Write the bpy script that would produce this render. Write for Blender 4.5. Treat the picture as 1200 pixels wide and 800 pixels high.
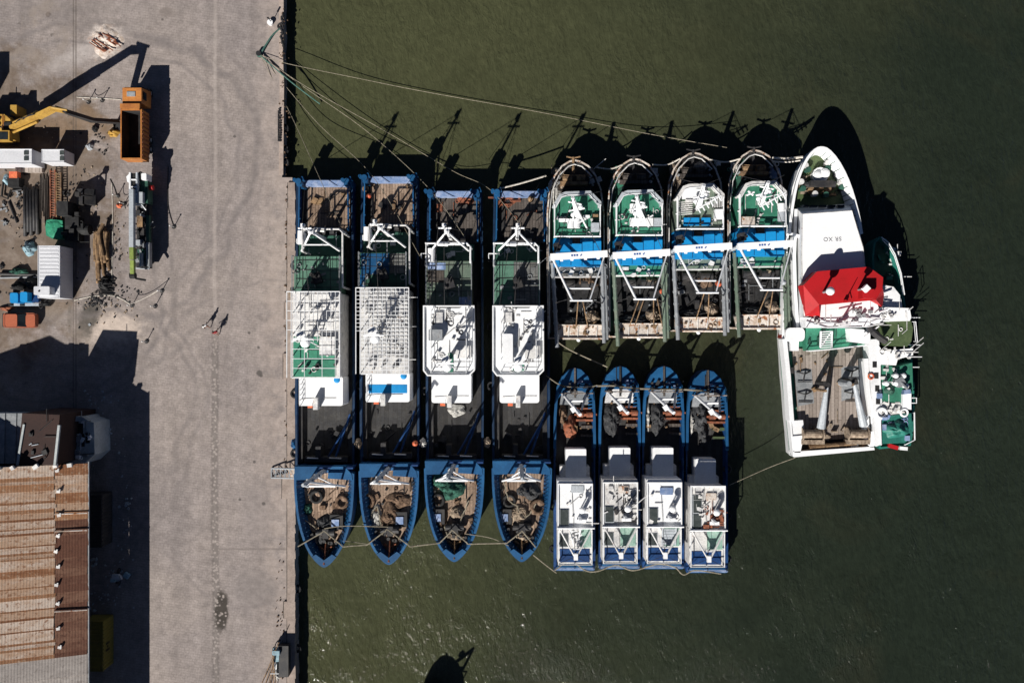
import bpy, math, random
from mathutils import Vector, noise as mnoise
D = bpy.data
SC = bpy.context.scene
COL = SC.collection
for o in list(D.objects): D.objects.remove(o)

# ---------------------------------------------------------------- camera, sky, sun, exposure
CH = 95.0                                   # camera height above the quay
cam = D.objects.new('camera', D.cameras.new('camera'))
COL.objects.link(cam)
cam.location = (0, 0, CH)
cam.rotation_euler = (0, 0, 0)
cam.data.sensor_width = 36
cam.data.lens = 36 * CH / 120.0
cam.data.clip_start = 1
cam.data.clip_end = 3000
SC.camera = cam

SUN_DX, SUN_DY = 0.64, 1.20                 # shadow offset per metre of height
SUN_EL = math.atan(1 / math.hypot(SUN_DX, SUN_DY))
world = D.worlds.new('World'); SC.world = world; world.use_nodes = True
wn = world.node_tree
sky = wn.nodes.new('ShaderNodeTexSky'); sky.sky_type = 'NISHITA'; sky.sun_disc = False
sky.sun_elevation = SUN_EL
sky.sun_rotation = math.atan2(-SUN_DX, -SUN_DY)
sky.air_density = 0.3; sky.dust_density = 0.2; sky.ozone_density = 2.2
bg = wn.nodes['Background']; bg.inputs['Strength'].default_value = 0.05
wn.links.new(sky.outputs[0], bg.inputs[0])
sl = D.lights.new('sun', 'SUN'); sl.energy = 5.0; sl.angle = math.radians(0.5); sl.color = (1, 0.955, 0.89)
sun = D.objects.new('sun', sl); COL.objects.link(sun)
sun.rotation_euler = Vector((SUN_DX, SUN_DY, -1)).to_track_quat('-Z', 'Y').to_euler()
SC.view_settings.view_transform = 'Standard'
SC.view_settings.look = 'None'
SC.view_settings.exposure = 0.42
SC.view_settings.gamma = 1
SC.view_settings.use_curve_mapping = False
SC.render.engine = 'CYCLES'
SC.render.resolution_x = 1024; SC.render.resolution_y = 682
WZ = -1.5                                   # water level

# ---------------------------------------------------------------- geometry helpers
def P(px, py, z=0.0):
    k = 0.1 * (CH - z) / CH
    return ((px - 600) * k, (400 - py) * k, z)

class Frame:
    """reads survey points taken on one boat and moves them to a sister boat"""
    def __init__(s, dx=0, dy=0, rot=0, c=(0, 0), ix=0, iy=0):
        s.dx, s.dy, s.r, s.c = dx, dy, rot, c
    def __call__(s, px, py, z=0.0):
        x, y, z = P(px, py, z)
        if s.r:
            a, b = x - s.c[0], y - s.c[1]
            x = s.c[0] + a * math.cos(s.r) - b * math.sin(s.r)
            y = s.c[1] + a * math.sin(s.r) + b * math.cos(s.r)
        return (x + s.dx, y + s.dy, z)
W0 = Frame()

def area(p):
    return sum(p[i][0] * p[(i + 1) % len(p)][1] - p[(i + 1) % len(p)][0] * p[i][1] for i in range(len(p))) / 2
def ccw(p):
    p = [(a[0], a[1]) for a in p]
    return p if area(p) > 0 else p[::-1]
def offset(p, d):
    """inset a ccw polygon by d"""
    n = len(p); out = []
    for i in range(n):
        a, b, c = Vector(p[i - 1][:2]), Vector(p[i][:2]), Vector(p[(i + 1) % n][:2])
        u = (b - a); v = (c - b)
        if u.length < 1e-6 or v.length < 1e-6:
            out.append(tuple(b)); continue
        u.normalize(); v.normalize()
        n1 = Vector((-u.y, u.x)); n2 = Vector((-v.y, v.x))
        m = n1 + n2
        if m.length < 1e-3: m = n1
        m.normalize()
        k = d / max(0.45, m.dot(n1))
        q = b + m * k
        out.append((q.x, q.y))
    return out
def smooth_poly(p, n=1, keep=()):
    for _ in range(n):
        q = []
        for i in range(len(p)):
            a, b = p[i], p[(i + 1) % len(p)]
            q.append((a[0] * .75 + b[0] * .25, a[1] * .75 + b[1] * .25))
            q.append((a[0] * .25 + b[0] * .75, a[1] * .25 + b[1] * .75))
        p = q
    return p

class G:
    def __init__(s): s.v = []; s.f = []; s.smooth = False; s.cuts = []
    def cut(s): s.cuts.append((len(s.v), len(s.f))); return s
    def add(s, vs, fs):
        k = len(s.v); s.v += [tuple(v) for v in vs]; s.f += [tuple(i + k for i in f) for f in fs]; return s
    def prism(s, pts, z0, z1, top=None, cap0=True):
        b = ccw(pts); t = b if top is None else ccw(top)
        if callable(z1): zz = [z1(x, y) for x, y in t]
        else: zz = [z1] * len(t)
        n = len(b)
        vs = [(x, y, z0) for x, y in b] + [(t[i][0], t[i][1], zz[i]) for i in range(n)]
        fs = [(i, (i + 1) % n, n + (i + 1) % n, n + i) for i in range(n)]
        fs.append(tuple(range(n, 2 * n)))
        if cap0: fs.append(tuple(range(n - 1, -1, -1)))
        return s.add(vs, fs)
    def pbox(s, F, x0, y0, x1, y1, z0, z1):
        """box whose TOP is surveyed at x0,y0..x1,y1"""
        return s.prism([F(x0, y0, z1)[:2], F(x1, y0, z1)[:2], F(x1, y1, z1)[:2], F(x0, y1, z1)[:2]], z0, z1)
    def ppoly(s, F, pts, z0, z1, sm=0):
        p = [F(x, y, z1)[:2] for x, y in pts]
        if sm: p = smooth_poly(p, sm)
        return s.prism(p, z0, z1)
    def rbox(s, F, x0, y0, x1, y1, r, z0, z1):
        r = min(r, abs(x1 - x0) / 2.01, abs(y1 - y0) / 2.01); pts = []
        for cx, cy, a0 in ((x1 - r, y1 - r, 0), (x0 + r, y1 - r, 90), (x0 + r, y0 + r, 180), (x1 - r, y0 + r, 270)):
            for k in range(4):
                a = math.radians(a0 + k * 30); pts.append((cx + r * math.cos(a), cy + r * math.sin(a)))
        return s.ppoly(F, pts, z0, z1)
    def cbox(s, c, d, rz=0):
        """box centred in x,y with base at c.z"""
        a, b = d[0] / 2, d[1] / 2; cs, sn = math.cos(rz), math.sin(rz)
        return s.prism([(c[0] + x * cs - y * sn, c[1] + x * sn + y * cs) for x, y in ((-a, -b), (a, -b), (a, b), (-a, b))], c[2], c[2] + d[2])
    def ring(s, pts, w, z0, z1):
        """open-centred wall following a closed polygon, thickness w inward"""
        b = ccw(pts); i_ = offset(b, w); n = len(b)
        vs = [(x, y, z0) for x, y in b] + [(x, y, z1) for x, y in b] + [(x, y, z1) for x, y in i_] + [(x, y, z0) for x, y in i_]
        fs = []
        for k in range(n):
            m = (k + 1) % n
            for a in range(4):
                c = (a + 1) % 4
                fs.append((a * n + k, a * n + m, c * n + m, c * n + k))
        return s.add(vs, fs)
    def wall(s, pts, w, z0, z1):
        """open wall strip along a line"""
        p = [Vector(q[:2]) for q in pts]; L = []; R = []
        for i in range(len(p)):
            d = (p[min(i + 1, len(p) - 1)] - p[max(i - 1, 0)]).normalized(); nn = Vector((-d.y, d.x)) * w / 2
            L.append(tuple(p[i] + nn)); R.append(tuple(p[i] - nn))
        return s.prism(L + R[::-1], z0, z1)
    def tube(s, pts, r, n=6, r2=None, closed=False):
        pts = [Vector(p) for p in pts]
        if closed: pts.append(pts[0].copy())
        m = len(pts); vs = []; fs = []
        for i, p in enumerate(pts):
            d = pts[min(i + 1, m - 1)] - pts[max(i - 1, 0)]
            if closed and i in (0, m - 1): d = pts[1] - pts[m - 2]
            if d.length < 1e-6: d = Vector((0, 0, 1))
            d.normalize()
            up = Vector((0, 0, 1)) if abs(d.z) < .9 else Vector((1, 0, 0))
            a = d.cross(up).normalized(); b = d.cross(a)
            rr = r if r2 is None else r + (r2 - r) * i / (m - 1)
            for k in range(n):
                t = 2 * math.pi * k / n
                vs.append(p + (a * math.cos(t) + b * math.sin(t)) * rr)
        for i in range(m - 1):
            for k in range(n):
                fs.append((i * n + k, i * n + (k + 1) % n, (i + 1) * n + (k + 1) % n, (i + 1) * n + k))
        if not closed:
            fs.append(tuple(range(n - 1, -1, -1))); fs.append(tuple(range((m - 1) * n, m * n)))
        return s.add(vs, fs)
    def seg(s, a, b, r, n=6, r2=None): return s.tube([a, b], r, n, r2)
    def cyl(s, c, r, h, n=14, r2=None): return s.tube([c, (c[0], c[1], c[2] + h)], r, n, r2)
    def torus(s, c, R, r, n=18, m=7, tilt=(0, 0)):
        pts = []
        for k in range(n):
            t = 2 * math.pi * k / n
            x, y = R * math.cos(t), R * math.sin(t)
            pts.append((c[0] + x, c[1] + y, c[2] + x * tilt[0] + y * tilt[1]))
        return s.tube(pts, r, m, closed=True)
    def ball(s, c, r, n=12, m=8, sz=1.0):
        vs = []; fs = []
        for i in range(m + 1):
            a = math.pi * i / m
            for k in range(n):
                t = 2 * math.pi * k / n
                vs.append((c[0] + r * math.sin(a) * math.cos(t), c[1] + r * math.sin(a) * math.sin(t), c[2] + r * sz * math.cos(a)))
        for i in range(m):
            for k in range(n):
                fs.append((i * n + k, (i + 1) * n + k, (i + 1) * n + (k + 1) % n, i * n + (k + 1) % n))
        return s.add(vs, fs)
    def heap(s, c, rx, ry, h, seed=0, rot=0, rough=.5, rings=9, n=36, flat=.5):
        """an uneven pile resting at c"""
        vs = [(c[0], c[1], c[2] + h)]; cs, sn = math.cos(rot), math.sin(rot)
        for i in range(1, rings + 1):
            f = i / rings
            for k in range(n):
                t = 2 * math.pi * k / n
                w = 1 + .38 * rough * mnoise.noise(Vector((math.cos(t) * 1.6 + seed * 3.1, math.sin(t) * 1.6, seed)))*2
                x, y = rx * f * w * math.cos(t), ry * f * w * math.sin(t)
                z = h * (1 - f ** (1 / flat)) 
                if i < rings:
                    z += h * rough * (mnoise.noise(Vector((x * 1.7 + seed, y * 1.7, seed))) + .6 * mnoise.noise(Vector((x * 4.5, y * 4.5 + seed, 1)))) * (1 - f * .5)
                z = max(z, 0.02)
                if i == rings: z = 0
                vs.append((c[0] + x * cs - y * sn, c[1] + x * sn + y * cs, c[2] + z))
        fs = [(0, 1 + k, 1 + (k + 1) % n) for k in range(n)]
        for i in range(rings - 1):
            for k in range(n):
                a, b = 1 + i * n + k, 1 + i * n + (k + 1) % n
                fs.append((a, a + n, b + n, b))
        return s.add(vs, fs)
    def rail(s, pts, h=1.0, r=.035, post=1.6, mids=(0.5,), close=False):
        """railing standing on a path of world points"""
        p = [Vector(q) for q in pts]
        if close: p.append(p[0].copy())
        for k in (1.0,) + tuple(mids):
            s.tube([q + Vector((0, 0, h * k)) for q in p], r if k == 1 else r * .7, 5)
        for a, b in zip(p[:-1], p[1:]):
            n = max(1, int((b - a).length / post))
            for i in range(n):
                q = a.lerp(b, i / n); s.seg(q, q + Vector((0, 0, h)), r, 5)
        s.seg(p[-1], p[-1] + Vector((0, 0, h)), r, 5)
        return s

def islands(g):
    par = list(range(len(g.v)))
    def find(a):
        while par[a] != a: par[a] = par[par[a]]; a = par[a]
        return a
    for f in g.f:
        r = find(f[0])
        for i in f[1:]: par[find(i)] = r
    out = {}
    for f in g.f: out.setdefault(find(f[0]), []).append(f)
    res = []
    for fs in out.values():
        ids = sorted({i for f in fs for i in f}); mp = {a: b for b, a in enumerate(ids)}
        h = G(); h.v = [g.v[i] for i in ids]; h.f = [tuple(mp[i] for i in f) for f in fs]; h.smooth = g.smooth; res.append(h)
    return res
def obj(name, g, m, parent=None, loc=None, smooth=False, label=None, split=False):
    """link the collected geometry as ONE mesh object (part of parent, or top level); pieces marked by cut() or split get one object each"""
    if split:
        return [obj(name, h, m, parent, loc, smooth, label) for h in islands(g)][0]
    if g.cuts:
        marks = [(0, 0)] + g.cuts + [(len(g.v), len(g.f))]; res = []
        for (a, fa), (b, fb) in zip(marks[:-1], marks[1:]):
            if b > a:
                h = G(); h.v = g.v[a:b]; h.f = [tuple(i - a for i in f) for f in g.f[fa:fb]]; h.smooth = g.smooth
                res.append(obj(name, h, m, parent, loc, smooth, label))
        return res[0]
    me = D.meshes.new(name)
    if loc is None:
        if parent is not None: loc = rootloc(parent)
        else:
            xs = [v[0] for v in g.v]; ys = [v[1] for v in g.v]; zs = [v[2] for v in g.v]
            loc = ((min(xs) + max(xs)) / 2, (min(ys) + max(ys)) / 2, min(zs))
    me.from_pydata([(v[0] - loc[0], v[1] - loc[1], v[2] - loc[2]) for v in g.v], [], g.f)
    me.validate(); me.update()
    if smooth or g.smooth:
        for p in me.polygons: p.use_smooth = True
    me.materials.append(m)
    o = D.objects.new(name, me); COL.objects.link(o)
    if parent is not None: o.parent = parent
    else: o.location = loc
    if label: o['label'] = label
    return o
def rootloc(o):
    while o.parent is not None: o = o.parent
    return tuple(o.location)
def tag(o, label, cat, group=None, kind=None):
    o['label'] = label; o['category'] = cat
    if group: o['group'] = group
    if kind: o['kind'] = kind
    return o
def thing(name, label, cat, loc, group=None):
    o = D.objects.new(name, None); COL.objects.link(o); o.location = loc
    o.empty_display_size = .3
    return tag(o, label, cat, group)
def struct(name, g, m):
    o = obj(name, g, m, None, (0, 0, 0)); o['kind'] = 'structure'; return o

# ---------------------------------------------------------------- material helpers
class NT:
    def __init__(s, name):
        s.m = D.materials.new(name); s.m.use_nodes = True; s.t = s.m.node_tree
        s.b = s.t.nodes['Principled BSDF']
        tc = s.t.nodes.new('ShaderNodeTexCoord'); s.obj = tc.outputs['Object']
    def n(s, typ, **kw):
        nd = s.t.nodes.new(typ)
        for k, v in kw.items(): setattr(nd, k, v)
        return nd
    def L(s, a, b): s.t.links.new(a, b)
    def val(s, sock, v):
        if hasattr(v, 'is_output') or isinstance(v, bpy.types.NodeSocket): s.L(v, sock)
        else: sock.default_value = v
    def math(s, op, a, b=None, clamp=False):
        nd = s.n('ShaderNodeMath', operation=op); nd.use_clamp = clamp
        s.val(nd.inputs[0], a)
        if b is not None: s.val(nd.inputs[1], b)
        return nd.outputs[0]
    def map(s, vec, loc=(0, 0, 0), rot=(0, 0, 0), sc=(1, 1, 1)):
        nd = s.n('ShaderNodeMapping'); s.L(vec, nd.inputs[0])
        nd.inputs[1].default_value = loc; nd.inputs[2].default_value = rot; nd.inputs[3].default_value = sc
        return nd.outputs[0]
    def noise(s, vec, sc, det=5, rough=.55, dist=0):
        nd = s.n('ShaderNodeTexNoise'); s.L(vec, nd.inputs['Vector'])
        nd.inputs['Scale'].default_value = sc; nd.inputs['Detail'].default_value = det
        nd.inputs['Roughness'].default_value = rough; nd.inputs['Distortion'].default_value = dist
        return nd.outputs['Fac']
    def ramp(s, f, lo, hi, a=0.0, b=1.0):
        nd = s.n('ShaderNodeMapRange'); nd.interpolation_type = 'SMOOTHSTEP'
        s.val(nd.inputs['Value'], f)
        nd.inputs['From Min'].default_value = lo; nd.inputs['From Max'].default_value = hi
        nd.inputs['To Min'].default_value = a; nd.inputs['To Max'].default_value = b
        return nd.outputs[0]
    def mix(s, f, a, b, mode='MIX'):
        nd = s.n('ShaderNodeMix'); nd.data_type = 'RGBA'; nd.blend_type = mode
        s.val(nd.inputs[0], f); 
        s.val(nd.inputs[6], a if not isinstance(a, tuple) else tuple(a) + (1,) * (4 - len(a)))
        s.val(nd.inputs[7], b if not isinstance(b, tuple) else tuple(b) + (1,) * (4 - len(b)))
        return nd.outputs[2]
    def mulv(s, c, f):
        """multiply colour by scalar socket"""
        cb = s.n('ShaderNodeCombineColor')
        for i in range(3): s.L(f, cb.inputs[i])
        return s.mix(1.0, c, cb.outputs[0], 'MULTIPLY')
    def bump(s, h, strength=.3, dist=.05):
        nd = s.n('ShaderNodeBump'); s.L(h, nd.inputs['Height'])
        nd.inputs['Strength'].default_value = strength; nd.inputs['Distance'].default_value = dist
        s.L(nd.outputs[0], s.b.inputs['Normal'])
    def rnd(s):
        oi = s.n('ShaderNodeObjectInfo')
        vm = s.n('ShaderNodeVectorMath', operation='SCALE'); vm.inputs[0].default_value = (37, 51, 23)
        s.L(oi.outputs['Random'], vm.inputs['Scale'])
        va = s.n('ShaderNodeVectorMath', operation='ADD'); s.L(s.obj, va.inputs[0]); s.L(vm.outputs[0], va.inputs[1])
        return va.outputs[0]
    def done(s, col, rough=.6, metal=0, spec=.35):
        s.val(s.b.inputs['Base Color'], col if not isinstance(col, tuple) else tuple(col) + (1,))
        s.val(s.b.inputs['Roughness'], rough); s.b.inputs['Metallic'].default_value = metal
        s.b.inputs['Specular IOR Level'].default_value = spec
        return s.m

def paint(name, c1, c2=None, sc=.8, lo=.45, hi=.68, rust=None, ramt=.62, rsc=1.3, rough=.5, metal=0, fine=.22, spec=.35, bmp=.15, planks=None, pcol=.55):
    """weathered surface: two-tone blotches, fine grime, optional rust spots, optional planks/plates (axis, length, width)"""
    t = NT(name); v = t.rnd()
    a = t.noise(v, sc, 8, .62)
    c = t.mix(t.ramp(a, lo, hi), c1, c2 if c2 else tuple(x * .7 for x in c1))
    f = t.noise(v, 5.5, 4, .7)
    c = t.mulv(c, t.ramp(f, .25, .75, 1 - fine, 1 + fine * .6))
    if fine > .1:                       # every piece has faded a little differently
        oi = t.n('ShaderNodeObjectInfo')
        c = t.mulv(c, t.ramp(oi.outputs['Random'], 0, 1, .86, 1.12))
        gr = t.noise(t.map(v, sc=(1, .35, 1)), .9, 6, .7)
        c = t.mix(t.ramp(gr, .58, .80, 0, .22), c, tuple(.5 * x + .05 for x in c1))
    if planks:
        ax, ln, wd = planks
        br = t.n('ShaderNodeTexBrick'); vv = t.map(v, rot=(0, 0, math.pi / 2 if ax == 'y' else 0))
        t.L(vv, br.inputs['Vector']); br.inputs['Scale'].default_value = 1
        br.inputs['Brick Width'].default_value = ln; br.inputs['Row Height'].default_value = wd
        br.inputs['Mortar Size'].default_value = .03; br.inputs['Mortar Smooth'].default_value = .4
        br.inputs['Color1'].default_value = (1.15, 1.15, 1.15, 1); br.inputs['Color2'].default_value = (.72, .70, .68, 1)
        br.inputs['Mortar'].default_value = (pcol * .5, pcol * .45, pcol * .4, 1)
        c = t.mix(1.0, c, br.outputs['Color'], 'MULTIPLY')
    if rust:
        r = t.noise(v, rsc, 9, .7, .4)
        c = t.mix(t.ramp(r, ramt, ramt + .09), c, rust)
    t.bump(t.noise(v, 7, 4, .7), bmp, .04)
    return t.done(c, rough, metal, spec)
# ---------------------------------------------------------------- materials
MT = {}
MT['white'] = paint('white_paint', (.78, .79, .80), (.64, .65, .66), .6, .5, .8, (.30, .15, .08), .70, 1.6, .45, fine=.08)
MT['white_dirty'] = paint('white_grimy', (.68, .67, .65), (.42, .42, .43), 1.1, .42, .7, (.26, .12, .06), .60, 1.8, .5, fine=.22)
MT['white_clean'] = paint('white_bright', (.82, .83, .84), (.72, .73, .74), .4, .5, .9, None, fine=.04)
MT['white_rust'] = paint('white_rusted', (.66, .60, .54), (.46, .36, .28), 1.2, .42, .66, (.28, .11, .04), .53, 1.5, .6, fine=.3)
MT['blue'] = paint('hull_blue', (.008, .068, .175), (.014, .095, .225), .7, .4, .7, (.06, .03, .02), .70, 2, .45, fine=.15)
MT['blue_night'] = paint('night_blue', (.005, .02, .05), (.008, .035, .09), .9, .4, .7, (.10, .09, .08), .72, 3, .5)
MT['green_worn'] = paint('worn_green', (.10, .215, .155), (.065, .155, .11), .8, .4, .65, (.15, .16, .13), .66, 2, .6, fine=.2)
MT['blue_deep'] = paint('deep_blue', (.006, .035, .125), (.01, .06, .19), .9, .4, .7, (.30, .30, .30), .74, 3, .5, fine=.2)
MT['blue_bright'] = paint('roof_blue', (.003, .24, .56), (.003, .19, .47), .5, .45, .7, None, fine=.08, rough=.6)
MT['blue_faded'] = paint('faded_blue', (.16, .24, .42), (.34, .40, .55), 1.2, .4, .7, (.05, .08, .14), .6, 2)
MT['green'] = paint('deck_green', (.04, .205, .13), (.03, .155, .10), .8, .4, .65, (.11, .13, .09), .64, 2, .55, fine=.2)
MT['green_pale'] = paint('pale_green', (.12, .17, .13), (.16, .19, .15), .9, .4, .65, (.14, .10, .06), .66, 2, .6, fine=.25)
MT['green_dark'] = paint('dark_green', (.02, .07, .05), (.03, .10, .07), .8, .4, .65, (.10, .08, .05), .66, 2, .6, fine=.25)
MT['green_olive'] = paint('olive_green', (.055, .085, .035), (.08, .11, .05), .8, .4, .65, (.16, .12, .07), .66, 2, .6, fine=.25)
MT['teal'] = paint('teal', (.02, .14, .11), (.03, .19, .15), .8, .4, .7, (.3, .3, .28), .74, 2, .5)
MT['glass_green'] = paint('pale_glass_green', (.20, .34, .28), (.30, .42, .36), 1.2, .4, .65, None, rough=.35)
MT['grey_deck'] = paint('grey_deck', (.10, .105, .105), (.15, .15, .14), 1.0, .4, .65, (.06, .05, .04), .62, 2, .7, fine=.3, planks=('y', 3.0, .6))
MT['rubber_deck'] = paint('rubber_deck', (.034, .034, .036), (.050, .049, .048), .9, .4, .65, (.16, .15, .13), .72, 3, .8, fine=.3, planks=('y', 4.0, .5), pcol=1.4)
MT['dark'] = paint('dark_metal', (.022, .022, .025), (.045, .042, .04), 1.0, .4, .65, (.08, .04, .025), .64, 2, .6, fine=.3)
MT['black'] = paint('black_rubber', (.012, .012, .013), (.03, .03, .03), 1.5, .4, .7, None, rough=.8)
MT['grey'] = paint('grey_metal', (.22, .235, .25), (.32, .33, .34), 1.2, .4, .7, (.12, .08, .06), .62, 2, .5, fine=.2)
MT['grey_light'] = paint('light_grey', (.42, .45, .48), (.34, .37, .40), .8, .4, .7, (.2, .15, .1), .68, 2, .5)
MT['wood'] = paint('deck_wood', (.36, .26, .19), (.23, .16, .115), .7, .35, .7, (.05, .035, .028), .60, 1.3, .8, fine=.3, planks=('y', 2.6, .34))
MT['wood_grey'] = paint('old_deck_wood', (.10, .085, .075), (.065, .056, .05), .7, .35, .7, (.14, .12, .10), .62, 1.3, .8, fine=.3, planks=('y', 2.2, .34))
MT['wood_pale'] = paint('pale_deck_wood', (.31, .265, .235), (.25, .215, .19), .4, .35, .7, (.14, .11, .09), .64, .8, .8, fine=.2, planks=('y', 5, .42))
MT['timber'] = paint('timber', (.30, .19, .10), (.12, .075, .045), 1.6, .35, .65, (.04, .03, .022), .58, 2, .85, fine=.4)
MT['rope'] = paint('rope', (.30, .265, .20), (.20, .175, .13), 3, .4, .6, None, rough=.9)
MT['rope_white'] = paint('white_rope', (.66, .62, .55), (.5, .46, .40), 3, .4, .6, None, rough=.9)
MT['rope_green'] = paint('green_rope', (.04, .12, .10), (.08, .16, .13), 3, .4, .6, None, rough=.9)
MT['net_dark'] = paint('dark_net', (.030, .032, .036), (.065, .066, .068), 2.2, .4, .6, (.12, .11, .10), .68, 4, .95, fine=.5, bmp=.6)
MT['net_brown'] = paint('brown_net', (.09, .055, .035), (.20, .13, .085), 3, .4, .6, (.40, .34, .27), .64, 5, .95, fine=.5, bmp=.6)
MT['net_green'] = paint('green_net', (.012, .05, .036), (.035, .12, .085), 2.6, .4, .6, (.2, .2, .16), .74, 4, .95, fine=.5, bmp=.6)
MT['net_white'] = paint('white_net', (.50, .49, .46), (.32, .31, .29), 2.6, .4, .6, (.14, .12, .1), .66, 4, .95, fine=.45, bmp=.6)
MT['net_sand'] = paint('sand_net', (.34, .27, .20), (.20, .15, .11), 2.6, .4, .6, (.07, .05, .04), .6, 4, .95, fine=.5, bmp=.6)
MT['red'] = paint('signal_red', (.42, .008, .012), (.34, .008, .010), .4, .4, .7, None, fine=.08, rough=.55)
MT['red_hull'] = paint('red_lead', (.30, .03, .02), (.22, .04, .03), .8, .4, .7, None)
MT['car_orange'] = paint('salmon_orange', (.36, .10, .05), (.30, .085, .045), .8, .4, .7, None, fine=.12)
MT['orange'] = paint('orange_paint', (.50, .20, .05), (.38, .135, .04), .8, .4, .7, (.12, .05, .03), .66, 2.4, .5, fine=.18)
MT['orange_rust'] = paint('rusty_orange', (.30, .10, .05), (.15, .055, .032), 1.8, .4, .6, (.06, .03, .02), .6, 3, .8, fine=.35)
MT['yellow'] = paint('machine_yellow', (.50, .30, .06), (.38, .215, .045), 1.0, .4, .7, (.12, .07, .04), .68, 3, .5, fine=.2)
MT['lime'] = paint('lime_green', (.24, .31, .075), (.19, .25, .07), 1.0, .4, .7, None)
MT['glass'] = paint('window_glass', (.012, .016, .02), (.02, .026, .03), 1, .4, .6, None, rough=.12, spec=.5, fine=.05)
MT['hatch'] = paint('hatch_grey', (.025, .035, .035), (.045, .055, .055), 1.5, .4, .6, None, rough=.7, fine=.25)
MT['pink'] = paint('orange_plastic', (.62, .16, .07), (.5, .1, .05), 2, .4, .6, None)
MT['skin'] = paint('skin', (.30, .17, .11), (.26, .14, .09), 3, .4, .6, None)
MT['hair'] = paint('hair', (.015, .01, .008), None, 3, .4, .6, None)
MT['shirt_white'] = paint('white_cloth', (.8, .8, .8), (.7, .7, .7), 3, .4, .6, None, rough=.9)
MT['shirt_red'] = paint('red_cloth', (.30, .02, .03), (.22, .015, .02), 3, .4, .6, None, rough=.9)
MT['cloth_pink'] = paint('pink_cloth', (.42, .20, .18), (.34, .16, .15), 3, .4, .6, None, rough=.9)
MT['cloth_brown'] = paint('brown_cloth', (.22, .12, .09), (.17, .09, .07), 3, .4, .6, None, rough=.9)
MT['letter'] = paint('letter_grey', (.12, .12, .14), (.16, .16, .18), 3, .4, .6, None)
MT['letter_blue'] = paint('letter_blue', (.01, .09, .34), (.01, .07, .28), 3, .4, .6, None)
MT['concrete'] = paint('coping_concrete', (.40, .325, .28), (.30, .24, .205), .8, .35, .7, (.12, .10, .09), .63, 1.4, .9, fine=.2)
MT['panel_white'] = paint('cabin_white', (.62, .63, .66), (.54, .55, .58), .5, .4, .7, (.3, .2, .15), .72, 1.2, .5, fine=.1)
MT['yellow_box'] = paint('container_yellow', (.20, .16, .03), (.16, .125, .03), .6, .4, .7, (.1, .06, .03), .66, 2, .5)
MT['brown_sheet'] = paint('brown_sheet', (.042, .02, .016), (.032, .016, .014), .6, .4, .7, None, rough=.8, fine=.25)
MT['tarp_green'] = paint('green_tarp', (.03, .27, .15), (.02, .20, .12), 1.5, .4, .6, None, rough=.7)
MT['plaster'] = paint('plaster', (.40, .43, .43), (.30, .33, .33), .6, .4, .7, (.14, .13, .12), .66, 1.2, .9)
MT['cyan'] = paint('pale_blue_plastic', (.28, .42, .48), (.2, .32, .38), 2, .4, .6, None)

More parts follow.
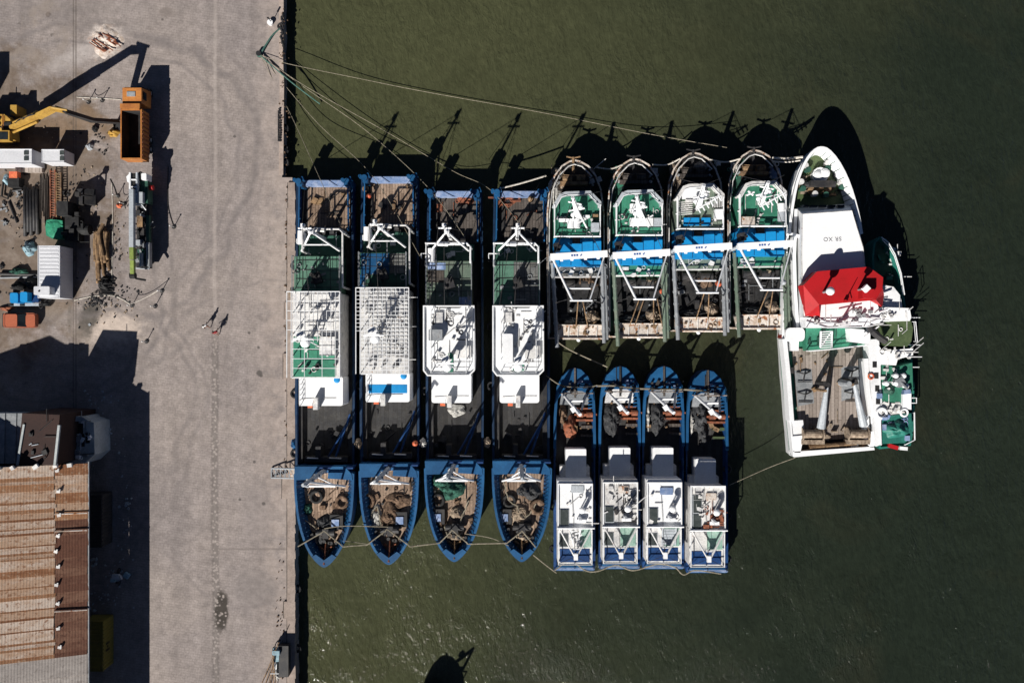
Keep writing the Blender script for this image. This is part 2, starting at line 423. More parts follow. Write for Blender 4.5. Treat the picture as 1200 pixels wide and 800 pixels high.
# ---- ground material
def ground_mat():
    t = NT('quay_ground')
    o = t.obj
    a = t.noise(o, .06, 6, .6); b = t.noise(o, .45, 8, .65); f = t.noise(o, 4.5, 4, .7)
    c = t.mix(t.ramp(a, .35, .65), (.265, .232, .222), (.315, .272, .25))
    c = t.mulv(c, t.ramp(b, .3, .7, .86, 1.10))
    c = t.mulv(c, t.ramp(f, .25, .75, .86, 1.12))
    # fine block paving
    br = t.n('ShaderNodeTexBrick'); t.L(t.map(o, rot=(0, 0, math.radians(8))), br.inputs['Vector'])
    br.inputs['Scale'].default_value = 1; br.inputs['Brick Width'].default_value = .55; br.inputs['Row Height'].default_value = .30
    br.inputs['Mortar Size'].default_value = .022
    br.inputs['Color1'].default_value = (1.05, 1.05, 1.05, 1); br.inputs['Color2'].default_value = (.93, .93, .93, 1); br.inputs['Mortar'].default_value = (.72, .71, .70, 1)
    c = t.mix(.65, c, br.outputs['Color'], 'MULTIPLY')
    # stretched wear lanes along the road
    ln = t.noise(t.map(o, sc=(.55, .025, 1)), 1, 6, .6)
    c = t.mulv(c, t.ramp(ln, .32, .68, .90, 1.06))
    sep = t.n('ShaderNodeSeparateXYZ'); t.L(o, sep.inputs[0]); X, Y = sep.outputs[0], sep.outputs[1]
    wob = t.math('MULTIPLY', t.math('SUBTRACT', t.noise(o, .25, 6, .65), .5), 1.6)
    wob2 = t.math('MULTIPLY', t.math('SUBTRACT', t.noise(o, 1.1, 6, .7), .5), 1.5)
    def patch(c, px, py, rx, ry, col, amt=1.0, lo=.55, hi=1.05, w=wob, rot=0):
        x, y, _ = P(px, py)
        rx *= .1; ry *= .1
        mp = t.map(o, loc=(-x, -y, 0))
        vr = t.n('ShaderNodeVectorRotate'); t.L(mp, vr.inputs[0]); vr.rotation_type = 'Z_AXIS'; vr.inputs['Angle'].default_value = -rot
        m2 = t.map(vr.outputs[0], sc=(1 / rx, 1 / ry, 0))
        ln_ = t.n('ShaderNodeVectorMath', operation='LENGTH'); t.L(m2, ln_.inputs[0])
        d = t.math('ADD', ln_.outputs['Value'], w)
        mk = t.ramp(d, lo, hi, amt, 0)
        return t.mix(mk, c, col), mk
    # brown yard
    c, _ = patch(c, 0, 245, 132, 190, (.150, .114, .088), .97, .75, 1.10)
    c, _ = patch(c, 60, 150, 80, 30, (.20, .135, .085), .8)
    # dusty strip near the quay edge and by the yard
    ex = t.ramp(X, -31.5, -27.5, 0, .65)
    c = t.mix(t.math('MULTIPLY', ex, t.ramp(b, .3, .6)), c, (.36, .30, .265))
    # pale dust spills
    c, k1 = patch(c, 124, 48, 25, 27, (.66, .59, .53), 1.0, .3, 1.0, wob2)
    st = t.noise(t.map(o, rot=(0, 0, math.radians(-28)), sc=(.35, 2.2, 1)), 1.3, 6, .7)
    c = t.mix(t.math('MULTIPLY', k1, t.ramp(st, .50, .60)), c, (.30, .14, .075))
    c, _ = patch(c, 130, 385, 44, 26, (.50, .42, .36), 1.0, .35, 1.15, wob2)
    c, _ = patch(c, 100, 60, 70, 14, (.42, .38, .36), .7, .3, 1.1, wob, math.radians(25))
    c, _ = patch(c, 70, 10, 90, 14, (.20, .175, .165), .5, .3, 1.1, wob)
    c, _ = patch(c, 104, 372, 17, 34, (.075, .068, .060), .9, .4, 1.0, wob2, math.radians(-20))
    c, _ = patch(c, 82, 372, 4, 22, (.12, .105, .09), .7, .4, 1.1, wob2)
    c, _ = patch(c, 300, 690, 36, 34, (.21, .185, .175), .75, .2, 1.1, wob)
    c, _ = patch(c, 300, 600, 26, 50, (.24, .21, .20), .5, .2, 1.1, wob)
    c, _ = patch(c, 195, 15, 12, 8, (.20, .17, .155), .7, .5, 1.0, wob2)
    c, _ = patch(c, 56, 17, 4, 4, (.10, .08, .075), .9, .5, 1.0, wob2)
    for (px, py, r) in ((298, 541, 2), (309, 590, 2.5), (306, 440, 2), (304, 437, 4), (275, 160, 2), (292, 390, 2), (281, 585, 2), (140, 230, 2), (190, 23, 2), (303, 407, 2)):
        c, _ = patch(c, px, py, r, r, (.09, .08, .075), .85, .5, 1.1, wob2)
    # curved tyre marks
    def arcs(c, px, py, R, w, amt):
        x, y, _ = P(px, py)
        m = t.map(o, loc=(-x, -y, 0)); l_ = t.n('ShaderNodeVectorMath', operation='LENGTH'); 
        m = t.map(m, sc=(1, 1, 0)); t.L(m, l_.inputs[0])
        d = t.math('ABSOLUTE', t.math('SUBTRACT', t.math('ADD', l_.outputs['Value'], t.math('MULTIPLY', t.math('SUBTRACT', t.noise(o, .05, 3), .5), 14)), R * .1))
        mk = t.math('MULTIPLY', t.ramp(d, 0, w, 1, 0), t.ramp(b, .3, .6, .0, amt * 1.3))
        return t.mix(mk, c, (.17, .15, .145))
    for (px, py, R, w, a_) in ((110, 200, 190, .6, .5), (110, 200, 172, .5, .45), (96, 220, 215, .6, .35), (60, 330, 140, .4, .5), (60, 330, 152, .4, .4), (330, 520, 190, .5, .3), (40, 180, 260, .8, .3), (30, 480, 190, .6, .4), (30, 480, 204, .5, .35)):
        c = arcs(c, px, py, R, w, a_)
    # longitudinal joint between the two carriageways
    jx = P(252, 0)[0]
    dj = t.math('ABSOLUTE', t.math('SUBTRACT', t.math('SUBTRACT', X, jx), t.math('MULTIPLY', t.math('SUBTRACT', t.noise(o, .08, 3), .5), .7)))
    c = t.mix(t.ramp(dj, .05, .35, .45, 0), c, (.40, .35, .32))
    vo = t.n('ShaderNodeTexVoronoi'); t.L(o, vo.inputs['Vector']); vo.inputs['Scale'].default_value = 2.6
    peb = t.ramp(vo.outputs['Distance'], .25, .5)
    low = t.ramp(Y, 5, -2)
    c = t.mix(t.math('MULTIPLY', t.math('MULTIPLY', t.ramp(dj, .25, .6, 1, 0), low), t.math('MULTIPLY', peb, .55)), c, (.09, .08, .075))
    _, km = patch(c, 260, 712, 10, 30, (0, 0, 0), 1, .6, 1.0)
    c = t.mix(t.math('MULTIPLY', km, peb), c, (.06, .052, .045))
    c = t.mix(t.math('MULTIPLY', km, t.ramp(vo.outputs['Distance'], .25, .1)), c, (.36, .31, .27))
    # yard slab joints
    for px, y0, y1 in ((89, 14, 40), (86, -45, 8)):
        jx2 = P(px, 0)[0]
        dd = t.math('ABSOLUTE', t.math('SUBTRACT', X, jx2))
        c = t.mix(t.ramp(dd, .03, .14, .6, 0), c, (.09, .075, .065))
    dy = t.math('ABSOLUTE', t.math('SUBTRACT', Y, P(0, 643)[1]))
    c = t.mix(t.math('MULTIPLY', t.ramp(dy, .03, .2, .5, 0), t.ramp(X, -35, -34)), c, (.14, .12, .11))
    c = t.mulv(c, t.ramp(t.noise(o, 1.3, 7, .7), .3, .7, .84, 1.12))
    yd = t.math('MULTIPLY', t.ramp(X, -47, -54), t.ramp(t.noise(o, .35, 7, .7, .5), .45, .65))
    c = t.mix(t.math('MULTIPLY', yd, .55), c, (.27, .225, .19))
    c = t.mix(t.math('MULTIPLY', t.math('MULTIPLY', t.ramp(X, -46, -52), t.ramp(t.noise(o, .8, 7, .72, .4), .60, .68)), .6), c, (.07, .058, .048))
    t.bump(t.math('ADD', f, b), .35, .05)
    return t.done(c, .92, 0, .2)

def water_mat():
    t = NT('harbour_water'); o = t.obj
    a = t.noise(o, .022, 5, .6, .6); b = t.noise(o, .13, 7, .62, .6)
    sep = t.n('ShaderNodeSeparateXYZ'); t.L(o, sep.inputs[0])
    # silt stirred up along the quay thins out towards open water
    silt = t.math('ADD', t.math('ADD', sep.outputs[0], t.math('MULTIPLY', sep.outputs[1], -.30)), t.math('MULTIPLY', t.math('SUBTRACT', a, .5), 60))
    c = t.mix(t.ramp(silt, -25, 52), (.058, .062, .031), (.0155, .0215, .0145))
    c = t.mix(t.ramp(b, .40, .75, 0, .38), c, t.mulv(c, t.ramp(a, 0, 1, .55, .7)))
    c = t.mix(t.ramp(t.noise(o, .06, 4, .6, .5), .55, .75, 0, .25), c, (.052, .043, .022))
    fine = t.noise(t.map(o, rot=(0, 0, .6), sc=(1, .6, 1)), 1.8, 5, .65, .4)
    c = t.mulv(c, t.ramp(fine, .3, .7, .88, 1.12))
    sp = t.noise(o, 1.7, 5, .7); big = t.noise(o, .11, 4)
    foam = t.math('MULTIPLY', t.ramp(sp, .70, .76), t.ramp(big, .50, .62))
    c = t.mix(t.math('MULTIPLY', foam, .25), c, (.30, .30, .22))
    w1 = t.noise(t.map(o, rot=(0, 0, .5), sc=(1.0, .55, 1)), .8, 4, .6, .5)
    w2 = t.noise(t.map(o, rot=(0, 0, .9), sc=(1.0, .5, 1)), 2.6, 4, .65, .5)
    gust = t.ramp(t.noise(o, .10, 4, .6), .35, .65, .55, 1.0)
    h = t.math('MULTIPLY', t.math('ADD', w1, t.math('MULTIPLY', w2, .50)), gust)
    t.bump(h, 1.0, .25)
    t.b.inputs['IOR'].default_value = 1.33
    return t.done(c, .08, 0, .5)

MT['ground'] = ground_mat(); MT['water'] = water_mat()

# ---------------------------------------------------------------- setting
def quay_outline():
    e = []
    for px, py in ((331.5, -5000), (332, 0), (331, 22), (332.5, 40), (331, 60), (332.5, 95), (331, 130), (332, 160), (331, 190), (330.5, 208)):
        e.append(P(px, py)[:2])
    return e
g = G()
left = -420
up = quay_outline()
low = [P(342.5, y)[:2] for y in (208, 212)] + [P(346, 5000)[:2]]
g.prism([(left, 460)] + up + low + [(left, -460)], -5.0, 0.0)
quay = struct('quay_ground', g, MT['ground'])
g = G(); g.add([(-60, -460, WZ), (560, -460, WZ), (560, 460, WZ), (-60, 460, WZ)], [(0, 1, 2, 3)])
struct('harbour_water', g, MT['water'])

# coping along the quay edge: raised broken concrete kerb with notches
g = G()
pts = []
random.seed(4)
yy = 214
lft = {(214, 240): 338, (345, 372): 334, (372, 412): 336.5, (412, 442): 332.5, (552, 574): 331, (700, 722): 333}
def lx(y):
    for (a, b), v in lft.items():
        if a <= y <= b: return v
    return 337
L = []; R = []
y = 214
while y < 1100:
    for q in (y, y + 9.9):
        L.append((lx(y) + random.uniform(-.3, .3), q)); R.append((346.6 + random.uniform(-.9, .5), q))
    y += 10
g.prism([P(a, b)[:2] for a, b in L + R[::-1]], -2.2, 0.18)
kerb = struct('quay_kerb', g, MT['concrete'])
g = G()
g.prism([P(a, b)[:2] for a, b in ((327.5, -300), (332, -300), (332.5, 20), (331.5, 60), (333, 100), (332, 205), (327, 205), (328, 100), (327, 40))], .004, .06)
struct('quay_edge_strip', g, MT['concrete'])
g = G()
for k in range(90):
    y0 = 214 + k * 10; a = P(lx(y0) - 1.3, y0, 0); b = P(lx(y0) + .5, y0 + 9.95, 0); g.prism([(a[0], b[1]), (b[0], b[1]), (b[0], a[1]), (a[0], a[1])], .002, .008)
struct('quay_dark_strip', g, MT['wood_grey'])  # thin dark strip along the inner edge of the kerb
# timber facing and rubber pads down the quay wall
g = G()
for k in range(14):
    yy = 128 + k * 2.9
    x, y, _ = P(327.5 + random.random() * 1.5, yy); g.cbox((x, y, .06), (.25, .12, .15))
x, y, _ = P(326.5, 148); g.cbox((x, y, .06), (.1, 3.6, .14)); 
tag(obj('steel_ladder_frame', g, MT['dark']), 'dark steel ladder frame lying flat at the quay edge above the trawlers', 'ladder')
# ---------------------------------------------------------------- shared boat fittings
def mast_cross(F, base, top, r=.16):
    pass
def clutter(F, x0, y0, x1, y1, z, n, seed, m, parent, big=.5, hmax=.5):
    """deck fittings bolted to a roof: lockers, vents, conduits, hose coils, one part each"""
    rs = random.Random(seed)
    for i in range(n):
        x, y, _ = F(rs.uniform(x0, x1), rs.uniform(y0, y1), z); g = G()
        k = rs.random()
        if k < .35: g.cbox((x, y, z), (rs.uniform(.12, big), rs.uniform(.12, big), rs.uniform(.1, hmax)), rs.choice((0, 0, .4, 1.1))); nm = 'locker'
        elif k < .55: g.cyl((x, y, z), rs.uniform(.06, .16), rs.uniform(.2, hmax * 1.4), 8); nm = 'vent_pipe'
        elif k < .85:
            a = rs.choice((0, math.pi / 2, math.pi / 2, .7)); l = rs.uniform(.5, 2.0); nm = 'conduit'
            g.tube([(x, y, z + .1), (x + math.cos(a) * l, y + math.sin(a) * l, z + .1)], rs.uniform(.03, .06), 5)
        else: g.torus((x, y, z + .08), rs.uniform(.16, .28), .05, 10, 5); nm = 'hose_coil'
        obj(nm, g, MT[m], parent)
def curve(pts, n=10, sag=0, wob=0, seed=0):
    """Catmull-Rom through pts"""
    rs = random.Random(seed); pts = [Vector(p) for p in pts]; out = []
    q = [pts[0]] + pts + [pts[-1]]
    for i in range(1, len(q) - 2):
        for k in range(n):
            t = k / n
            p = .5 * ((2 * q[i]) + (-q[i - 1] + q[i + 1]) * t + (2 * q[i - 1] - 5 * q[i] + 4 * q[i + 1] - q[i + 2]) * t * t + (-q[i - 1] + 3 * q[i] - 3 * q[i + 1] + q[i + 2]) * t ** 3)
            p = p + Vector((rs.uniform(-wob, wob), rs.uniform(-wob, wob), 0))
            p.z -= sag * 4 * t * (1 - t)
            out.append(p)
    out.append(pts[-1]); return out

def hull_shell(parent, outline, z1, zd, inset, mhull, mdeck, w=.16, zb=-2.6, bscale=.90, name='hull', deckname='deck', ribs=None, ribmat=None, capmat=None, flare=0):
    """outer skin from the rail to below the water, sloping inner bulwark, and the deck inside"""
    p = ccw(outline); n = len(p)
    cx = sum(a[0] for a in p) / n; cy = sum(a[1] for a in p) / n
    bot = [(cx + (a[0] - cx) * bscale, cy + (a[1] - cy) * (1 - (1 - bscale) * .35)) for a in p]
    inn = offset(p, w); dk = offset(p, inset)
    g = G()
    vs = [(x, y, zb) for x, y in bot] + [(x, y, z1) for x, y in p] + [(x, y, z1) for x, y in inn] + [(x, y, zd - .02) for x, y in dk]
    fs = []
    for k in range(n):
        m = (k + 1) % n
        for a in range(3): fs.append((a * n + k, a * n + m, (a + 1) * n + m, (a + 1) * n + k))
    g.add(vs, fs)
    h = obj(name, g, mhull, parent)
    g = G(); g.prism(offset(p, inset * .9), zd - .12, zd); d = obj(deckname, g, mdeck, parent)
    if ribs:
        g = G()
        for k in range(n):
            m = (k + 1) % n; a, b = Vector(inn[k]), Vector(inn[m]); c, e = Vector(dk[k]), Vector(dk[m])
            L = (b - a).length; cnt = int(L / ribs)
            for i in range(cnt):
                t = (i + .5) / cnt; A = a.lerp(b, t); C = c.lerp(e, t); 
                g.tube([(A.x, A.y, z1 - .02), (C.x, C.y, zd + .05)], .05, 4)
                g.tube([(C.x, C.y, zd + .05), (A.x * .35 + C.x * .65, A.y * .35 + C.y * .65, z1 - .15)], .045, 4)
        obj('bulwark_rib', g, ribmat or mhull, parent)['kind'] = 'stuff'
    if capmat:
        g = G(); g.ring(p, w * 1.25, z1 - .05, z1 + .05); obj('rail_cap', g, capmat, parent)
    return h, d

def tyre(F, px, py, z, R, label, group, m='black', r=None):
    x, y, _ = F(px, py, z); g = G(); g.torus((x, y, z + (r or R * .33)), R, r or R * .33, 20, 8); g.smooth = True
    return tag(obj('tyre', g, MT[m]), label, 'tyre', group)
def pile(F, px, py, z, rx, ry, h, m, label, group=None, seed=1, rot=0, name='net_pile', cat='fishing net', coils=3, rough=.5, cm=None):
    x, y, _ = F(px, py, z); k = .1
    g = G(); g.heap((x, y, z), rx * k, ry * k, h, seed, rot, rough)
    rs = random.Random(seed)
    for i in range(coils):          # loose loops of line lying over the heap
        a = rs.random() * 6.28; d = rs.random() * .6
        cx, cy = x + math.cos(a) * rx * k * d, y + math.sin(a) * ry * k * d
        pts = []; t0 = rs.random() * 6
        for j in range(12):
            t = t0 + j * .5; R = min(rx, ry) * k * rs.uniform(.3, .5)
            pts.append((cx + R * math.cos(t), cy + R * math.sin(t) * .8, z + h * (.55 + .3 * rs.random())))
        g.tube(curve(pts, 3), .05, 5)
    return tag(obj(name, g, MT[m], smooth=True), label, cat, group)

# ---------------------------------------------------------------- big blue-bowed trawlers (surveyed on the 2nd and the 4th)
def big_trawler(F, FB, grid, no, label, col):
    root = thing('fishing_trawler', label, 'fishing boat', (*F(456 if grid else 611, 400, WZ)[:2], WZ), 'big blue-bowed trawlers moored side by side')
    X0, X1, YS = (422, 491, 206) if grid else (577, 644, 223)
    FX = F
    def tf(pts, z): return [FX(a, b, z)[:2] for a, b in pts]
    # ---- low hull
    ya = 548 if grid else 544
    out = [(X0, ya), (X0 - .5, 470), (X0, 330), (X0 + 1, YS + 30), (X0 + 1.5, YS), (X1 - 1.5, YS), (X1 - 1, YS + 30), (X1, 330), (X1 + .5, 470), (X1, ya)]
    hull_shell(root, tf(out, 1.0), 1.0, -.1, .35, MT['blue_deep'], MT['rubber_deck'], w=.2, bscale=.95, name='hull', deckname='well_deck', capmat=MT['blue_night'])
    # stern working deck laid over the well
    g = G(); g.prism(tf([(X0 + 14, YS + 8), (X1 - 6, YS + 8), (X1 - 6, YS + 62), (X0 + 14, YS + 62)], .1), -.08, .1)
    obj('stern_deck', g, MT['wood' if col < 2 else 'wood_grey'], root)
    g = G(); g.pbox(FX, X0 + 10, YS + 1, X1 - 8, YS + 7.5, .2, 1.15); obj('transom', g, MT['blue_faded'], root)
    for s, (a, b, h) in enumerate(((X0 + 2, X0 + 9, 2.2), (X1 - 11, X1 - 3, 2.6))):
        g = G(); g.rbox(FX, a, YS + 0, b, YS + 8, 2, -.1, h)
        x, y, _ = FX((a + b) / 2, YS + 3, h); g.cyl((x, y, h), .35, .5, 10); g.cyl((x - .5, y + .2, h - .6), .22, .9, 8)
        g.cbox((x + .35, y + .3, h - .3), (.35, .5, .6), .4)
        obj('stern_post', g, MT['blue'], root)
        g = G(); g.tube([FX((a + b) / 2, YS + 8, 1.9), FX((a + b) / 2 + (1 if s else -1), YS + 60, 1.6)], .10, 6)
        for q in range(5): 
            yq = YS + 10 + q * 12; g.seg(FX((a + b) / 2, yq, .2), FX((a + b) / 2, yq, 1.8), .09)
        obj('side_rail', g, MT['blue'], root)
    # ---- winch on stern deck
    g = G(); x, y, _ = FX(X0 + 22, YS + 60, .5)
    for k in range(3): g.tube([(x + k * .9, y, .9), (x + k * .9 + .6, y, .9)], .42, 12)
    g.cbox((x + 1.1, y - .5, .1), (3, .3, .7)); obj('winch', g, MT['dark'], root)
    # ---- green upper deck with dark recess under the aft frame
    if grid: yg0, yg1, yr = 296, 336, 272
    else: yg0, yg1, yr = 306, 360, 286
    gx0, gx1 = (422, 477) if grid else (579, 632)
    def cut(g, pts, z0, z1): g.ppoly(FX, pts, z0, z1)
    g = G(); g.pbox(FX, gx0, yg0, gx1, yg1 + 6, .0, 2.8); obj('upper_deck', g, MT[('green_worn', 'green_dark', 'green_pale', 'green_worn')[col]], root)
    # patches of different paint / boards bolted on the deck
    if col == 1:
        g = G(); g.pbox(FX, gx0 + 1, yg0 + 1, gx0 + 34, yg0 + 26, 2.8, 2.84); g.cut(); g.pbox(FX, gx0, yg0 + 26, gx0 + 6, yg1, 2.8, 2.84); obj('deck_sheet', g, MT['blue'], root)
        g = G(); g.pbox(FX, gx0 + 35, yg0 + 1, gx1 - 1, yg0 + 24, 2.8, 2.85); obj('deck_sheet', g, MT['grey_deck'], root)
    if col == 2:
        g = G(); g.pbox(FX, gx0 + 1, yg0 + 2, gx0 + 22, yg0 + 10, 2.8, 2.84); g.cut(); g.pbox(FX, gx1 - 15, yg1 - 12, gx1 - 1, yg1 - 1, 2.8, 2.85); obj('deck_sheet', g, MT['blue_faded'], root)
        g = G(); g.pbox(FX, gx0 + 1, yg0 + 11, gx0 + 20, yg0 + 25, 2.8, 2.86); obj('deck_sheet', g, MT['wood_grey'], root)
    if col == 3:
        g = G(); g.pbox(FX, gx0 + 23, yg0 + 1, gx1 - 1, yg1, 2.8, 2.84); obj('deck_sheet', g, MT['grey_deck'], root)
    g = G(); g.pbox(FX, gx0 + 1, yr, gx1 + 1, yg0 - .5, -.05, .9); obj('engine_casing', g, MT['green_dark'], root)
    # deck seams / cables across
    g = G()
    rs = random.Random(no)
    for k in range(4):
        yy = yg0 + 5 + k * (yg1 - yg0 - 8) / 3; g.tube([FX(gx0 + 2, yy, 2.86), FX(gx1 - 2, yy + rs.uniform(-2, 2), 2.86)], .03, 4)
    for k in range(3):
        xx = gx0 + 10 + k * 16; g.tube([FX(xx, yg0 + 1, 2.86), FX(xx + rs.uniform(-2, 2), yg1, 2.86)], .03, 4)
    obj('deck_cable', g, MT['dark'], root)
    g = G(); g.rail([FX(gx1, yg0, 2.8), FX(gx1, yg1, 2.8)], 1.0, .05, 1.4); g.cut(); g.rail([FX(gx0, yg0, 2.8), FX(gx0, yg1, 2.8)], 1.0, .05, 1.4)
    obj('railing', g, MT['grey'], root)
    # exhaust / davit standing in the middle of the green deck
    g = G(); x, y, _ = FX(gx0 + 28, yg0 + 26, 2.8)
    g.cbox((x, y, 2.8), (.9, 1.2, 1.0), .3); g.cyl((x - .3, y + .3, 3.6), .22, 1.3, 8); g.tube([(x, y, 3.6), (x + .1, y + .2, 5.4)], .12, 6, .07); g.ball((x - .4, y - .5, 3.9), .22, 8, 6)
    obj('davit', g, MT['dark'], root)
    # ---- aft frame (white portal) and mast
    fx0, fx1, fy = (433, 480, 264) if grid else (579, 631, 285)
    g = G(); z = 4.3 if grid else 3.6
    pa = [FX(fx0, fy + 26, z), FX(fx0, fy, z), FX(fx1 - 4, fy, z), FX(fx1, fy + 4, z), FX(fx1, (332 if grid else fy + 22), z)]
    g.tube(pa, .11, 8)
    for q in pa: g.seg((q[0], q[1], 0), q, .13)
    g.tube([FX(fx0 + 14, fy + .5, z + .35), FX(fx0 + 26, fy + 1, z + .35)], .25, 6)
    obj('stern_frame', g, MT['white_dirty' if grid else 'white'], root)
    mx, my = ((457.5, 277) if grid else (606, 281))
    # the mast foot is a real point in plan: read at deck height
    bx, by, _ = FX(mx, my, 0)
    H0 = 11.3
    g = G(); g.tube([(bx, by, 0), (bx, by, H0 - 4.2)], .24, 8, .16); g.tube([(bx, by, H0 - 4.2), (bx, by, H0)], .12, 6)
    g.tube([(bx - .7, by, H0 - 1.4), (bx + .7, by, H0 - 1.4)], .1, 6); g.cbox((bx, by, H0 - 4.3), (.55, .5, .5)); g.cbox((bx, by + .2, H0 - .9), (.4, .3, .5))
    m_ = obj('aft_mast', g, MT['white'], root)
    for s in (-1, 1):
        g = G(); g.seg((bx, by, H0 - 4.0), (bx + s * 2.15, by - 1.6, 2.9), .115, 8); obj('strut', g, MT['white'], m_)
    g = G(); g.seg((bx - 1.45, by - 1.08, 4.4), (bx + 1.45, by - 1.08, 4.4), .08); obj('crossbar', g, MT['white'], m_)
    g = G(); g.tube([(bx + .1, by, H0 - .4), (bx + 1.6, by + .4, 4.2)], .03, 4); g.tube([(bx, by, H0 - .4), (bx - 2.2, by + 6.5, 1.2)], .03, 4); g.tube([(bx, by, H0 - .4), (bx + 2.6, by + 6.5, 1.2)], .03, 4)
    g.tube([(bx, by, H0 - .5), (bx - .3, by - 8, 6.6)], .03, 4); g.tube([(bx - .6, by, H0 - .8), (bx - 2, by - 8, 6.2)], .025, 4)
    obj('stay_wire', g, MT['dark'], m_)
    # life raft canister
    g = G(); x, y, _ = FX((430.5 if grid else 585), (274 if grid else 299), 3.3)
    if col != 3:
        g.tube([(x, y - .75, 3.3), (x, y - .7, 3.3), (x, y + .7, 3.3), (x, y + .75, 3.3)], .42, 12)
        for s in (-.45, .45): g.torus((x, y + s, 3.3), .1, .05)
        g.cbox((x, y, 2.3), (.7, 1.2, .6)); c_ = obj('raft_canister', g, MT['white_clean'], root)
    g = G(); g.rail([FX(fx0 - 6, fy + 13, 2.0), FX(fx0 + 6, fy + 13, 2.0)], 1, .05, .7); g.rail([FX(fx0 - 6, fy + 18, 2.0), FX(fx0 - 6, fy + 13, 2.0)], 1, .05, .7); obj('ladder_rail', g, MT['white'], root)
    # ---- wheelhouse
    if grid:
        hz = 5.2
        g = G(); g.rbox(FX, 422, 338, 478, 438, 3, 0, hz); wh = obj('wheelhouse', g, MT['white_dirty'], root)
        g = G(); g.rbox(FX, 428.5, 437, 480, 471, 2.5, 0, 3.9); fr = obj('forward_roof', g, MT['white_clean'], root)
        if col == 1:
            g = G(); g.pbox(FX, 432, 450.5, 477, 460.5, 3.9, 3.93); obj('roof_stripe', g, MT['blue_bright'], fr)
        g = G(); x, y, _ = FX(473, 440.5, 3.9); g.ball((x, y, 3.9), .38, 10, 6, .4); obj('roof_vent', g, MT['blue_bright'], fr)
        g = G(); g.rail([FX(431, 440, 3.9), FX(431, 470, 3.9)], .7, .04, .5); obj('roof_rail', g, MT['white'], fr)
        if col == 0:
            g = G(); g.rbox(FX, 423, 390, 473, 437, 1, hz, hz + .05); obj('roof_covering', g, MT['green'], wh)
            g = G(); g.rbox(FX, 422, 338, 470, 389, 1, hz, hz + .06); g.pbox(FX, 454, 390, 472, 412, hz, hz + .5); obj('roof_plate', g, MT['white_dirty'], wh)
        # pipe awning grid over the top
        g = G(); z = hz + 1.7; gx = (417, 479) ; yb = 438
        n = 12
        for k in range(n + 1):
            xx = gx[0] + (gx[1] - gx[0]) * k / n
            if col == 0 and k not in (0, 1, 4, 8, 11, 12): yb2 = 396
            else: yb2 = yb
            g.tube([FX(xx, 337, z), FX(xx, yb2, z)], .055 if k in (0, 1, n) else .035, 5)
        ny = 22 if col == 1 else 9
        for k in range(ny + 1):
            yy = 337 + (438 - 337) * k / ny
            g.tube([FX(gx[0] if yy < 388 else gx[0] + 6, yy, z), FX(gx[1], yy, z)], .06 if k in (0, ny) else .035, 5)
        for xx in (gx[0] + 6, gx[1]):
            for yy in (338, 362, 387, 412, 437):
                g.seg(FX(xx, yy, hz)[:2] + (hz,), FX(xx, yy, z), .06)
        obj('awning_frame', g, MT['white'], wh)
        rp = (444, 392)
        clutter(FX, 426, 342, 474, 434, hz + .05, 34, no * 7, 'white_dirty', wh)
        clutter(FX, 426, 385, 474, 434, hz + .05, 12, no * 7 + 3, 'dark', wh)
    else:
        hz = 5.0
        g = G(); g.ppoly(FX, [(577, 358), (586, 358), (592, 361), (620, 361), (625, 358), (636, 359), (637.5, 420), (637, 434), (631, 440), (582, 440), (577.5, 434)], 2.2, hz); wh = obj('wheelhouse', g, MT['white'], root)
        g = G(); g.pbox(FX, 583, 362, 632, 436, 0, 2.3); obj('lower_house', g, MT['white_dirty'], root)
        g = G(); g.ring([FX(a, b, hz)[:2] for a, b in ((577, 358), (637, 358), (637.5, 434), (631, 440.5), (582, 440.5), (577, 434))], .15, hz, hz + .35); obj('parapet', g, MT['white'], wh)
        g = G(); g.rbox(FX, 585.5, 438, 632, 472, 3, 0, 3.7); fr = obj('forward_roof', g, MT['white_clean'], root)
        g = G(); g.rail([FX(587, 364, hz), FX(587, 436, hz), FX(628, 436, hz), FX(628, 364, hz)], 1.0, .05, 1.2); obj('bridge_rail', g, MT['white'], wh)
        g = G(); g.rbox(FX, 589, 391, 601, 426, 2, hz, hz + 1.0) if col == 3 else g.rbox(FX, 584, 386, 600, 399, 1, hz, hz + .9)
        obj('deck_locker', g, MT['white'] if col == 3 else MT['grey'], wh)
        g = G(); g.pbox(FX, 601, 426, 614, 434, hz, hz + .12) if col == 3 else g.pbox(FX, 606, 414, 612, 436, hz, hz + .12); obj('green_hatch', g, MT['green'], wh)
        g = G(); g.pbox(FX, 615, 405, 633, 420, hz, hz + .5); g.cut(); g.pbox(FX, 590, 366, 600, 378, hz, hz + .3); obj('vent_box', g, MT['white_dirty'], wh)
        clutter(FX, 586, 364, 628, 434, hz, 34, no * 9, 'white_dirty', wh)
        clutter(FX, 588, 370, 628, 432, hz, 12, no * 5, 'dark', wh, .35, .3)
        rp = (607, 424)
    # front windows of the wheelhouse, just above the forward roof
    ww = (425, 475) if grid else (582, 632)
    for k in range(5):
        xa = ww[0] + (ww[1] - ww[0]) * (k + .1) / 5; xb = ww[0] + (ww[1] - ww[0]) * (k + .9) / 5
        yb = 438.2 if grid else 440
        a = FX(xa, yb, hz - .3); b = FX(xb, yb, hz - .3)
        g = G(); g.prism([(a[0], a[1] - .04), (b[0], a[1] - .04), (b[0], a[1] + .05), (a[0], a[1] + .05)], hz - 1.0, hz - .3); obj('window', g, MT['glass'], wh)
    # small things on the forward roof
    g = G(); x0 = 432 if grid else 589; yq = 463 if grid else 465; zq = 3.95 if grid else 3.75
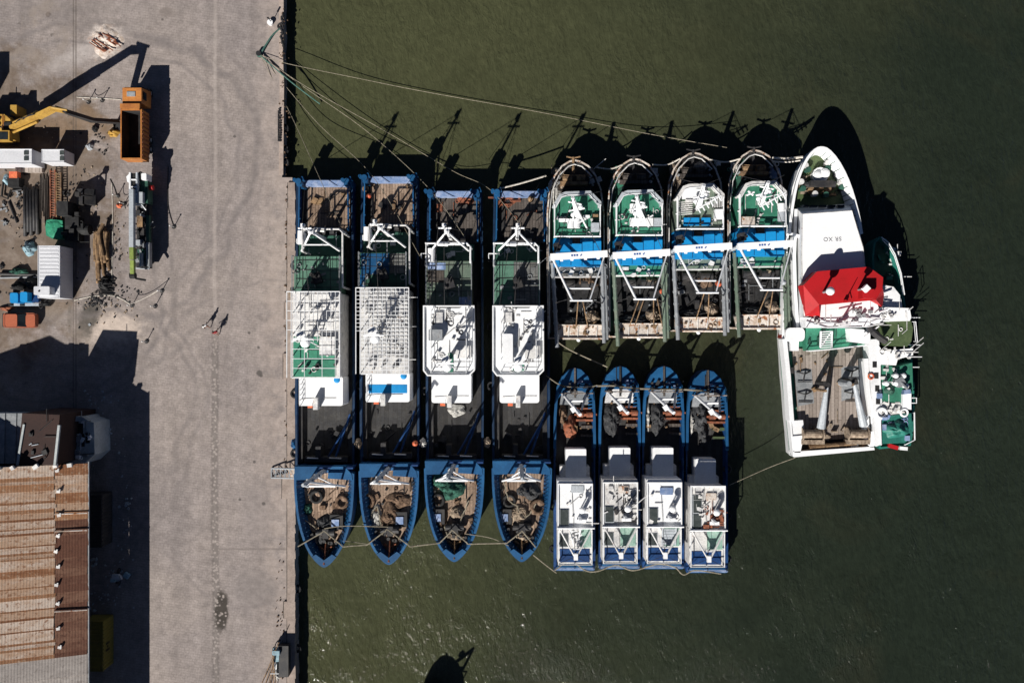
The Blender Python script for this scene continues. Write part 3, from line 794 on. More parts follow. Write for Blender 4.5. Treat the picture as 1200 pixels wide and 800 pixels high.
    g.tube([FX(x0, yq, zq), FX(x0 + 14, yq - 1, zq), FX(x0 + 12, yq + 8, zq)], .04, 4); g.cut(); g.tube([FX(x0 + 22, yq + 7, zq), FX(x0 + 24, yq - 1, zq), FX(x0 + 40, yq - 1, zq)], .04, 4)
    obj('roof_conduit', g, MT['white_dirty'], fr); g = G()
    g.cbox((*FX(x0 + 18, yq + 5, zq)[:2], zq), (.5, 1.3, .9)); obj('roof_light', g, MT['white_dirty'], fr)
    g = G(); x, y, _ = FX(x0 + 9, yq + 9, 3.0); g.cbox((x, y, 2.7), (.55, .3, .4)); obj('side_light', g, MT['pink'], fr)
    # radar mast
    x, y, _ = FX(rp[0], rp[1], hz)
    g = G(); zt = hz + 5.2
    g.tube([(x, y, hz), (x, y, zt)], .17, 8, .10); g.tube([(x - 1.1, y - .1, hz + 3.4), (x + 1.1, y - .1, hz + 3.4)], .08, 5); g.tube([(x - .8, y, hz + 4.5), (x + .8, y, hz + 4.5)], .06, 5)
    for s in (-1, 1): g.tube([(x, y, hz + 3.2), (x + s * .9, y - .9, hz)], .07, 5)
    rm = obj('radar_mast', g, MT['white'], wh)
    g = G(); g.cyl((x, y - .5, hz + 2.4), .5, .35, 14); g.ball((x, y - .5, hz + 2.75), .5, 14, 6, .5); obj('radar_dome', g, MT['white_clean'], rm)
    g = G(); g.cbox((x, y + .3, zt - 1.4), (.8, .8, .9), .3); g.cbox((x, y, zt), (1.6, .18, .15), .5); obj('radar_scanner', g, MT['white'], rm)
    # ---- well deck details: side coamings, dark hatch, boom
    g = G(); ye = 471 if grid else 473
    xa, xb = X0 + 9, X1 - 9
    g.pbox(FX, X0 + 2, ye - 120, X0 + 8, ye + 66, -.05, .55); g.cut(); g.pbox(FX, X1 - 8, ye - 120, X1 - 3, ye + 66, -.05, .55); obj('side_coaming', g, MT['dark'], root)
    g = G(); g.tube([FX(X1 - 8, ye + 20, .9), FX(X1 - 34, ye + 66, .9)], .12, 6); g.cut(); g.tube([FX(X1 - 5, ye + 10, .9), FX(X1 - 24, ye + 66, .9)], .12, 6); obj('derrick_boom', g, MT['blue_deep'], root)
    g = G(); g.pbox(FX, X0 + 11, ye + 60, X1 - 8, ye + 66, -.1, 1.4); g.pbox(FX, X0 + 24, ye + 48, X0 + 30, ye + 60, -.1, 1.6); obj('deck_winch', g, MT['dark'], root)
    g = G()
    for (a, b) in ((X0 + 14, X0 + 27), (X0 + 40, X0 + 54)):
        g.tube([FX(a, ye + 61, 1.5), FX(b, ye + 61.5, 1.5)], .09, 5)
    obj('winch_bar', g, MT['white_dirty'], root, split=True)
    clutter(FX, X0 + 14, YS + 12, X1 - 8, YS + 58, .1, 9, 900 + no, 'dark', root, .9, .5); clutter(FX, X0 + 14, YS + 10, X1 - 8, YS + 40, .1, 5, 910 + no, 'orange_rust' if col > 1 else 'timber', root, .9, .4)
    clutter(FX, X0 + 10, ye + 4, X1 - 8, ye + 40, -.1, 5, 920 + no, 'dark', root, .5, .3); clutter(FX, X0 + 10, ye + 30, X1 - 8, ye + 62, -.1, 10, 930 + no, 'dark', root, 1.0, .8)
    clutter(FB, 588, 562, 636, 610, 1.77, 9, 940 + no, 'net_brown', root, .8, .4); clutter(FB, 588, 560, 636, 600, 1.77, 5, 950 + no, 'dark', root, .5, .3); clutter(FX, gx0 + 3, yg0 + 3, gx1 - 3, yg1 - 3, 2.84, 10, 960 + no, 'grey', root, .6, .4); clutter(FX, gx0 + 3, yr + 3, gx1 - 3, yg0 - 3, .9, 7, 970 + no, 'grey_light', root, .7, .6)
    # ---- forecastle
    bo = [(576, 541), (576.5, 572), (579.5, 600), (585, 622), (592, 639), (600, 650), (607, 656.5), (611.5, 658.5), (616, 656.5), (623, 650), (631, 639), (638.5, 622), (644, 600), (646.5, 572), (647, 541)]
    pts = smooth_poly([FB(a, b, 3.0)[:2] for a, b in bo], 1)
    hull_shell(root, pts, 3.0, 1.75, .85, MT['blue'], MT['wood'], w=.26, bscale=.86, name='bow', deckname='foredeck', ribs=.42, ribmat=MT['blue'])
    # whaleback plates at the aft edge with a notch in the middle
    for a in (((577, 540), (604, 540), (608, 545), (603, 555), (578, 556)), ((617, 545), (621, 540), (636, 540), (644, 549), (645, 556), (616, 554))):
        g = G(); g.ppoly(FB, a, 1.7, 3.06); obj('whaleback', g, MT['blue'], root)
    g = G(); g.pbox(FB, 577.5, 541, 645.5, 543, -.1, 3.02); obj('fore_bulkhead', g, MT['blue_deep'], root)
    # stem head, anchor roller and anchor
    g = G(); g.ppoly(FB, [(597, 646), (607, 655.5), (611.5, 657.5), (616, 655.5), (626, 646), (621, 643), (611.5, 650), (602, 643)], 2.6, 3.08); obj('stem_plate', g, MT['blue'], root)
    g = G(); g.tube([FB(611.5, 655, 3.1), FB(611.5, 640, 2.5), FB(611, 630, 2.0)], .11, 6); x, y, _ = FB(611, 632, 2.2); g.tube([(x - .7, y - .2, 2.0), (x, y - .7, 2.1), (x + .7, y - .2, 2.0)], .12, 6); obj('anchor', g, MT['orange_rust' if col < 2 else 'timber'], root)
    # windlass
    g = G(); x, y, _ = FB(612, 616, 1.75); g.tube([(x - 1.1, y, 2.3), (x - .4, y, 2.3)], .38, 12); g.tube([(x + .3, y, 2.3), (x + 1.0, y, 2.3)], .42, 12); g.cbox((x, y - .1, 1.75), (.7, 1.1, .9)); g.cyl((x - .2, y - 1.0, 1.75), .2, .7, 10); g.cyl((x + .6, y - 1.2, 1.75), .2, .7, 10)
    obj('windlass', g, MT['dark'], root)
    g = G(); x, y, _ = FB(601, 619, 1.75)
    for s in (-.5, .5): g.cyl((x + s, y + (-.2 if s > 0 else .1), 1.75), .17, .75, 10)
    x, y, _ = FB(620, 628, 1.75)
    for s in (-.4, .4): g.cyl((x + s, y, 1.75), .17, .7, 10)
    obj('mooring_bitt', g, MT['dark'], root, split=True)
    # hatch with pale lid on the foredeck
    g = G(); x, y, _ = FB(624 if col < 2 else 592, 604, 1.75); g.cbox((x, y, 1.75), (1.5, 1.7, .55)); hb = obj('hatch_coaming', g, MT['dark'], root)
    g = G(); g.cbox((x - .1, y - .1, 2.3), (.85, .85, .12)); obj('hatch_lid', g, MT['blue_faded'], hb)
    # fore mast with A-frame stays
    bx, by, _ = FB(611, 545.5, 3.0)
    HM = 12.0
    g = G(); g.tube([(bx, by, 1.7), (bx, by, HM)], .27, 8, .2); g.cbox((bx, by, 5.8), (.9, .3, .25)); g.cbox((bx, by, 9.0), (.8, .3, .25)); g.tube([(bx, by, HM), (bx + .5, by - .2, HM - .2)], .12); m_ = obj('fore_mast', g, MT['grey_light'], root)
    for s in (-1, 1):
        g = G(); g.seg((bx, by + .05, HM - 1.6), (bx + s * 2.2, by - 1.9, 1.9), .12, 8); obj('strut', g, MT['white'], m_)
        g = G(); g.seg((bx, by, 6.5), (bx + s * 1.6, by - 1.4, 4.2), .08, 8); obj('brace', g, MT['white'], m_)
    g = G(); g.seg((bx - 1.65, by - 1.45, 4.3), (bx + 1.65, by - 1.45, 4.3), .13); obj('crossbar', g, MT['white'], m_)
    # tyres and cloth hung on the outside
    g = G()
    for yy in (120, 200): pass
    for k, yy in enumerate((300, 380, 450, 520)):
        x, y, _ = FX(X0 - 1.2, yy + (no * 7) % 13, .3); g.torus((x, y, .3), .42, .14, 14, 6, tilt=(0, 0))
    obj('fender', g, MT['black'], root, split=True)
    return root

ORD = ['first', 'second', 'third', 'fourth']
BIG = ['big trawler nearest the quay', 'second big trawler from the quay', 'third big trawler from the quay', 'fourth big trawler from the quay']
AL = ['big blue-bowed trawler against the quay, green top deck under white pipe grid',
      'big blue-bowed trawler with full white pipe grid and blue roof stripe',
      'big blue-bowed trawler with white wheelhouse and brown patched deck, third from quay',
      'big blue-bowed trawler with white wheelhouse, farthest from the quay beside the green-decked boats']
FG = [Frame(-7.50, -.42), Frame(0, 0)]
FP = [Frame(-7.67, 0), Frame(0, 0)]
FBs = [Frame(-22.45, -.62), Frame(-15.1, -.32), Frame(-7.67, 0), Frame(0, 0)]
for i in range(4):
    F = FG[i] if i < 2 else FP[i - 2]
    big_trawler(F, FBs[i], i < 2, i + 1, AL[i], i)

# loose gear on the foredecks and sterns
Z = 1.77
def on(i): return 'on the ' + ['big trawler nearest the quay', 'second big trawler from quay', 'third big trawler from quay', 'fourth big trawler from quay'][i]
gt = 'tyres lying on the foredecks'
tyre(FBs[0], 600, 575, Z, .62, 'black tyre nearest the white mast ' + on(0), gt)
tyre(FBs[0], 630, 581, Z, .62, 'brown muddy tyre at the right bulwark ' + on(0), gt, 'net_brown')
tyre(FBs[1], 585, 583, Z, .68, 'muddy tyre by the left bulwark ' + on(1), gt, 'net_brown')
tyre(FBs[2], 592, 585, Z, .62, 'dark tyre beside the green net ' + on(2), gt)
tyre(FBs[3], 597, 586, Z, .62, 'dark tyre under pale rope ' + on(3), gt)
tyre(FBs[3], 631, 593, Z, .72, 'large brown coil by the right bulwark ' + on(3), gt, 'net_brown', .26)
pile(FBs[0], 611, 606, Z, 11, 9, .6, 'net_dark', 'small dark net heap ' + on(0), None, 3)
pile(FBs[0], 589, 590, Z, 6, 7, .5, 'net_green', 'small green cloth heap ' + on(0), None, 5)
pile(FBs[0], 606, 628, Z, 5, 8, .4, 'net_dark', 'black rope heap at the bow tip ' + on(0), None, 51)
pile(FBs[1], 612, 600, Z, 12, 17, .8, 'net_brown', 'big brown net heap ' + on(1), None, 7)
pile(FBs[1], 621, 583, Z, 15, 9, .5, 'net_brown', 'brown net spread along the right side ' + on(1), None, 8)
pile(FBs[1], 594, 603, Z, 8, 15, .4, 'net_white', 'pale rope heap in long loops ' + on(1), None, 9, coils=8)
pile(FBs[1], 641, 562, Z, 5, 6, .7, 'net_dark', 'dark bundle in the right corner ' + on(1), None, 19)
pile(FBs[2], 596, 563, Z, 14, 8, .8, 'net_green', 'green net heap by the mast ' + on(2), None, 11)
pile(FBs[2], 608, 574, Z, 15, 12, .9, 'net_green', 'large dark green net heap ' + on(2), None, 12)
pile(FBs[2], 614, 601, Z, 9, 8, .6, 'net_sand', 'round sand coloured net heap ' + on(2), None, 13)
pile(FBs[2], 612, 628, Z, 11, 6, .6, 'net_sand', 'pale rope tangle on the windlass ' + on(2), None, 14, coils=7)
pile(FBs[2], 594, 612, Z, 8, 9, .5, 'net_brown', 'brown net heap at the left ' + on(2), None, 15)
pile(FBs[3], 620, 576, Z, 14, 9, .8, 'net_dark', 'dark net heap behind the mast ' + on(3), None, 17)
pile(FBs[3], 608, 605, Z, 12, 13, .6, 'net_sand', 'sand coloured net heap with rope loops ' + on(3), None, 18, coils=8)
pile(FBs[3], 612, 628, Z, 10, 6, .6, 'net_sand', 'pale rope tangle by the windlass ' + on(3), None, 20, coils=7)
pile(FBs[3], 616, 614, Z, 7, 7, .5, 'net_dark', 'small black heap amid the rope ' + on(3), None, 21)
for i, lst in enumerate(([(583, 600, 603, 615, 612, 630)], [(588, 606, 596, 590, 603, 623)], [(585, 592, 596, 610, 604, 630), (618, 612, 622, 600, 628, 586)], [(590, 560, 596, 585, 606, 592), (606, 592, 610, 610, 617, 622), (603, 620, 622, 600, 628, 590)])):
    for j, s in enumerate(lst):
        q = FBs[i]; g = G()
        g.tube(curve([q(s[0], s[1], Z + .5), q(s[2], s[3], Z + .35), q(s[4], s[5], Z + .5)], 8, 0, .05, i * 3 + j), .07, 5)
        tag(obj('deck_rope', g, MT['rope']), ['pale rope trailing', 'second pale rope', 'third pale rope'][j] + ' over the gear ' + on(i), 'rope')
# stern gear
def rust_frame(F, px, py, lab, seed):
    rs = random.Random(seed); x, y, _ = F(px, py, .1); g = G()
    for k in range(9):
        a = rs.uniform(0, 3.14); l = rs.uniform(.5, 1.6); cx, cy = x + rs.uniform(-1, 1), y + rs.uniform(-.6, .6)
        g.tube([(cx, cy, .25 + rs.random() * .3), (cx + math.cos(a) * l, cy + math.sin(a) * l * .6, .25 + rs.random() * .4)], .13, 6)
    g.torus((x + .4, y, .3), .45, .12, 12, 5); g.cbox((x - .5, y, .1), (.6, .5, .45), .5)
    tag(obj('otter_chain', g, MT['orange_rust']), lab, 'fishing gear', 'rusty chains on the sterns')
rust_frame(FP[0], 623, 235, 'heap of rusty orange chain on the stern of the third big trawler from the quay', 4)
rust_frame(FP[1], 591, 238, 'heap of rusty orange chain at left on the stern of the fourth big trawler', 5)
rust_frame(FP[1], 601, 231, 'smaller rusty chain heap right beside the orange one on the fourth big trawler', 6)
def ballt(F, px, py, z, r, m, lab):
    g = G(); x, y, _ = F(px, py, z); g.ball((x, y, z + r), r, 14, 8); g.tube([(x, y, z + 2 * r), (x, y, z + 2 * r + .15)], .06); g.smooth = True
    tag(obj('net_float', g, MT[m]), lab, 'float', 'round floats on the boats')
ballt(FG[1], 429, 222, .9, .38, 'timber', 'brown round float at left on the stern of the second big trawler')
ballt(FG[1], 433, 230, .9, .3, 'pink', 'orange float beside the brown one on the second big trawler')
ballt(FP[1], 622, 234, .9, .38, 'timber', 'brown round float on the stern of the fourth big trawler')
ballt(FG[1], 487, 519, 1.0, .35, 'pink', 'orange float on the rail between the second and third big trawlers')
# heaps over the rails between the hulls
for k, (px, py, m) in enumerate(((420, 520, 'net_sand'), (496, 519, 'net_white'), (571, 518, 'net_sand'))):
    pile(W0, px, py, 1.06, 4, 6, .5, m, ['sandy rope bunch', 'white rope bunch', 'beige rope bunch'][k] + ' over the rails between the %s and %s big trawlers' % (ORD[k], ORD[k + 1]), None, 30 + k, coils=5, name='rope_bunch', cat='rope')
pile(FP[0], 612, 481, 0, 10, 7, .9, 'net_white', 'crumpled white net in front of the third big trawler wheelhouse', None, 44, coils=4)
g = G(); x, y, _ = FP[0](619, 247, .1); g.cbox((x, y, .1), (1.4, 1.0, .5), .3); tag(obj('fish_crate', g, MT['wood_grey']), 'grey wooden crate on the stern of the third big trawler', 'crate')
# ---------------------------------------------------------------- green-decked trawlers, bows away from the quay road (surveyed on the 1st)
def green_trawler(F, no, label):
    root = thing('deck_trawler', label, 'fishing boat', (*F(675, 300, WZ)[:2], WZ), 'green-decked trawlers in a row')
    i = no - 1
    out = [(642, 397), (641, 340), (640.5, 250), (643, 222), (649, 206), (658, 194), (667, 188.5), (673, 187), (680, 188.5), (690, 194), (699, 206), (705, 222), (708.5, 250), (709, 340), (708, 397)]
    pts = [F(a, b, 1.7)[:2] for a, b in out]
    hull_shell(root, pts, 1.7, .7, .42, MT['dark'], MT[['wood_grey', 'green_dark', 'wood_grey', 'green_dark'][i]], w=.14, bscale=.90, capmat=MT['white_rust'], name='hull', deckname='deck')
    # inner coaming line parallel to the rail (left side shows it)
    g = G(); g.tube([F(a, b, 1.9) for a, b in ((644, 390), (643.5, 300), (644, 250), (647, 224), (655, 206), (666, 195), (673, 192.5), (682, 195), (694, 207))], .07, 5); obj('rubbing_rail', g, MT['white_dirty'], root)
    # foredeck well, dark winch and chain
    g = G(); g.ppoly(F, [(659, 223), (659, 206), (665, 196), (684, 196), (692, 206), (694, 223)], .7, .95); obj('fore_platform', g, MT['dark'], root)
    g = G(); x, y, _ = F(672, 210, .95); g.tube([(x - 1.3, y, 1.5), (x - .2, y, 1.5)], .4, 10); g.tube([(x + .3, y, 1.5), (x + 1.3, y, 1.5)], .4, 10); g.cbox((x, y - .6, .95), (3.2, .4, .8)); g.tube([(x - 1.2, y + .3, 1.9), (x + 1.2, y + .2, 1.9)], .05)
    obj('windlass', g, MT['timber' if i in (0, 3) else 'wood_grey'], root)
    g = G(); g.tube([F(672, 184, 1.9), F(672, 192, 1.7), F(672, 203, 1.4)], .16, 6); x, y, _ = F(672, 183.5, 1.9); g.tube([(x - .8, y, 1.9), (x, y - .15, 1.8), (x + .8, y, 1.9)], .09); obj('bow_roller', g, MT['dark'] if i else MT['timber'], root)
    g = G()
    for s in (655, 691):
        x, y, _ = F(s, 212, .95)
        for k in (-.3, .3): g.cyl((x, y + k, .95), .13, .7, 8)
    obj('mooring_bitt', g, MT['grey'], root, split=True)
    # wheelhouse block with the white windbreak around the front
    hz = 3.5
    g = G(); g.ppoly(F, [(649.5, 279), (649, 240), (656, 228), (695, 228), (702.5, 240), (703, 279)], .6, hz); wh = obj('wheelhouse', g, MT['green' if i != 2 else 'green_pale'], root)
    g = G(); pa = [F(a, b, hz + .9) for a, b in ((647.5, 241), (656, 227), (663, 224.5), (692, 223.5), (704.5, 236), (705, 241))]
    L = [Vector(p[:2]) for p in pa]; c0 = Vector(F(676, 262, hz)[:2])
    inn = [p + (c0 - p).normalized() * .42 for p in L]
    g.prism([tuple(p) for p in L] + [tuple(p) for p in inn[::-1]], hz - .6, hz + .9); wb = obj('windbreak', g, MT['grey_light' if i < 2 else 'white_dirty'], wh)
    g = G(); g.tube([(p[0], p[1], hz + .93) for p in [tuple(q) for q in inn]], .05, 5); obj('windbreak_rim', g, MT['white'], wb)
    g = G(); g.rail([F(649.5, 241, hz), F(649.5, 278, hz), F(702.5, 278, hz), F(702.5, 241, hz)], .9, .09, 1.5); obj('bridge_rail', g, MT['white'], wh)
    for k in range(5):
        a = F(658 + k * 7.6, 224.5, hz - .6); g = G(); g.cbox((a[0] + .2, a[1] + .12, hz - .5), (.55, .06, .6)); obj('window', g, MT['glass'], wh)
    # leaning white mast with ladder and yard
    b = F(679 if i < 2 else 683, 258, hz); t = F(671 + (0, 0, 12, 11)[i], 231, 10.5)
    bx, by = F(680 + (0, -1, 5, 4)[i], 261, 0)[:2]
    g = G(); B = Vector(F(*((679, 257), (676, 250))[i > 1], hz)); T = Vector(F(*((671, 231), (676, 226))[i > 1], 7.2)); bx, by = B.x, B.y; g.tube([B, T], .42, 8, .2)
    g.tube([B.lerp(T, .45) + Vector((-.9, -.15, 0)), B.lerp(T, .45) + Vector((.9, .15, 0))], .11, 6)
    g.tube([B.lerp(T, .72) + Vector((-.7, .2, 0)), B.lerp(T, .72) + Vector((.8, -.1, 0))], .09, 6)
    m_ = obj('mast', g, MT['white_clean'], wh)
    g = G(); x, y, z = B.lerp(T, .55); g.ball((x + .5, y, z), .32, 10, 6, .6); g.cut(); x, y, z = B.lerp(T, .3); g.ball((x - .5, y - .2, z), .28, 10, 6, .6); obj('radar_dome', g, MT['white_clean'], m_)
    if i < 2:
        g = G()
        for s in (-1, 1): g.tube([B.lerp(T, .6), (bx + s * .9, by - 1.1, hz)], .09, 6)
        obj('mast_leg', g, MT['white'], m_)
        g = G(); g.cbox((bx + .2, by - .5, hz + 2.4), (1.7, .16, .16), .5); obj('yard', g, MT['white'], m_)
    else:
        g = G(); A = Vector((bx - 1.0, by - .9, hz + 3.0)); E = Vector((bx + 1.7, by + .6, hz + 3.2))
        g.tube([A, E], .09, 6)
        for k in range(6):
            q = A.lerp(E, (k + .5) / 6); d = Vector((.28, -.5, 0)); g.tube([q - d * .4, q + d], .08, 5)
        g.tube([A + Vector((.1, .9, 0)), A], .06, 5); g.tube([A + Vector((.1, .9, 0)), E], .05, 5)
        obj('antenna_comb', g, MT['white'], m_)
    g = G(); g.tube([T, (bx - 2.6, by + 2.9, hz + .9)], .03, 4); g.tube([T, (bx + 2.4, by + 3, hz + .9)], .03, 4); g.tube([T, F(650, 300, 5.2)], .03, 4); g.tube([T, F(705, 298, 5.2)], .03, 4); obj('stay_wire', g, MT['dark'], m_)
    # lockers and rafts on the bridge roof
    def box(nm, x0, y0, x1, y1, z1, m):
        g = G(); g.pbox(F, x0, y0, x1, y1, hz, z1); return obj(nm, g, MT[m], wh)
    def drum(px, py, m='white', r=.42):
        g = G(); x, y, _ = F(px, py, hz + .5); g.tube([(x, y - .5, hz + .5), (x, y + .5, hz + .5)], r, 12); obj('raft_canister', g, MT[m], wh)
    if i == 0:
        box('bench', 655, 256, 666, 259.5, hz + .6, 'white'); drum(669, 262); drum(676, 262, 'white', .38); box('deck_locker', 693, 261, 702, 271, hz + .8, 'grey_light'); box('side_step', 684, 252, 691, 255, hz + .5, 'white')
        box('exhaust_box', 695, 251, 701, 254, hz + .4, 'timber')
    elif i == 1:
        box('long_locker', 666, 257, 693, 266, hz + .7, 'white'); box('deck_locker', 694, 257, 703, 266, hz + .8, 'grey_light'); drum(670, 246, 'white')
    elif i == 2:
        box('roof_hatch', 656, 217 + 13, 685, 242, hz + .25, 'white'); box('roof_step', 660, 242.5, 678, 246, hz + .4, 'white_dirty'); box('blue_tarpaulin', 658, 264, 676, 273, hz + .35, 'blue_bright'); box('blue_cushion', 679, 264, 689, 273, hz + .35, 'blue_bright'); box('deck_locker', 694, 254, 703, 265, hz + .8, 'white')
        g = G()
        for k in range(7): g.tube([F(652, 246 + k * 2.4, hz + .3), F(668, 245 + k * 2.4, hz + .3)], .05, 5)
        g.cut()
        for k in range(6): g.tube([F(691 + k * 2, 240, hz + .7), F(691 + k * 2, 252, hz + .7)], .05, 5)
        obj('stowed_ladder', g, MT['white_dirty'], wh)
    else:
        box('table', 652, 266, 667, 277, hz + .9, 'white_rust'); drum(699, 256); drum(699, 266, 'grey_light'); box('chart_box', 680, 271, 687, 277, hz + .5, 'green'); box('grating', 672, 232, 700, 250, hz + .05, 'green')
        g = G(); g.tube([F(658, 236, hz + 1.4), F(664, 241, hz + 1.4)], .12); g.tube([F(656, 241, hz + 1.4), F(665, 237, hz + 1.4)], .12); obj('antenna', g, MT['white'], wh)
    clutter(F, 652, 244, 701, 276, hz, 14, 60 + no, 'white_dirty', wh, .4, .4); clutter(F, 652, 232, 701, 276, hz, 8, 80 + no, 'dark', wh, .4, .4)
    clutter(F, 645, 200, 662, 224, .75, 9, 90 + no, ['net_sand', 'green', 'net_sand', 'green'][i], root, .8, .3)
    clutter(F, 690, 196, 703, 220, .75, 8, 95 + no, 'white_dirty', root, .6, .4)
    # blue roof
    g = G(); g.pbox(F, 649, 279, 704.5, 312, .6, 3.2); br = obj('blue_roof', g, MT['blue_bright'], root)
    g = G(); g.pbox(F, 671, 276.5, 680, 285, 3.2, 3.7); obj('funnel', g, MT['black'], br)
    g = G()
    for k in range(4): g.tube([F(656 + k * 13, 280, 3.24), F(656 + k * 13, 311, 3.24)], .03, 4)
    g.tube([F(649, 296, 3.24), F(704, 296, 3.24)], .03, 4); obj('roof_seam', g, MT['blue_deep'], br)
    g = G(); x, y, _ = F(652, 291, 3.2); g.cbox((x, y, 3.2), (.6, .9, 1.5), .2); g.tube([(x, y, 4), (x + .3, y, 5)], .18); obj('roof_crane', g, MT['dark'], br)
    # grey plated deck and aft rail
    g = G(); g.pbox(F, 652, 312.5, 703, 325, .6, 2.5); obj('aft_upper_deck', g, MT['grey_deck' if i == 0 else ('green_pale' if i == 2 else 'green')], root)
    g = G(); g.rail([F(651, 325, 2.5), F(702, 324.5, 2.5)], .5, .10, 2, ()); obj('aft_rail', g, MT['white_dirty'], root)
    # working deck clutter under the gantry
    g = G(); g.pbox(F, 649, 326, 705, 384, .5, .8); obj('working_deck', g, MT['black'], root)
    g = G(); x, y, _ = F(676, 333, .8)
    for k in (-1.7, .4): g.tube([(x + k, y, 1.5), (x + k + 1.4, y, 1.5)], .55, 12)
    obj('trawl_winch', g, MT['dark'], root, split=True)
    clutter(F, 652, 328, 704, 345, .8, 14, 600 + no, 'dark', root, .9, .6); clutter(F, 652, 328, 704, 378, .8, 16, 610 + no, 'dark', root, 1.0, .7); clutter(F, 654, 340, 702, 378, .8, 8, 620 + no, 'grey', root, .8, .5); clutter(F, 653, 314, 702, 324, 2.5, 9, 630 + no, 'white_dirty', root, .7, .4); clutter(F, 654, 383, 704, 394, 1.75, 7, 640 + no, 'timber', root, .5, .2)
    # stern platform
    g = G(); ys = 381; g.rbox(F, 651, ys, 707, ys + 15, 2, .2, 1.75); sp = obj('stern_platform', g, MT['white_rust'], root)
    g = G(); g.tube([F(651, ys + 15.5, 1.9), F(707, ys + 15.5, 1.9)], .12, 6); g.tube([F(651, ys - .3, 1.9), F(707, ys - .3, 1.9)], .08, 6); obj('stern_rail', g, MT['white_rust'], sp)
    g = G()
    for k in range(5): g.tube([F(656 + k * 11, ys + 1, 1.8), F(655 + k * 11, ys + 14, 1.8)], .06, 4)
    obj('platform_batten', g, MT['white_dirty'], sp, split=True)
    g = G(); x, y, _ = F(678, ys + 17, 1.8); g.ball((x, y, 1.8), .25, 8, 6); obj('stern_light', g, MT['white'], sp)
    # outrigger poles lying along both sides
    for k, (xa, ya, xb, yb) in enumerate(((647.5, 308, 653, 407), (705.5, 306, 708, 402), (709, 312, 712, 398))):
        g = G(); g.tube([F(xa, ya, 2.6), F(xb, yb, 2.6)], .22 if k < 2 else .13, 7)
        for q in range(7): 
            f = q / 7; g.torus(F(xa + (xb - xa) * f, ya + (yb - ya) * f, 2.6), .26, .05, 8, 4)
        obj('outrigger_pole', g, MT['grey' if i in (0, 2) else 'green_pale'], root)
    # stern gantry: cross beam on two legs
    gz = 5.4
    a = F(645, 301, gz); c = F(712, 297, gz); g = G(); g.wall([a, c], .72, gz - .45, gz); gb = obj('gantry_beam', g, MT['white_clean'], root)
    g = G(); n0 = Vector((c[0] - a[0], c[1] - a[1], 0)).normalized()
    for k in (.2, .38, .62, .84):
        q = Vector(a).lerp(Vector(c), k); g.cbox((q.x, q.y - .42, gz - .45), (.3, .22, .2)); g.cut()
    obj('beam_lug', g, MT['white'], gb)
    # painted mark on the beam: small blue block and slash
    q = Vector(a).lerp(Vector(c), .38); g = G()
    for k in range(3): g.cbox((q.x + k * .28, q.y + .02 + k * .015, gz), (.2, .2, .012))
    g.cbox((q.x + 1.0, q.y + .06, gz), (.12, .26, .012), -.7); obj('beam_mark', g, MT['letter_blue'], gb)
    for q, s in ((a, 1), (c, -1)):
        g = G(); g.tube([(q[0] + s * .15, q[1], .7), (q[0] + s * .05, q[1], gz - .4)], .2, 8); obj('gantry_leg', g, MT['grey_light'], root)
    # V boom running down to the stern
    L1 = F(671, 352, 6.6); L2 = F(691, 352, 6.6)
    g = G(); g.tube([(a[0] + .3, a[1] - .2, gz - .3), L1], .13, 7); g.cut(); g.tube([(c[0] - .3, c[1] - .2, gz - .3), L2], .08, 7); obj('gantry_boom', g, MT['white'], root)
    g = G(); g.tube([(L1[0] - .3, L1[1], 6.6), (L2[0] + .3, L2[1], 6.6)], .11, 7); g.cut(); g.tube([F(664, 338, 6.1), F(692, 338, 6.1)], .09, 6); obj('boom_crossbar', g, MT['white'], root)
    g = G()
    for s in ((-.35, -.6), (.15, -.3), (1.2, .8), (1.6, 1.3)) if i in (1,) else ((-.1, -.2), (.4, .5)):
        g.tube([(L1[0] + .7 + s[0], L1[1], 6.6), (F(679, 384, 1.9)[0] + s[1] * 2, F(679, 384, 1.9)[1], 1.9)], .06, 5)
    obj('lifting_tackle', g, MT['timber'], root)
    # portal posts at mid deck
    g = G(); g.tube([F(651, 355, .7), F(651, 355, 3.2), F(664, 351, 3.6)], .07, 6); g.cut(); g.tube([F(706, 355, .7), F(706, 355, 3.2), F(694, 352, 3.6)], .07, 6); obj('fairlead_post', g, MT['dark'], root)
    return root

GB = ['leftmost green-decked trawler', 'second green-decked trawler', 'third green-decked trawler', 'green-decked trawler beside the white ship']
GL = ['green-decked trawler at the left end of its row with grey plated aft deck',
      'second green-decked trawler from left with a long white locker on its bridge',
      'third green-decked trawler from left with pale cream hatch and small blue tarpaulins on its bridge',
      'green-decked trawler beside the big white ship with rusty white table on its bridge']
FGr = [Frame(0, 0), Frame(6.93, .15), Frame(13.77, .85), Frame(20.75, 1.15)]
for i in range(4): green_trawler(FGr[i], i + 1, GL[i])
def netB(i, px, py, z, rx, ry, h, m, lab, seed, **k): pile(FGr[i], px, py, z, rx, ry, h, m, lab, None, seed, **k)
netB(0, 650, 222, .75, 7, 16, .5, 'net_white', 'long pale net down the left foredeck of the leftmost green-decked trawler', 61)
netB(0, 655, 203, .75, 9, 6, .4, 'net_sand', 'sandy net at the bow of the leftmost green-decked trawler', 62)
netB(0, 692, 204, .75, 6, 7, .4, 'net_sand', 'small sandy heap at the right bow of the leftmost green-decked trawler', 63)
netB(1, 656, 206, .75, 8, 8, .4, 'net_sand', 'sandy heap at the bow of the second green-decked trawler', 64)
netB(2, 652, 212, .75, 6, 15, .5, 'net_sand', 'sandy net along the left foredeck of the third green-decked trawler', 65)
netB(2, 682, 203, .95, 9, 5, .4, 'net_white', 'white rope tangle on the bow of the third green-decked trawler', 66)
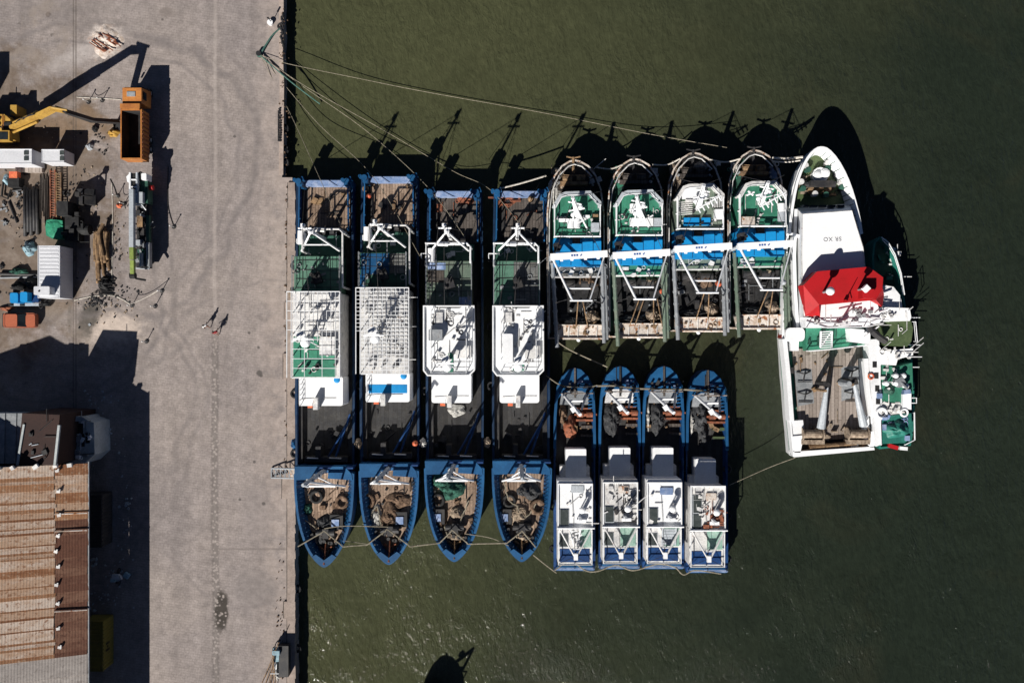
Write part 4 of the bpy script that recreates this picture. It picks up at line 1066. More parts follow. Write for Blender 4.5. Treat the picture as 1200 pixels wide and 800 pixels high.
netB(3, 652, 208, .75, 6, 7, .5, 'net_white', 'white heap at the left bow of the green-decked trawler beside the white ship', 67)
netB(3, 698, 216, .75, 8, 10, .7, 'blue_faded', 'blue grey tarpaulin heap on the bow of the trawler beside the white ship', 68, name='tarpaulin', cat='tarpaulin')
netB(0, 690, 330, .9, 12, 9, 1.3, 'net_brown', 'brown net heap amidships on the leftmost green-decked trawler', 69)
netB(2, 688, 338, .9, 9, 8, 1.2, 'net_brown', 'brown net heap amidships on the third green-decked trawler', 70)
netB(1, 690, 331, .9, 8, 6, 1.2, 'net_sand', 'sandy net heap amidships on the second green-decked trawler', 71)
netB(3, 690, 331, .9, 6, 5, 1.2, 'net_sand', 'sandy net heap amidships on the trawler beside the white ship', 72)
for i in range(4):
    netB(i, 673, 376, .9, 19, 5, .7, 'net_dark', 'grey net roll before the stern platform of the ' + ['leftmost', 'second', 'third', 'rightmost'][i] + ' green-decked trawler', 73 + i, name='net_roll')
    netB(i, 694, 371, .9, 9, 8, 1.1, 'net_sand', 'pale net bundle at the stern of the ' + ['leftmost', 'second', 'third', 'rightmost'][i] + ' green-decked trawler', 83 + i, name='net_bundle')
ballt(FGr[1], 705, 343, 1.6, .34, 'pink', 'orange float on the right rail of the second green-decked trawler')
ballt(FGr[2], 701, 341, 1.6, .4, 'pink', 'dull red float on the right rail of the third green-decked trawler')
ballt(FGr[3], 699, 343, 4.5, .32, 'grey_light', 'pale grey float near the stern of the trawler beside the white ship')

# ---------------------------------------------------------------- small blue trawlers (surveyed on the 1st)
def small_trawler(FA, FS, no, label):
    root = thing('small_trawler', label, 'fishing boat', (*FA(673, 550, WZ)[:2], WZ), 'small blue trawlers in a row')
    i = no - 1; F = FS
    out = [(649, 668), (648.5, 600), (649, 520), (651, 470), (653.5, 452), (659, 440), (667, 432), (674, 430), (681, 432), (689, 440), (694.5, 452), (696.5, 470), (697.5, 520), (697.5, 600), (697, 668)]
    pts = [FA(a, b, 1.0)[:2] for a, b in out]
    hull_shell(root, pts, 1.0, .1, .34, MT['blue_deep'], MT['rubber_deck'], w=.14, bscale=.93)
    g = G(); g.ppoly(FA, [(651.5, 470), (653, 454), (659, 441), (667, 433), (674, 431), (681, 433), (689, 441), (694, 454), (696, 470), (690, 462), (682, 458), (666, 458), (658, 462)], .05, 1.25); obj('foredeck', g, MT['blue'], root)
    g = G(); g.wall([FA(a, b, 1.1) for a, b in ((650, 525), (650.5, 490), (652, 468), (654, 453), (660, 441))], .3, .6, 1.1); g.cut(); g.wall([FA(a, b, 1.1) for a, b in ((688, 441), (694, 453), (695.5, 468), (696.5, 490), (697, 525))], .3, .6, 1.1); obj('bow_bulwark', g, MT['blue'], root)
    g = G(); g.tube([FA(674, 431, 1.35), FA(674, 466, 1.5)], .13, 6); obj('stem_bar', g, MT['wood_grey'] if i != 1 else MT['dark'], root)
    g = G(); g.ppoly(FA, [(656, 474), (658, 462), (666, 458), (682, 458), (690, 462), (692, 474)], .1, .75); obj('fore_hatch', g, MT['grey'] if i != 1 else MT['white_dirty'], root)
    clutter(FA, 658, 448, 690, 462, 1.25, 14, 200 + no, 'dark', root, .7, .35)
    clutter(FA, 676, 446, 690, 456, 1.25, 3, 220 + no, 'blue_faded', root, .7, .3)
    g = G(); g.rail([FA(656, 460, 1.0), FA(694, 460, 1.0)], 1.0, .07, 2.4, ()); obj('bow_rail', g, MT['wood_pale'], root)
    g = G()
    for k in range(5): g.tube([FA(689, 462 + k * 4, .9), FA(696, 461 + k * 4, 1.0)], .09, 5)
    obj('bulwark_stay', g, MT['blue'], root, split=True)
    # fishing boom: thick leg, thin leg, yard
    bx, by = FA(677, 480, 0)[:2]
    g = G(); T = (bx + .05, by + .1, 7.0)
    top = Vector(FA(680, 486, 6.0)); lf = Vector(FA(659, 461, 1.4)); rf = Vector(FA(687, 461, 1.4))
    g.tube([lf, top], .13, 8, .20); m_ = obj('fore_boom', g, MT['white_clean'], root)
    g = G(); g.tube([rf, top.lerp(rf, .25)], .13, 7); obj('boom_stay', g, MT['grey_light'], m_)
    g = G(); g.tube([lf.lerp(top, .35), rf.lerp(top, .35)], .13, 6); obj('crossbar', g, MT['white'], m_)
    g = G(); g.tube([top, (bx, by, .1)], .14, 7); obj('boom_post', g, MT['white_dirty'], m_)
    g = G(); q = lf.lerp(top, .75); g.cbox((q.x - .3, q.y, q.z), (.5, .6, .35), .6); obj('boom_block', g, MT['white_clean'], m_)
    # winch, orange
    g = G(); x, y, _ = FA(686, 485, .6)
    for k in range(2): g.tube([(x - 1.0 + k * 1.1, y, .9), (x - .3 + k * 1.1, y, .9)], .36, 12)
    g.tube([(x - 1.3, y, .9), (x + 1.3, y, .9)], .14); g.cbox((x - .1, y - .7, .1), (2.0, .25, .8)); g.cbox((x - .2, y + .65, .1), (1.7, .18, .8))
    obj('winch', g, MT['orange_rust'], root)
    g = G(); x, y, _ = FA(689, 500, .5); g.cbox((x, y, .1), (1.6, .35, .5)); g.cut(); g.cbox((x, y - 1, .1), (1.6, .25, .5)); obj('deck_beam', g, MT['wood_grey' if i < 3 else 'green_olive'], root)
    clutter(FA, 656, 478, 692, 520, .1, 12, 650 + no, 'dark', root, .9, .6); clutter(FA, 656, 468, 692, 505, .3, 10, 660 + no, 'timber', root, .8, .5)
    # narrow forward cabin, stepped
    dy = 9 if i == 3 else 0
    def R(nm, x0, y0, x1, y1, z0, z1, m, par=None, r=1.2):
        g = G(); g.rbox(F, x0, y0, x1, y1, r, z0, z1); return obj(nm, g, MT[m], par or root)
    c1 = R('fore_cabin', 663, 526 + dy, 687, 566, .1, 2.1, 'white')
    R('cabin_step', 656, 546 + dy, 691, 566, .1, 1.7, 'white_dirty', c1)
    mh = 4.2
    wh = R('wheelhouse', 653.5, 563 + dy * .5, 694.5, 618, .1, mh, ['white', 'white_dirty', 'white', 'white_dirty'][i])
    ah = R('aft_cabin', 653.5, 616, 694, 660, .1, 3.4, 'white_dirty')
    g = G(); g.ring([F(a, b, mh)[:2] for a, b in ((653.5, 566), (694.5, 566), (694.5, 618), (653.5, 618))], .12, mh, mh + .22); obj('parapet', g, MT['white'], wh)
    # windows facing forward and down the sides
    for k in range(4):
        a = F(657 + k * 9.3, 563 + dy * .5, mh - .4); b = F(664 + k * 9.3, 563, mh - .4); g = G(); g.prism([(a[0], a[1] - .05), (b[0], a[1] - .05), (b[0], a[1] + .04), (a[0], a[1] + .04)], mh - 1.2, mh - .45); obj('window', g, MT['glass'], wh)
    g = G(); g.rbox(F, 669 + 3 * (i % 2), 569 + 2 * i, 684, 577 + 2 * i, 1, mh, mh + .18); obj('roof_mat', g, MT[['grey_light', 'white_rust', 'blue_faded', 'white_rust'][i]], wh)
    ph = [((656.5, 597, 666, 615), (656, 626, 665.5, 640)), ((656.5, 595, 666, 613), (656, 626, 666, 640)), ((656.5, 597, 666, 615), (656, 627, 666, 640)), ((657, 578, 666.5, 598), (657, 600, 666, 618))][i]
    for k, q in enumerate(ph):
        z = mh if (k == 0 or i == 3) else 3.4; y1 = min(q[3], 616.5) if z == mh else q[3]
        g = G(); g.pbox(F, q[0] - .7, q[1] - .7, q[2] + .7, y1 + .7, z, z + .08); hc = obj('hatch_frame', g, MT['grey_light'], wh if z == mh else ah)
        g = G(); g.pbox(F, q[0], q[1], q[2], y1, z + .08, z + .13); obj('hatch', g, MT['hatch'], hc)
    g = G(); g.pbox(F, 674.5 if i else 680, 619, 692.5, 641, 3.4, 3.46); obj('skylight', g, MT['glass_green'], ah)
    g = G(); g.pbox(F, 656, 643, 691, 658.5, 3.4, 3.45); obj('blue_cover', g, MT['blue_deep'], ah)
    g = G(); g.rail([F(654, 619, 3.4), F(654, 659, 3.4), F(693, 659, 3.4), F(693, 619, 3.4)], .8, .07, 1.8, ()); obj('roof_rail', g, MT['white'], ah)
    if i in (0, 2):
        g = G()
        if i == 0:
            for k in range(9): g.tube([F(668 + (k % 3) * 5.5, 616 + k * 2.4, 3.75), F(676 + (k % 3) * 3, 614 + k * 2.4, 3.75)], .09, 5)
            g.tube([F(667, 614, 3.8), F(673, 640, 3.7)], .09, 5); g.tube([F(682, 614, 3.8), F(676, 640, 3.7)], .09, 5); g.tube([F(667, 614, 3.8), F(682, 614, 3.8)], .09, 5)
            obj('white_crate_rack', g, MT['white'], ah)
        else:
            for k in range(6): g.cut(); g.cbox((*F(680, 621 + k * 3.4, 3.5)[:2], 3.5 + .1 * (5 - k)), (1.6, .26, .1))
            g.cut(); g.tube([F(672, 620, 4.2), F(672, 640, 3.5)], .07); g.cut(); g.tube([F(688, 620, 4.2), F(688, 640, 3.5)], .07)
            obj('stair_tread', g, MT['grey_light'], ah)
    clutter(F, 657, 570, 692, 614, mh, 12 if i in (0, 2) else 26, 300 + no, 'white_dirty', wh, .5, .3)
    if i in (1, 3): clutter(F, 668, 574 if i == 1 else 590, 692, 616, mh, 14 if i == 1 else 30, 330 + no, 'orange_rust' if i == 3 else 'dark', wh, .7, .3)
    g = G(); x, y, _ = F(681, 603, mh); g.cbox((x, y - .6, mh), (1.0, .35, .5)); g.cbox((x - .2, y - .3, mh), (.3, .3, 2.0)); g.ball((x, y + .8, mh + 1.4), .4, 10, 6, .6); g.tube([(x, y + .8, mh), (x, y + .8, mh + 1.4)], .07); obj('radar', g, MT['white_clean'], wh)
    # A-frame mast at the break of the roofs
    a = F(655, 617, 3.4); c = F(692.5, 617, 3.4)
    cx, cy = (a[0] + c[0]) / 2, a[1]; T = Vector(F(674, 652, 4.6)); T.z = 4.6
    g = G(); g.tube([(a[0], a[1], 4.4), (cx - .12, T.y, T.z)], .09, 7); g.cut(); g.tube([(c[0], c[1], 4.4), (cx + .12, T.y, T.z)], .12 if i else .08, 7); obj('mast_leg', g, MT['white_dirty'], root)
    g = G(); g.tube([(cx - .5, T.y + .8, 4.4), (cx + .5, T.y + .8, 4.4)], .08); g.cbox((cx, T.y, T.z - .2), (.45, .7, .4)); g.tube([T, (cx, T.y, 3.4)], .08); obj('mast_head', g, MT['white'], root)
    g = G(); g.tube([(a[0] - .3, a[1] + .1, 4.5), (c[0] + .3, c[1] + .1, 4.5)], .10, 7)
    for q in (a, c): g.cyl((q[0], q[1] + .1, 3.4), .12, 1.1, 8)
    obj('mast_crossbar', g, MT['white'], root)
    g = G(); g.tube([T, F(655, 660, 3.6)], .025, 4); g.tube([T, F(692, 660, 3.6)], .025, 4); g.tube([T, F(670, 568, 4.2)], .025, 4); obj('stay_wire', g, MT['dark'], root)
    # blue aft rail and stern frame
    g = G(); g.rail([FA(651, 664, .9), FA(695, 664, .9)], .9, .09, 1.8); obj('stern_rail', g, MT['blue_faded'] , root)
    g = G(); g.pbox(FA, 651, 662, 696, 668.5, -.1, 1.12); obj('transom', g, MT['blue'], root)
    for k, xx in enumerate((650.5, 696)):
        g = G(); g.pbox(FA, xx - 1.7, 585, xx + 1.7, 664, .9, 1.25); obj('side_rail', g, MT['blue_deep'], root)
    g = G()
    for xx in (648.5, 698):
        for yy in (535, 590, 640): x, y, _ = FA(xx, yy + no * 3, .6); g.torus((x, y, .5), .38, .14, 14, 6)
    obj('fender', g, MT['black'], root, split=True)
    return root

SB = ['leftmost small blue trawler', 'second small blue trawler', 'third small blue trawler', 'rightmost small blue trawler']
SL = ['small blue trawler at the left end with a white crate rack on its aft roof',
      'second small blue trawler from left, stained white roof and green skylight',
      'third small blue trawler from left with grey stairs on its aft roof',
      'small blue trawler at the right end, set back, rusty heap on its roof']
FCa = [Frame(0, 0), Frame(5.22, .2), Frame(10.28, .2), Frame(15.35, -.25)]
FCs = [Frame(0, 0), Frame(5.05, .15), Frame(9.98, .15), Frame(14.85, -.25)]
for i in range(4): small_trawler(FCa[i], FCs[i], i + 1, SL[i])
def netC(i, px, py, rx, ry, h, m, lab, seed, **k): pile(FCa[i], px, py, k.pop('z', .15), rx, ry, h, m, lab, None, seed, **k)
netC(0, 669, 502, 8, 13, 1.1, 'orange_rust', 'orange tarpaulin heap on the leftmost small blue trawler', 101, name='tarpaulin', cat='tarpaulin', coils=0)
netC(0, 659, 484, 5, 12, .9, 'net_brown', 'brown net strip at the left of the leftmost small blue trawler', 102)
netC(1, 664, 492, 11, 22, 1.2, 'net_dark', 'big dark grey net heap on the second small blue trawler', 103)
netC(2, 667, 490, 9, 23, 1.2, 'net_dark', 'big dark grey net heap on the third small blue trawler', 104)
netC(2, 656, 489, 3, 17, .8, 'net_white', 'pale net strip left of the grey heap on the third small blue trawler', 105)
netC(3, 666, 484, 10, 19, 1.2, 'net_dark', 'big dark grey net heap on the rightmost small blue trawler', 106)
netC(3, 670, 508, 5, 16, .8, 'net_dark', 'narrow tail of grey net on the rightmost small blue trawler', 107, coils=0)
netC(3, 656, 492, 3, 14, .8, 'net_white', 'pale net strip by the left rail of the rightmost small blue trawler', 108)
for i in range(4): netC(i, 684, 484, 9, 6, .7, 'orange_rust', 'rusty chain heap behind the winch of the ' + ['leftmost', 'second', 'third', 'rightmost'][i] + ' small blue trawler', 110 + i, name='chain_heap', cat='chain')
# boat added unseen below the picture, so its bow shades the lower edge
small_trawler(Frame(-16.9, -37.5), Frame(-16.9, -37.5), 2, 'small blue trawler added unseen below the others for its bow shadow')
# ---------------------------------------------------------------- big white ship
F = W0
ship = thing('white_ship', 'big white ship with bright red deckhouse roof, largest vessel in the harbour', 'ship', (*P(972, 380, WZ)[:2], WZ))
out = [(932, 536), (927, 490), (922, 440), (918.5, 395), (920, 350), (922, 300), (925.5, 250), (931, 218), (938, 197), (947, 181), (956, 173), (963, 171.5), (971, 174), (982, 186), (993, 206), (1001, 228), (1008, 255), (1012, 280), (1017, 330), (1021, 400), (1025, 526)]
pts = [P(a, b, 3.2)[:2] for a, b in out]
fore = smooth_poly([P(a, b, 3.4)[:2] for a, b in [(925.5, 250), (931, 218), (938, 197), (947, 181), (956, 173), (963, 171.5), (971, 174), (982, 186), (993, 206), (1001, 228), (1008, 255), (1012, 280), (922.5, 282)]], 1)
g = G(); b_ = ccw(pts); cx = sum(p[0] for p in b_) / len(b_); bot = [(cx + (p[0] - cx) * .74, p[1] * 1 - (.9 if p[1] > 15 else 0)) for p in b_]
n = len(b_)
g.add([(x, y, -3) for x, y in bot] + [(x, y, 1.6) for x, y in b_], [(k, (k + 1) % n, n + (k + 1) % n, n + k) for k in range(n)]); g.ring(b_, .25, 1.55, 2.6)
obj('hull', g, MT['white'], ship)
g = G(); g.prism(offset(b_, .05), 1.2, 1.55); obj('main_deck', g, MT['green'], ship)
# raised flared bow
pf = ccw(fore); nn = len(pf)
g = G(); inn = offset(pf, .3); dk = []
cxb, cyb = P(962, 215, 2)[:2]
for (x, y) in offset(pf, .6): dk.append((x, y))
g.add([(x, y, 1.5) for x, y in offset(pf, .3)] + [(x, y, 3.5) for x, y in pf] + [(x, y, 3.5) for x, y in inn] + [(x, y, 1.75) for x, y in dk],
      [(a * nn + k, a * nn + (k + 1) % nn, (a + 1) * nn + (k + 1) % nn, (a + 1) * nn + k) for a in range(3) for k in range(nn)])
obj('bow_bulwark', g, MT['white_clean'], ship)
g = G(); g.prism(offset(pf, .5), 1.56, 1.78); obj('foredeck', g, MT['green_olive'], ship)
g = G()
for k in range(nn):
    m = (k + 1) % nn; a, b = Vector(inn[k]), Vector(inn[m]); c, e = Vector(dk[k]), Vector(dk[m]); cnt = int((b - a).length / .8 + .5)
    for q in range(cnt):
        t = (q + .5) / cnt; A = a.lerp(b, t); C = c.lerp(e, t); g.tube([(A.x, A.y, 3.35), (C.x, C.y, 1.85)], .05, 4)
obj('bulwark_rib', g, MT['green_dark'], ship)['kind'] = 'stuff'
x, y, _ = P(960, 206, 2.2)
g = G(); g.cyl((x, y, 1.78), .9, .8, 14); g.ball((x - .3, y, 2.6), .55, 10, 6, .5); g.ball((x + .5, y + .2, 2.6), .6, 10, 6, .5); g.cbox((x, y - 1, 1.78), (2.4, .5, .8)); obj('windlass', g, MT['white_clean'], ship)
g = G(); g.cbox((x, y - 1.0, 2.6), (2.6, .6, .5)); g.tube([(x - 1.8, y - 1, 2.3), (x + 1.8, y - 1, 2.3)], .35, 10); obj('windlass_gear', g, MT['dark'], ship)
for k, (px, py) in enumerate(((942, 195), (945, 200), (968, 192), (968, 198), (984, 214), (985, 220), (937, 214), (939, 222), (953, 228), (966, 229))):
    x, y, _ = P(px, py, 2); g = G(); g.cyl((x, y, 1.78), .26, .8, 10); g.cyl((x, y, 2.5), .34, .12, 10); obj('bollard', g, MT['green_dark' if k % 2 else 'white_dirty'], ship)
clutter(W0, 948, 216, 976, 229, 1.78, 24, 401, 'timber', ship, .9, .5)
clutter(W0, 932, 208, 945, 232, 1.78, 16, 402, 'net_sand', ship, .7, .4)
clutter(W0, 972, 200, 990, 226, 1.78, 8, 403, 'dark', ship, .6, .5)
# bridge house: sloped front, white roof
hz = 4.6
roof = [(940, 251), (998, 247), (1004, 268), (1011, 290), (1014, 318), (1016, 350), (941, 372), (939, 300)]
base_ = [(934, 240), (996, 240), (1004, 268), (1011, 290), (1014, 318), (1016, 350), (936, 374), (934, 300)]
rt = [P(a, b, hz)[:2] for a, b in roof]
bb = [P(a, b, 1.6)[:2] for a, b in [(933, 243), (996, 238), (1003, 262), (1008, 290), (1011, 318), (1013, 350), (934, 374), (934, 300)]]
bb = [(x, y) for x, y in bb]
g = G(); k = len(rt)
# orientation-safe loft
def loft(g, lo, hi, zl, zh):
    if area(lo) < 0: lo = lo[::-1]; hi = hi[::-1]
    k = len(lo); g.add([(x, y, zl) for x, y in lo] + [(x, y, zh) for x, y in hi], [(i, (i + 1) % k, k + (i + 1) % k, k + i) for i in range(k)] + [tuple(range(k, 2 * k))])
loft(g, bb, rt, 1.6, hz)
br = obj('bridge_house', g, MT['white_clean'], ship)
for k in range(5):
    a = P(944 + k * 10.5, 244.5, 3.6); g = G(); g.cbox((a[0], a[1] + .30, 3.0), (.75, .25, .55)); obj('window', g, MT['glass'], br)
g = G(); g.tube([(x, y, hz + .05) for x, y in rt], .06, 5, closed=True); obj('roof_edge', g, MT['white_dirty'], br)
g = G(); g.pbox(W0, 925, 242, 931.5, 388, 1.55, 1.72); obj('side_walkway', g, MT['green_pale'], ship)
g = G(); g.wall([P(a, b, 2.9) for a, b in ((933, 245), (931, 300), (932, 340), (935, 384))], .35, 1.6, 2.9); obj('side_casing', g, MT['white'], ship)
# roof lettering, read from the bow
def letters(txt, px, py, z, size, m, parent, rot=math.pi):
    cu = D.curves.new('lettering', 'FONT'); cu.body = txt; cu.size = size; cu.align_x = 'CENTER'; cu.align_y = 'CENTER'; cu.extrude = .006; cu.offset = .003; cu.space_character = 1.15
    o = D.objects.new('lettering', cu); COL.objects.link(o); x, y, _ = P(px, py, z)
    deps = bpy.context.evaluated_depsgraph_get(); me = D.meshes.new_from_object(o.evaluated_get(deps)); D.objects.remove(o)
    o = D.objects.new('lettering', me); COL.objects.link(o); me.materials.append(MT[m]); l = rootloc(parent)
    o.parent = parent; o.location = (x - l[0], y - l[1], z + .01 - l[2]); o.rotation_euler = (0, 0, rot); return o
letters('SR XO', 975.5, 280, hz, .64, 'letter', br, math.pi + math.radians(2))
# red deckhouse
rz = 6.3
rtop = [(941, 334), (957, 318), (1018, 312.5), (1027, 314), (1027, 351), (960, 357)]
top3 = [P(a, b, rz)[:2] for a, b in [(957, 318), (1018, 312.5), (1026, 322), (1027, 350), (961, 357), (949, 333)]]
g = G()
A = lambda px, py, z: P(px, py, z)
# flat red roof
g.prism([P(a, b, rz)[:2] for a, b in [(941.5, 334), (957.5, 318), (1018, 312.5), (1035, 325), (1034, 339), (1026, 351.5), (960, 357)]], 4.6, rz)
rd = obj('red_deckhouse', g, MT['red'], ship)
# sloping red wing at the left, catching the sun
g = G(); a, b, c, d = P(941.5, 334, rz + .01), P(960, 357, rz + .01), P(961, 371.5, 4.7), P(944, 370, 4.7)
g.add([a, b, c, d] + [(p[0], p[1], 4.55) for p in (a, b, c, d)], [(3, 2, 1, 0), (0, 1, 5, 4), (1, 2, 6, 5), (2, 3, 7, 6), (3, 0, 4, 7)])
obj('left_wing', g, MT['red'], rd)
g = G(); a, b, c, d = P(1034.5, 338, rz - .01), P(1036, 345, 4.7), P(1034, 360, 4.7), P(1026.5, 351, rz - .01)
g.add([a, b, c, d] + [(p[0], p[1], 4.5) for p in (a, b, c, d)], [(3, 2, 1, 0), (0, 1, 5, 4), (1, 2, 6, 5), (2, 3, 7, 6), (3, 0, 4, 7)])
obj('right_wing', g, MT['red'], rd)
for k, (px, py) in enumerate(((973, 341), (1015, 338))):
    x, y, _ = P(px, py, rz + 1.9)
    g = G(); g.tube([(x, y, rz), (x, y, rz + 1.5)], .14, 8); dm = obj('dome_post', g, MT['grey'], rd)
    g = G(); g.ball((x, y, rz + 1.9), .46, 14, 10) if k == 0 else g.cbox((x, y, rz + 1.6), (.62, .62, .5), .78); g.smooth = (k == 0); obj('radar_dome', g, MT['white_clean'], dm)
x, y, _ = P(990, 353, rz)
g = G(); g.tube([(x, y, rz), (x, y, rz + 2.2)], .08, 6, .03); g.tube([(x, y, rz + .9), (x + .5, y - .1, rz + .4)], .05); g.cbox((x, y, rz), (.3, .3, .5)); obj('whip_aerial', g, MT['red'], rd)
x, y, _ = P(1003, 346, rz)
g = G(); g.cbox((x + .9, y + .1, rz), (1.3, 1.0, 1.1)); obj('red_casing', g, MT['red'], rd)
# white top deck aft of the red house
g = G(); g.ppoly(W0, [(944, 384), (944, 372), (961, 372), (961, 357.5), (1027, 351.5), (1030, 362), (1032, 378), (1012, 383), (975, 383)], 1.6, 4.7); td = obj('top_deck', g, MT['white_clean'], ship)
g = G(); g.tube([P(a, b, 4.78) for a, b in ((962, 374), (968, 377), (980, 377.5), (1000, 361), (1012, 371))], .06, 5); g.tube([P(a, b, 4.78) for a, b in ((945, 376), (970, 384), (1010, 383))], .06, 5); obj('deck_pipe', g, MT['grey_light'], td)
clutter(W0, 998, 362, 1028, 376, 4.7, 12, 410, 'grey', td, .5, .4); clutter(W0, 950, 374, 1028, 382, 4.7, 14, 411, 'white_dirty', td, .5, .6)
g = G(); g.rail([P(a, b, 4.7) for a, b in ((945, 384), (976, 383.5), (1012, 383), (1031, 379))], .9, .05, 1.6); obj('deck_rail', g, MT['white'], td)
x, y, _ = P(983, 381, 4.8); g = G(); g.tube([(x, y, 4.7), (x + .2, y, 7.2)], .14, 8, .1); g.tube([(x - .9, y + .1, 6.2), (x + 1.5, y + .4, 6.4)], .07); obj('signal_mast', g, MT['white'], td)
x, y, _ = P(953, 373.5, 4.8); g = G(); g.cbox((x + .3, y - .1, 4.7), (.35, .3, .4)); obj('vent', g, MT['black'], td)
# green boat deck, ladder, white locker
g = G(); g.ppoly(W0, [(944, 384), (1012, 383), (1014, 404), (945, 411)], 1.6, 2.9); gd = obj('boat_deck', g, MT['green'], ship)
g = G()
for s in (962, 975): g.tube([P(s, 388, 3.9), P(s - .5, 408, 3.6)], .12, 6)
for k in range(8): g.tube([P(962, 389 + k * 2.6, 3.8), P(975, 388 + k * 2.6, 3.8)], .06, 5)
g.tube([P(962, 406, 3.7), P(974, 389, 3.9)], .06); obj('boarding_ladder', g, MT['white'], gd)
g = G(); g.ppoly(W0, [(996, 385), (1012, 386), (1019, 392), (1018, 403), (997, 400)], 2.9, 4.2); obj('white_locker', g, MT['white_clean'], gd)
g = G(); g.rail([P(945, 411, 2.9), P(975, 408.5, 2.9), P(1014, 404, 2.9)], .9, .07, 1.6); obj('deck_rail', g, MT['white'], gd)
clutter(W0, 946, 386, 1010, 404, 2.9, 12, 420, 'green_dark', gd, .6, .4)
# working deck aft
g = G(); g.ppoly(W0, [(928, 409), (1013, 405), (1020, 515), (938, 522)], 1.6, 1.75); wd = obj('working_deck', g, MT['wood_pale'], ship)
for k, q in enumerate((((931, 434), (951, 432), (954, 472), (935, 476)), ((986, 430), (1009, 428), (1012, 462), (986, 470)))):
    g = G(); g.ppoly(W0, q, 1.75, 1.756); obj('steel_plate', g, MT['grey'], wd)
for k, (px, py) in enumerate(((943, 438), (944, 462), (999, 435), (999, 461))):
    x, y, _ = P(px, py, 2.2); g = G()
    for q in ((-.8, .2), (.8, .3), (0, -.8)): g.tube([(x, y, 2.2), (x + q[0], y + q[1], 1.8)], .09, 5)
    g.tube([(x - .7, y - .9, 1.9), (x + .9, y - .9, 1.9)], .06, 5); obj('lashing_frame', g, MT['dark'], wd)
# posts that throw the long shadows, booms and stern machinery
for k, (px, py, h) in enumerate(((956, 456, 3.4), (986, 449, 3.6))):
    x, y, _ = P(px, py, 2.2); g = G(); g.tube([(x, y, 1.75), (x, y, 1.75 + h)], .16, 8); g.cbox((x, y, 1.75), (.6, .5, .35), .5); obj('deck_post', g, MT['timber'], ship)
for k, ((ax, ay), (bx, by)) in enumerate((((969, 452), (962, 501)), ((1001, 449), (1012, 498)))):
    p, q = Vector(P(ax, ay, 4.6)), Vector(P(bx, by, 3.0)); g = G(); g.tube([p, p.lerp(q, .5), q], .28, 10); g.v = [v for v in g.v]
    h = G(); h.tube([p, p.lerp(q, .35)], .2, 10, .3); h.tube([p.lerp(q, .35), q], .3, 10, .48); bm_ = obj('crane_boom', h, MT['grey_light'], ship)
    h = G(); h.tube([(p.x, p.y + .2, 1.75), (p.x, p.y + .2, 5.0)], .3, 10, .25); h.cbox((p.x, p.y + .2, 4.4), (.6, .7, .5), .3); obj('crane_pedestal', h, MT['dark'], bm_)
x, y, _ = P(973, 449, 2)
g = G(); g.tube([(x + .1, y + .2, 4.8), (x + .1, y + .2, 7.0)], .4, 10, .3); obj('crane_king_post', g, MT['grey'], ship)
for px in (951, 1004):
    x, y, _ = P(px, 508, 2.4); g = G()
    g.tube([(x - 1.0, y, 2.6), (x + 1.0, y, 2.6)], .5, 14)
    for s in (-1.1, 1.1): g.tube([(x + s, y, 2.6), (x + s * 1.1, y, 2.6)], .75, 14)
    g.cbox((x, y - .9, 1.75), (2.6, .5, 1.2)); obj('net_winch', g, MT['net_sand'], ship)
g = G(); g.ppoly(W0, [(938, 517), (1022, 512), (1024, 525), (938, 531)], 1.6, 1.8); obj('stern_trough', g, MT['black'], ship)
g = G(); g.tube([P(948, 524, 2.3), P(1003, 519, 2.3)], .3, 8); obj('stern_roller', g, MT['timber'], ship)
g = G(); g.pbox(W0, 997, 515, 1006, 524, 1.8, 2.5); obj('grey_box', g, MT['grey_light'], ship)
g = G(); g.ppoly(W0, [(931, 535.5), (930, 529), (1024, 523), (1025, 527)], 1.0, 2.75); g.cut(); g.ppoly(W0, [(929, 511), (940, 510), (941, 516), (938, 530), (931, 530)], 1.6, 2.75); g.cut(); g.ppoly(W0, [(1011, 506), (1023, 505), (1024, 524), (1020, 524), (1012, 513)], 1.6, 2.75); obj('stern_wall', g, MT['white_clean'], ship)
g = G(); g.ppoly(W0, [(927.5, 493), (941, 492), (943, 509), (929, 511)], 1.6, 2.6); g.cut(); g.ppoly(W0, [(1012, 487), (1020, 486), (1021, 505), (1012, 506)], 1.6, 2.6); obj('stern_locker', g, MT['white'], ship)
g = G(); g.wall([P(a, b, 3.0) for a, b in ((919.5, 397), (924, 440), (928, 493))], .5, 1.6, 3.0); g.cut(); g.wall([P(a, b, 3.0) for a, b in ((1014, 420), (1016, 455), (1020, 487))], .5, 1.6, 3.2); obj('side_bulwark', g, MT['white'], ship)
g = G(); g.pbox(W0, 927, 400, 936, 411, 1.6, 3.0); g.cut(); g.rbox(W0, 921, 384, 943, 400, 5, 1.6, 3.4); obj('side_locker', g, MT['white_clean'], ship)
g = G(); x, y, _ = P(929, 437, 2.5); g.cbox((x - .4, y + .3, 1.8), (.8, .7, 1.0)); obj('fairlead', g, MT['dark'], ship)
clutter(W0, 936, 496, 1016, 514, 1.8, 26, 430, 'net_sand', ship, .8, .6); clutter(W0, 932, 416, 1012, 440, 1.76, 12, 431, 'timber', ship, .4, .2)
clutter(W0, 940, 519, 1018, 526, 1.8, 12, 432, 'timber', ship, .8, .5)
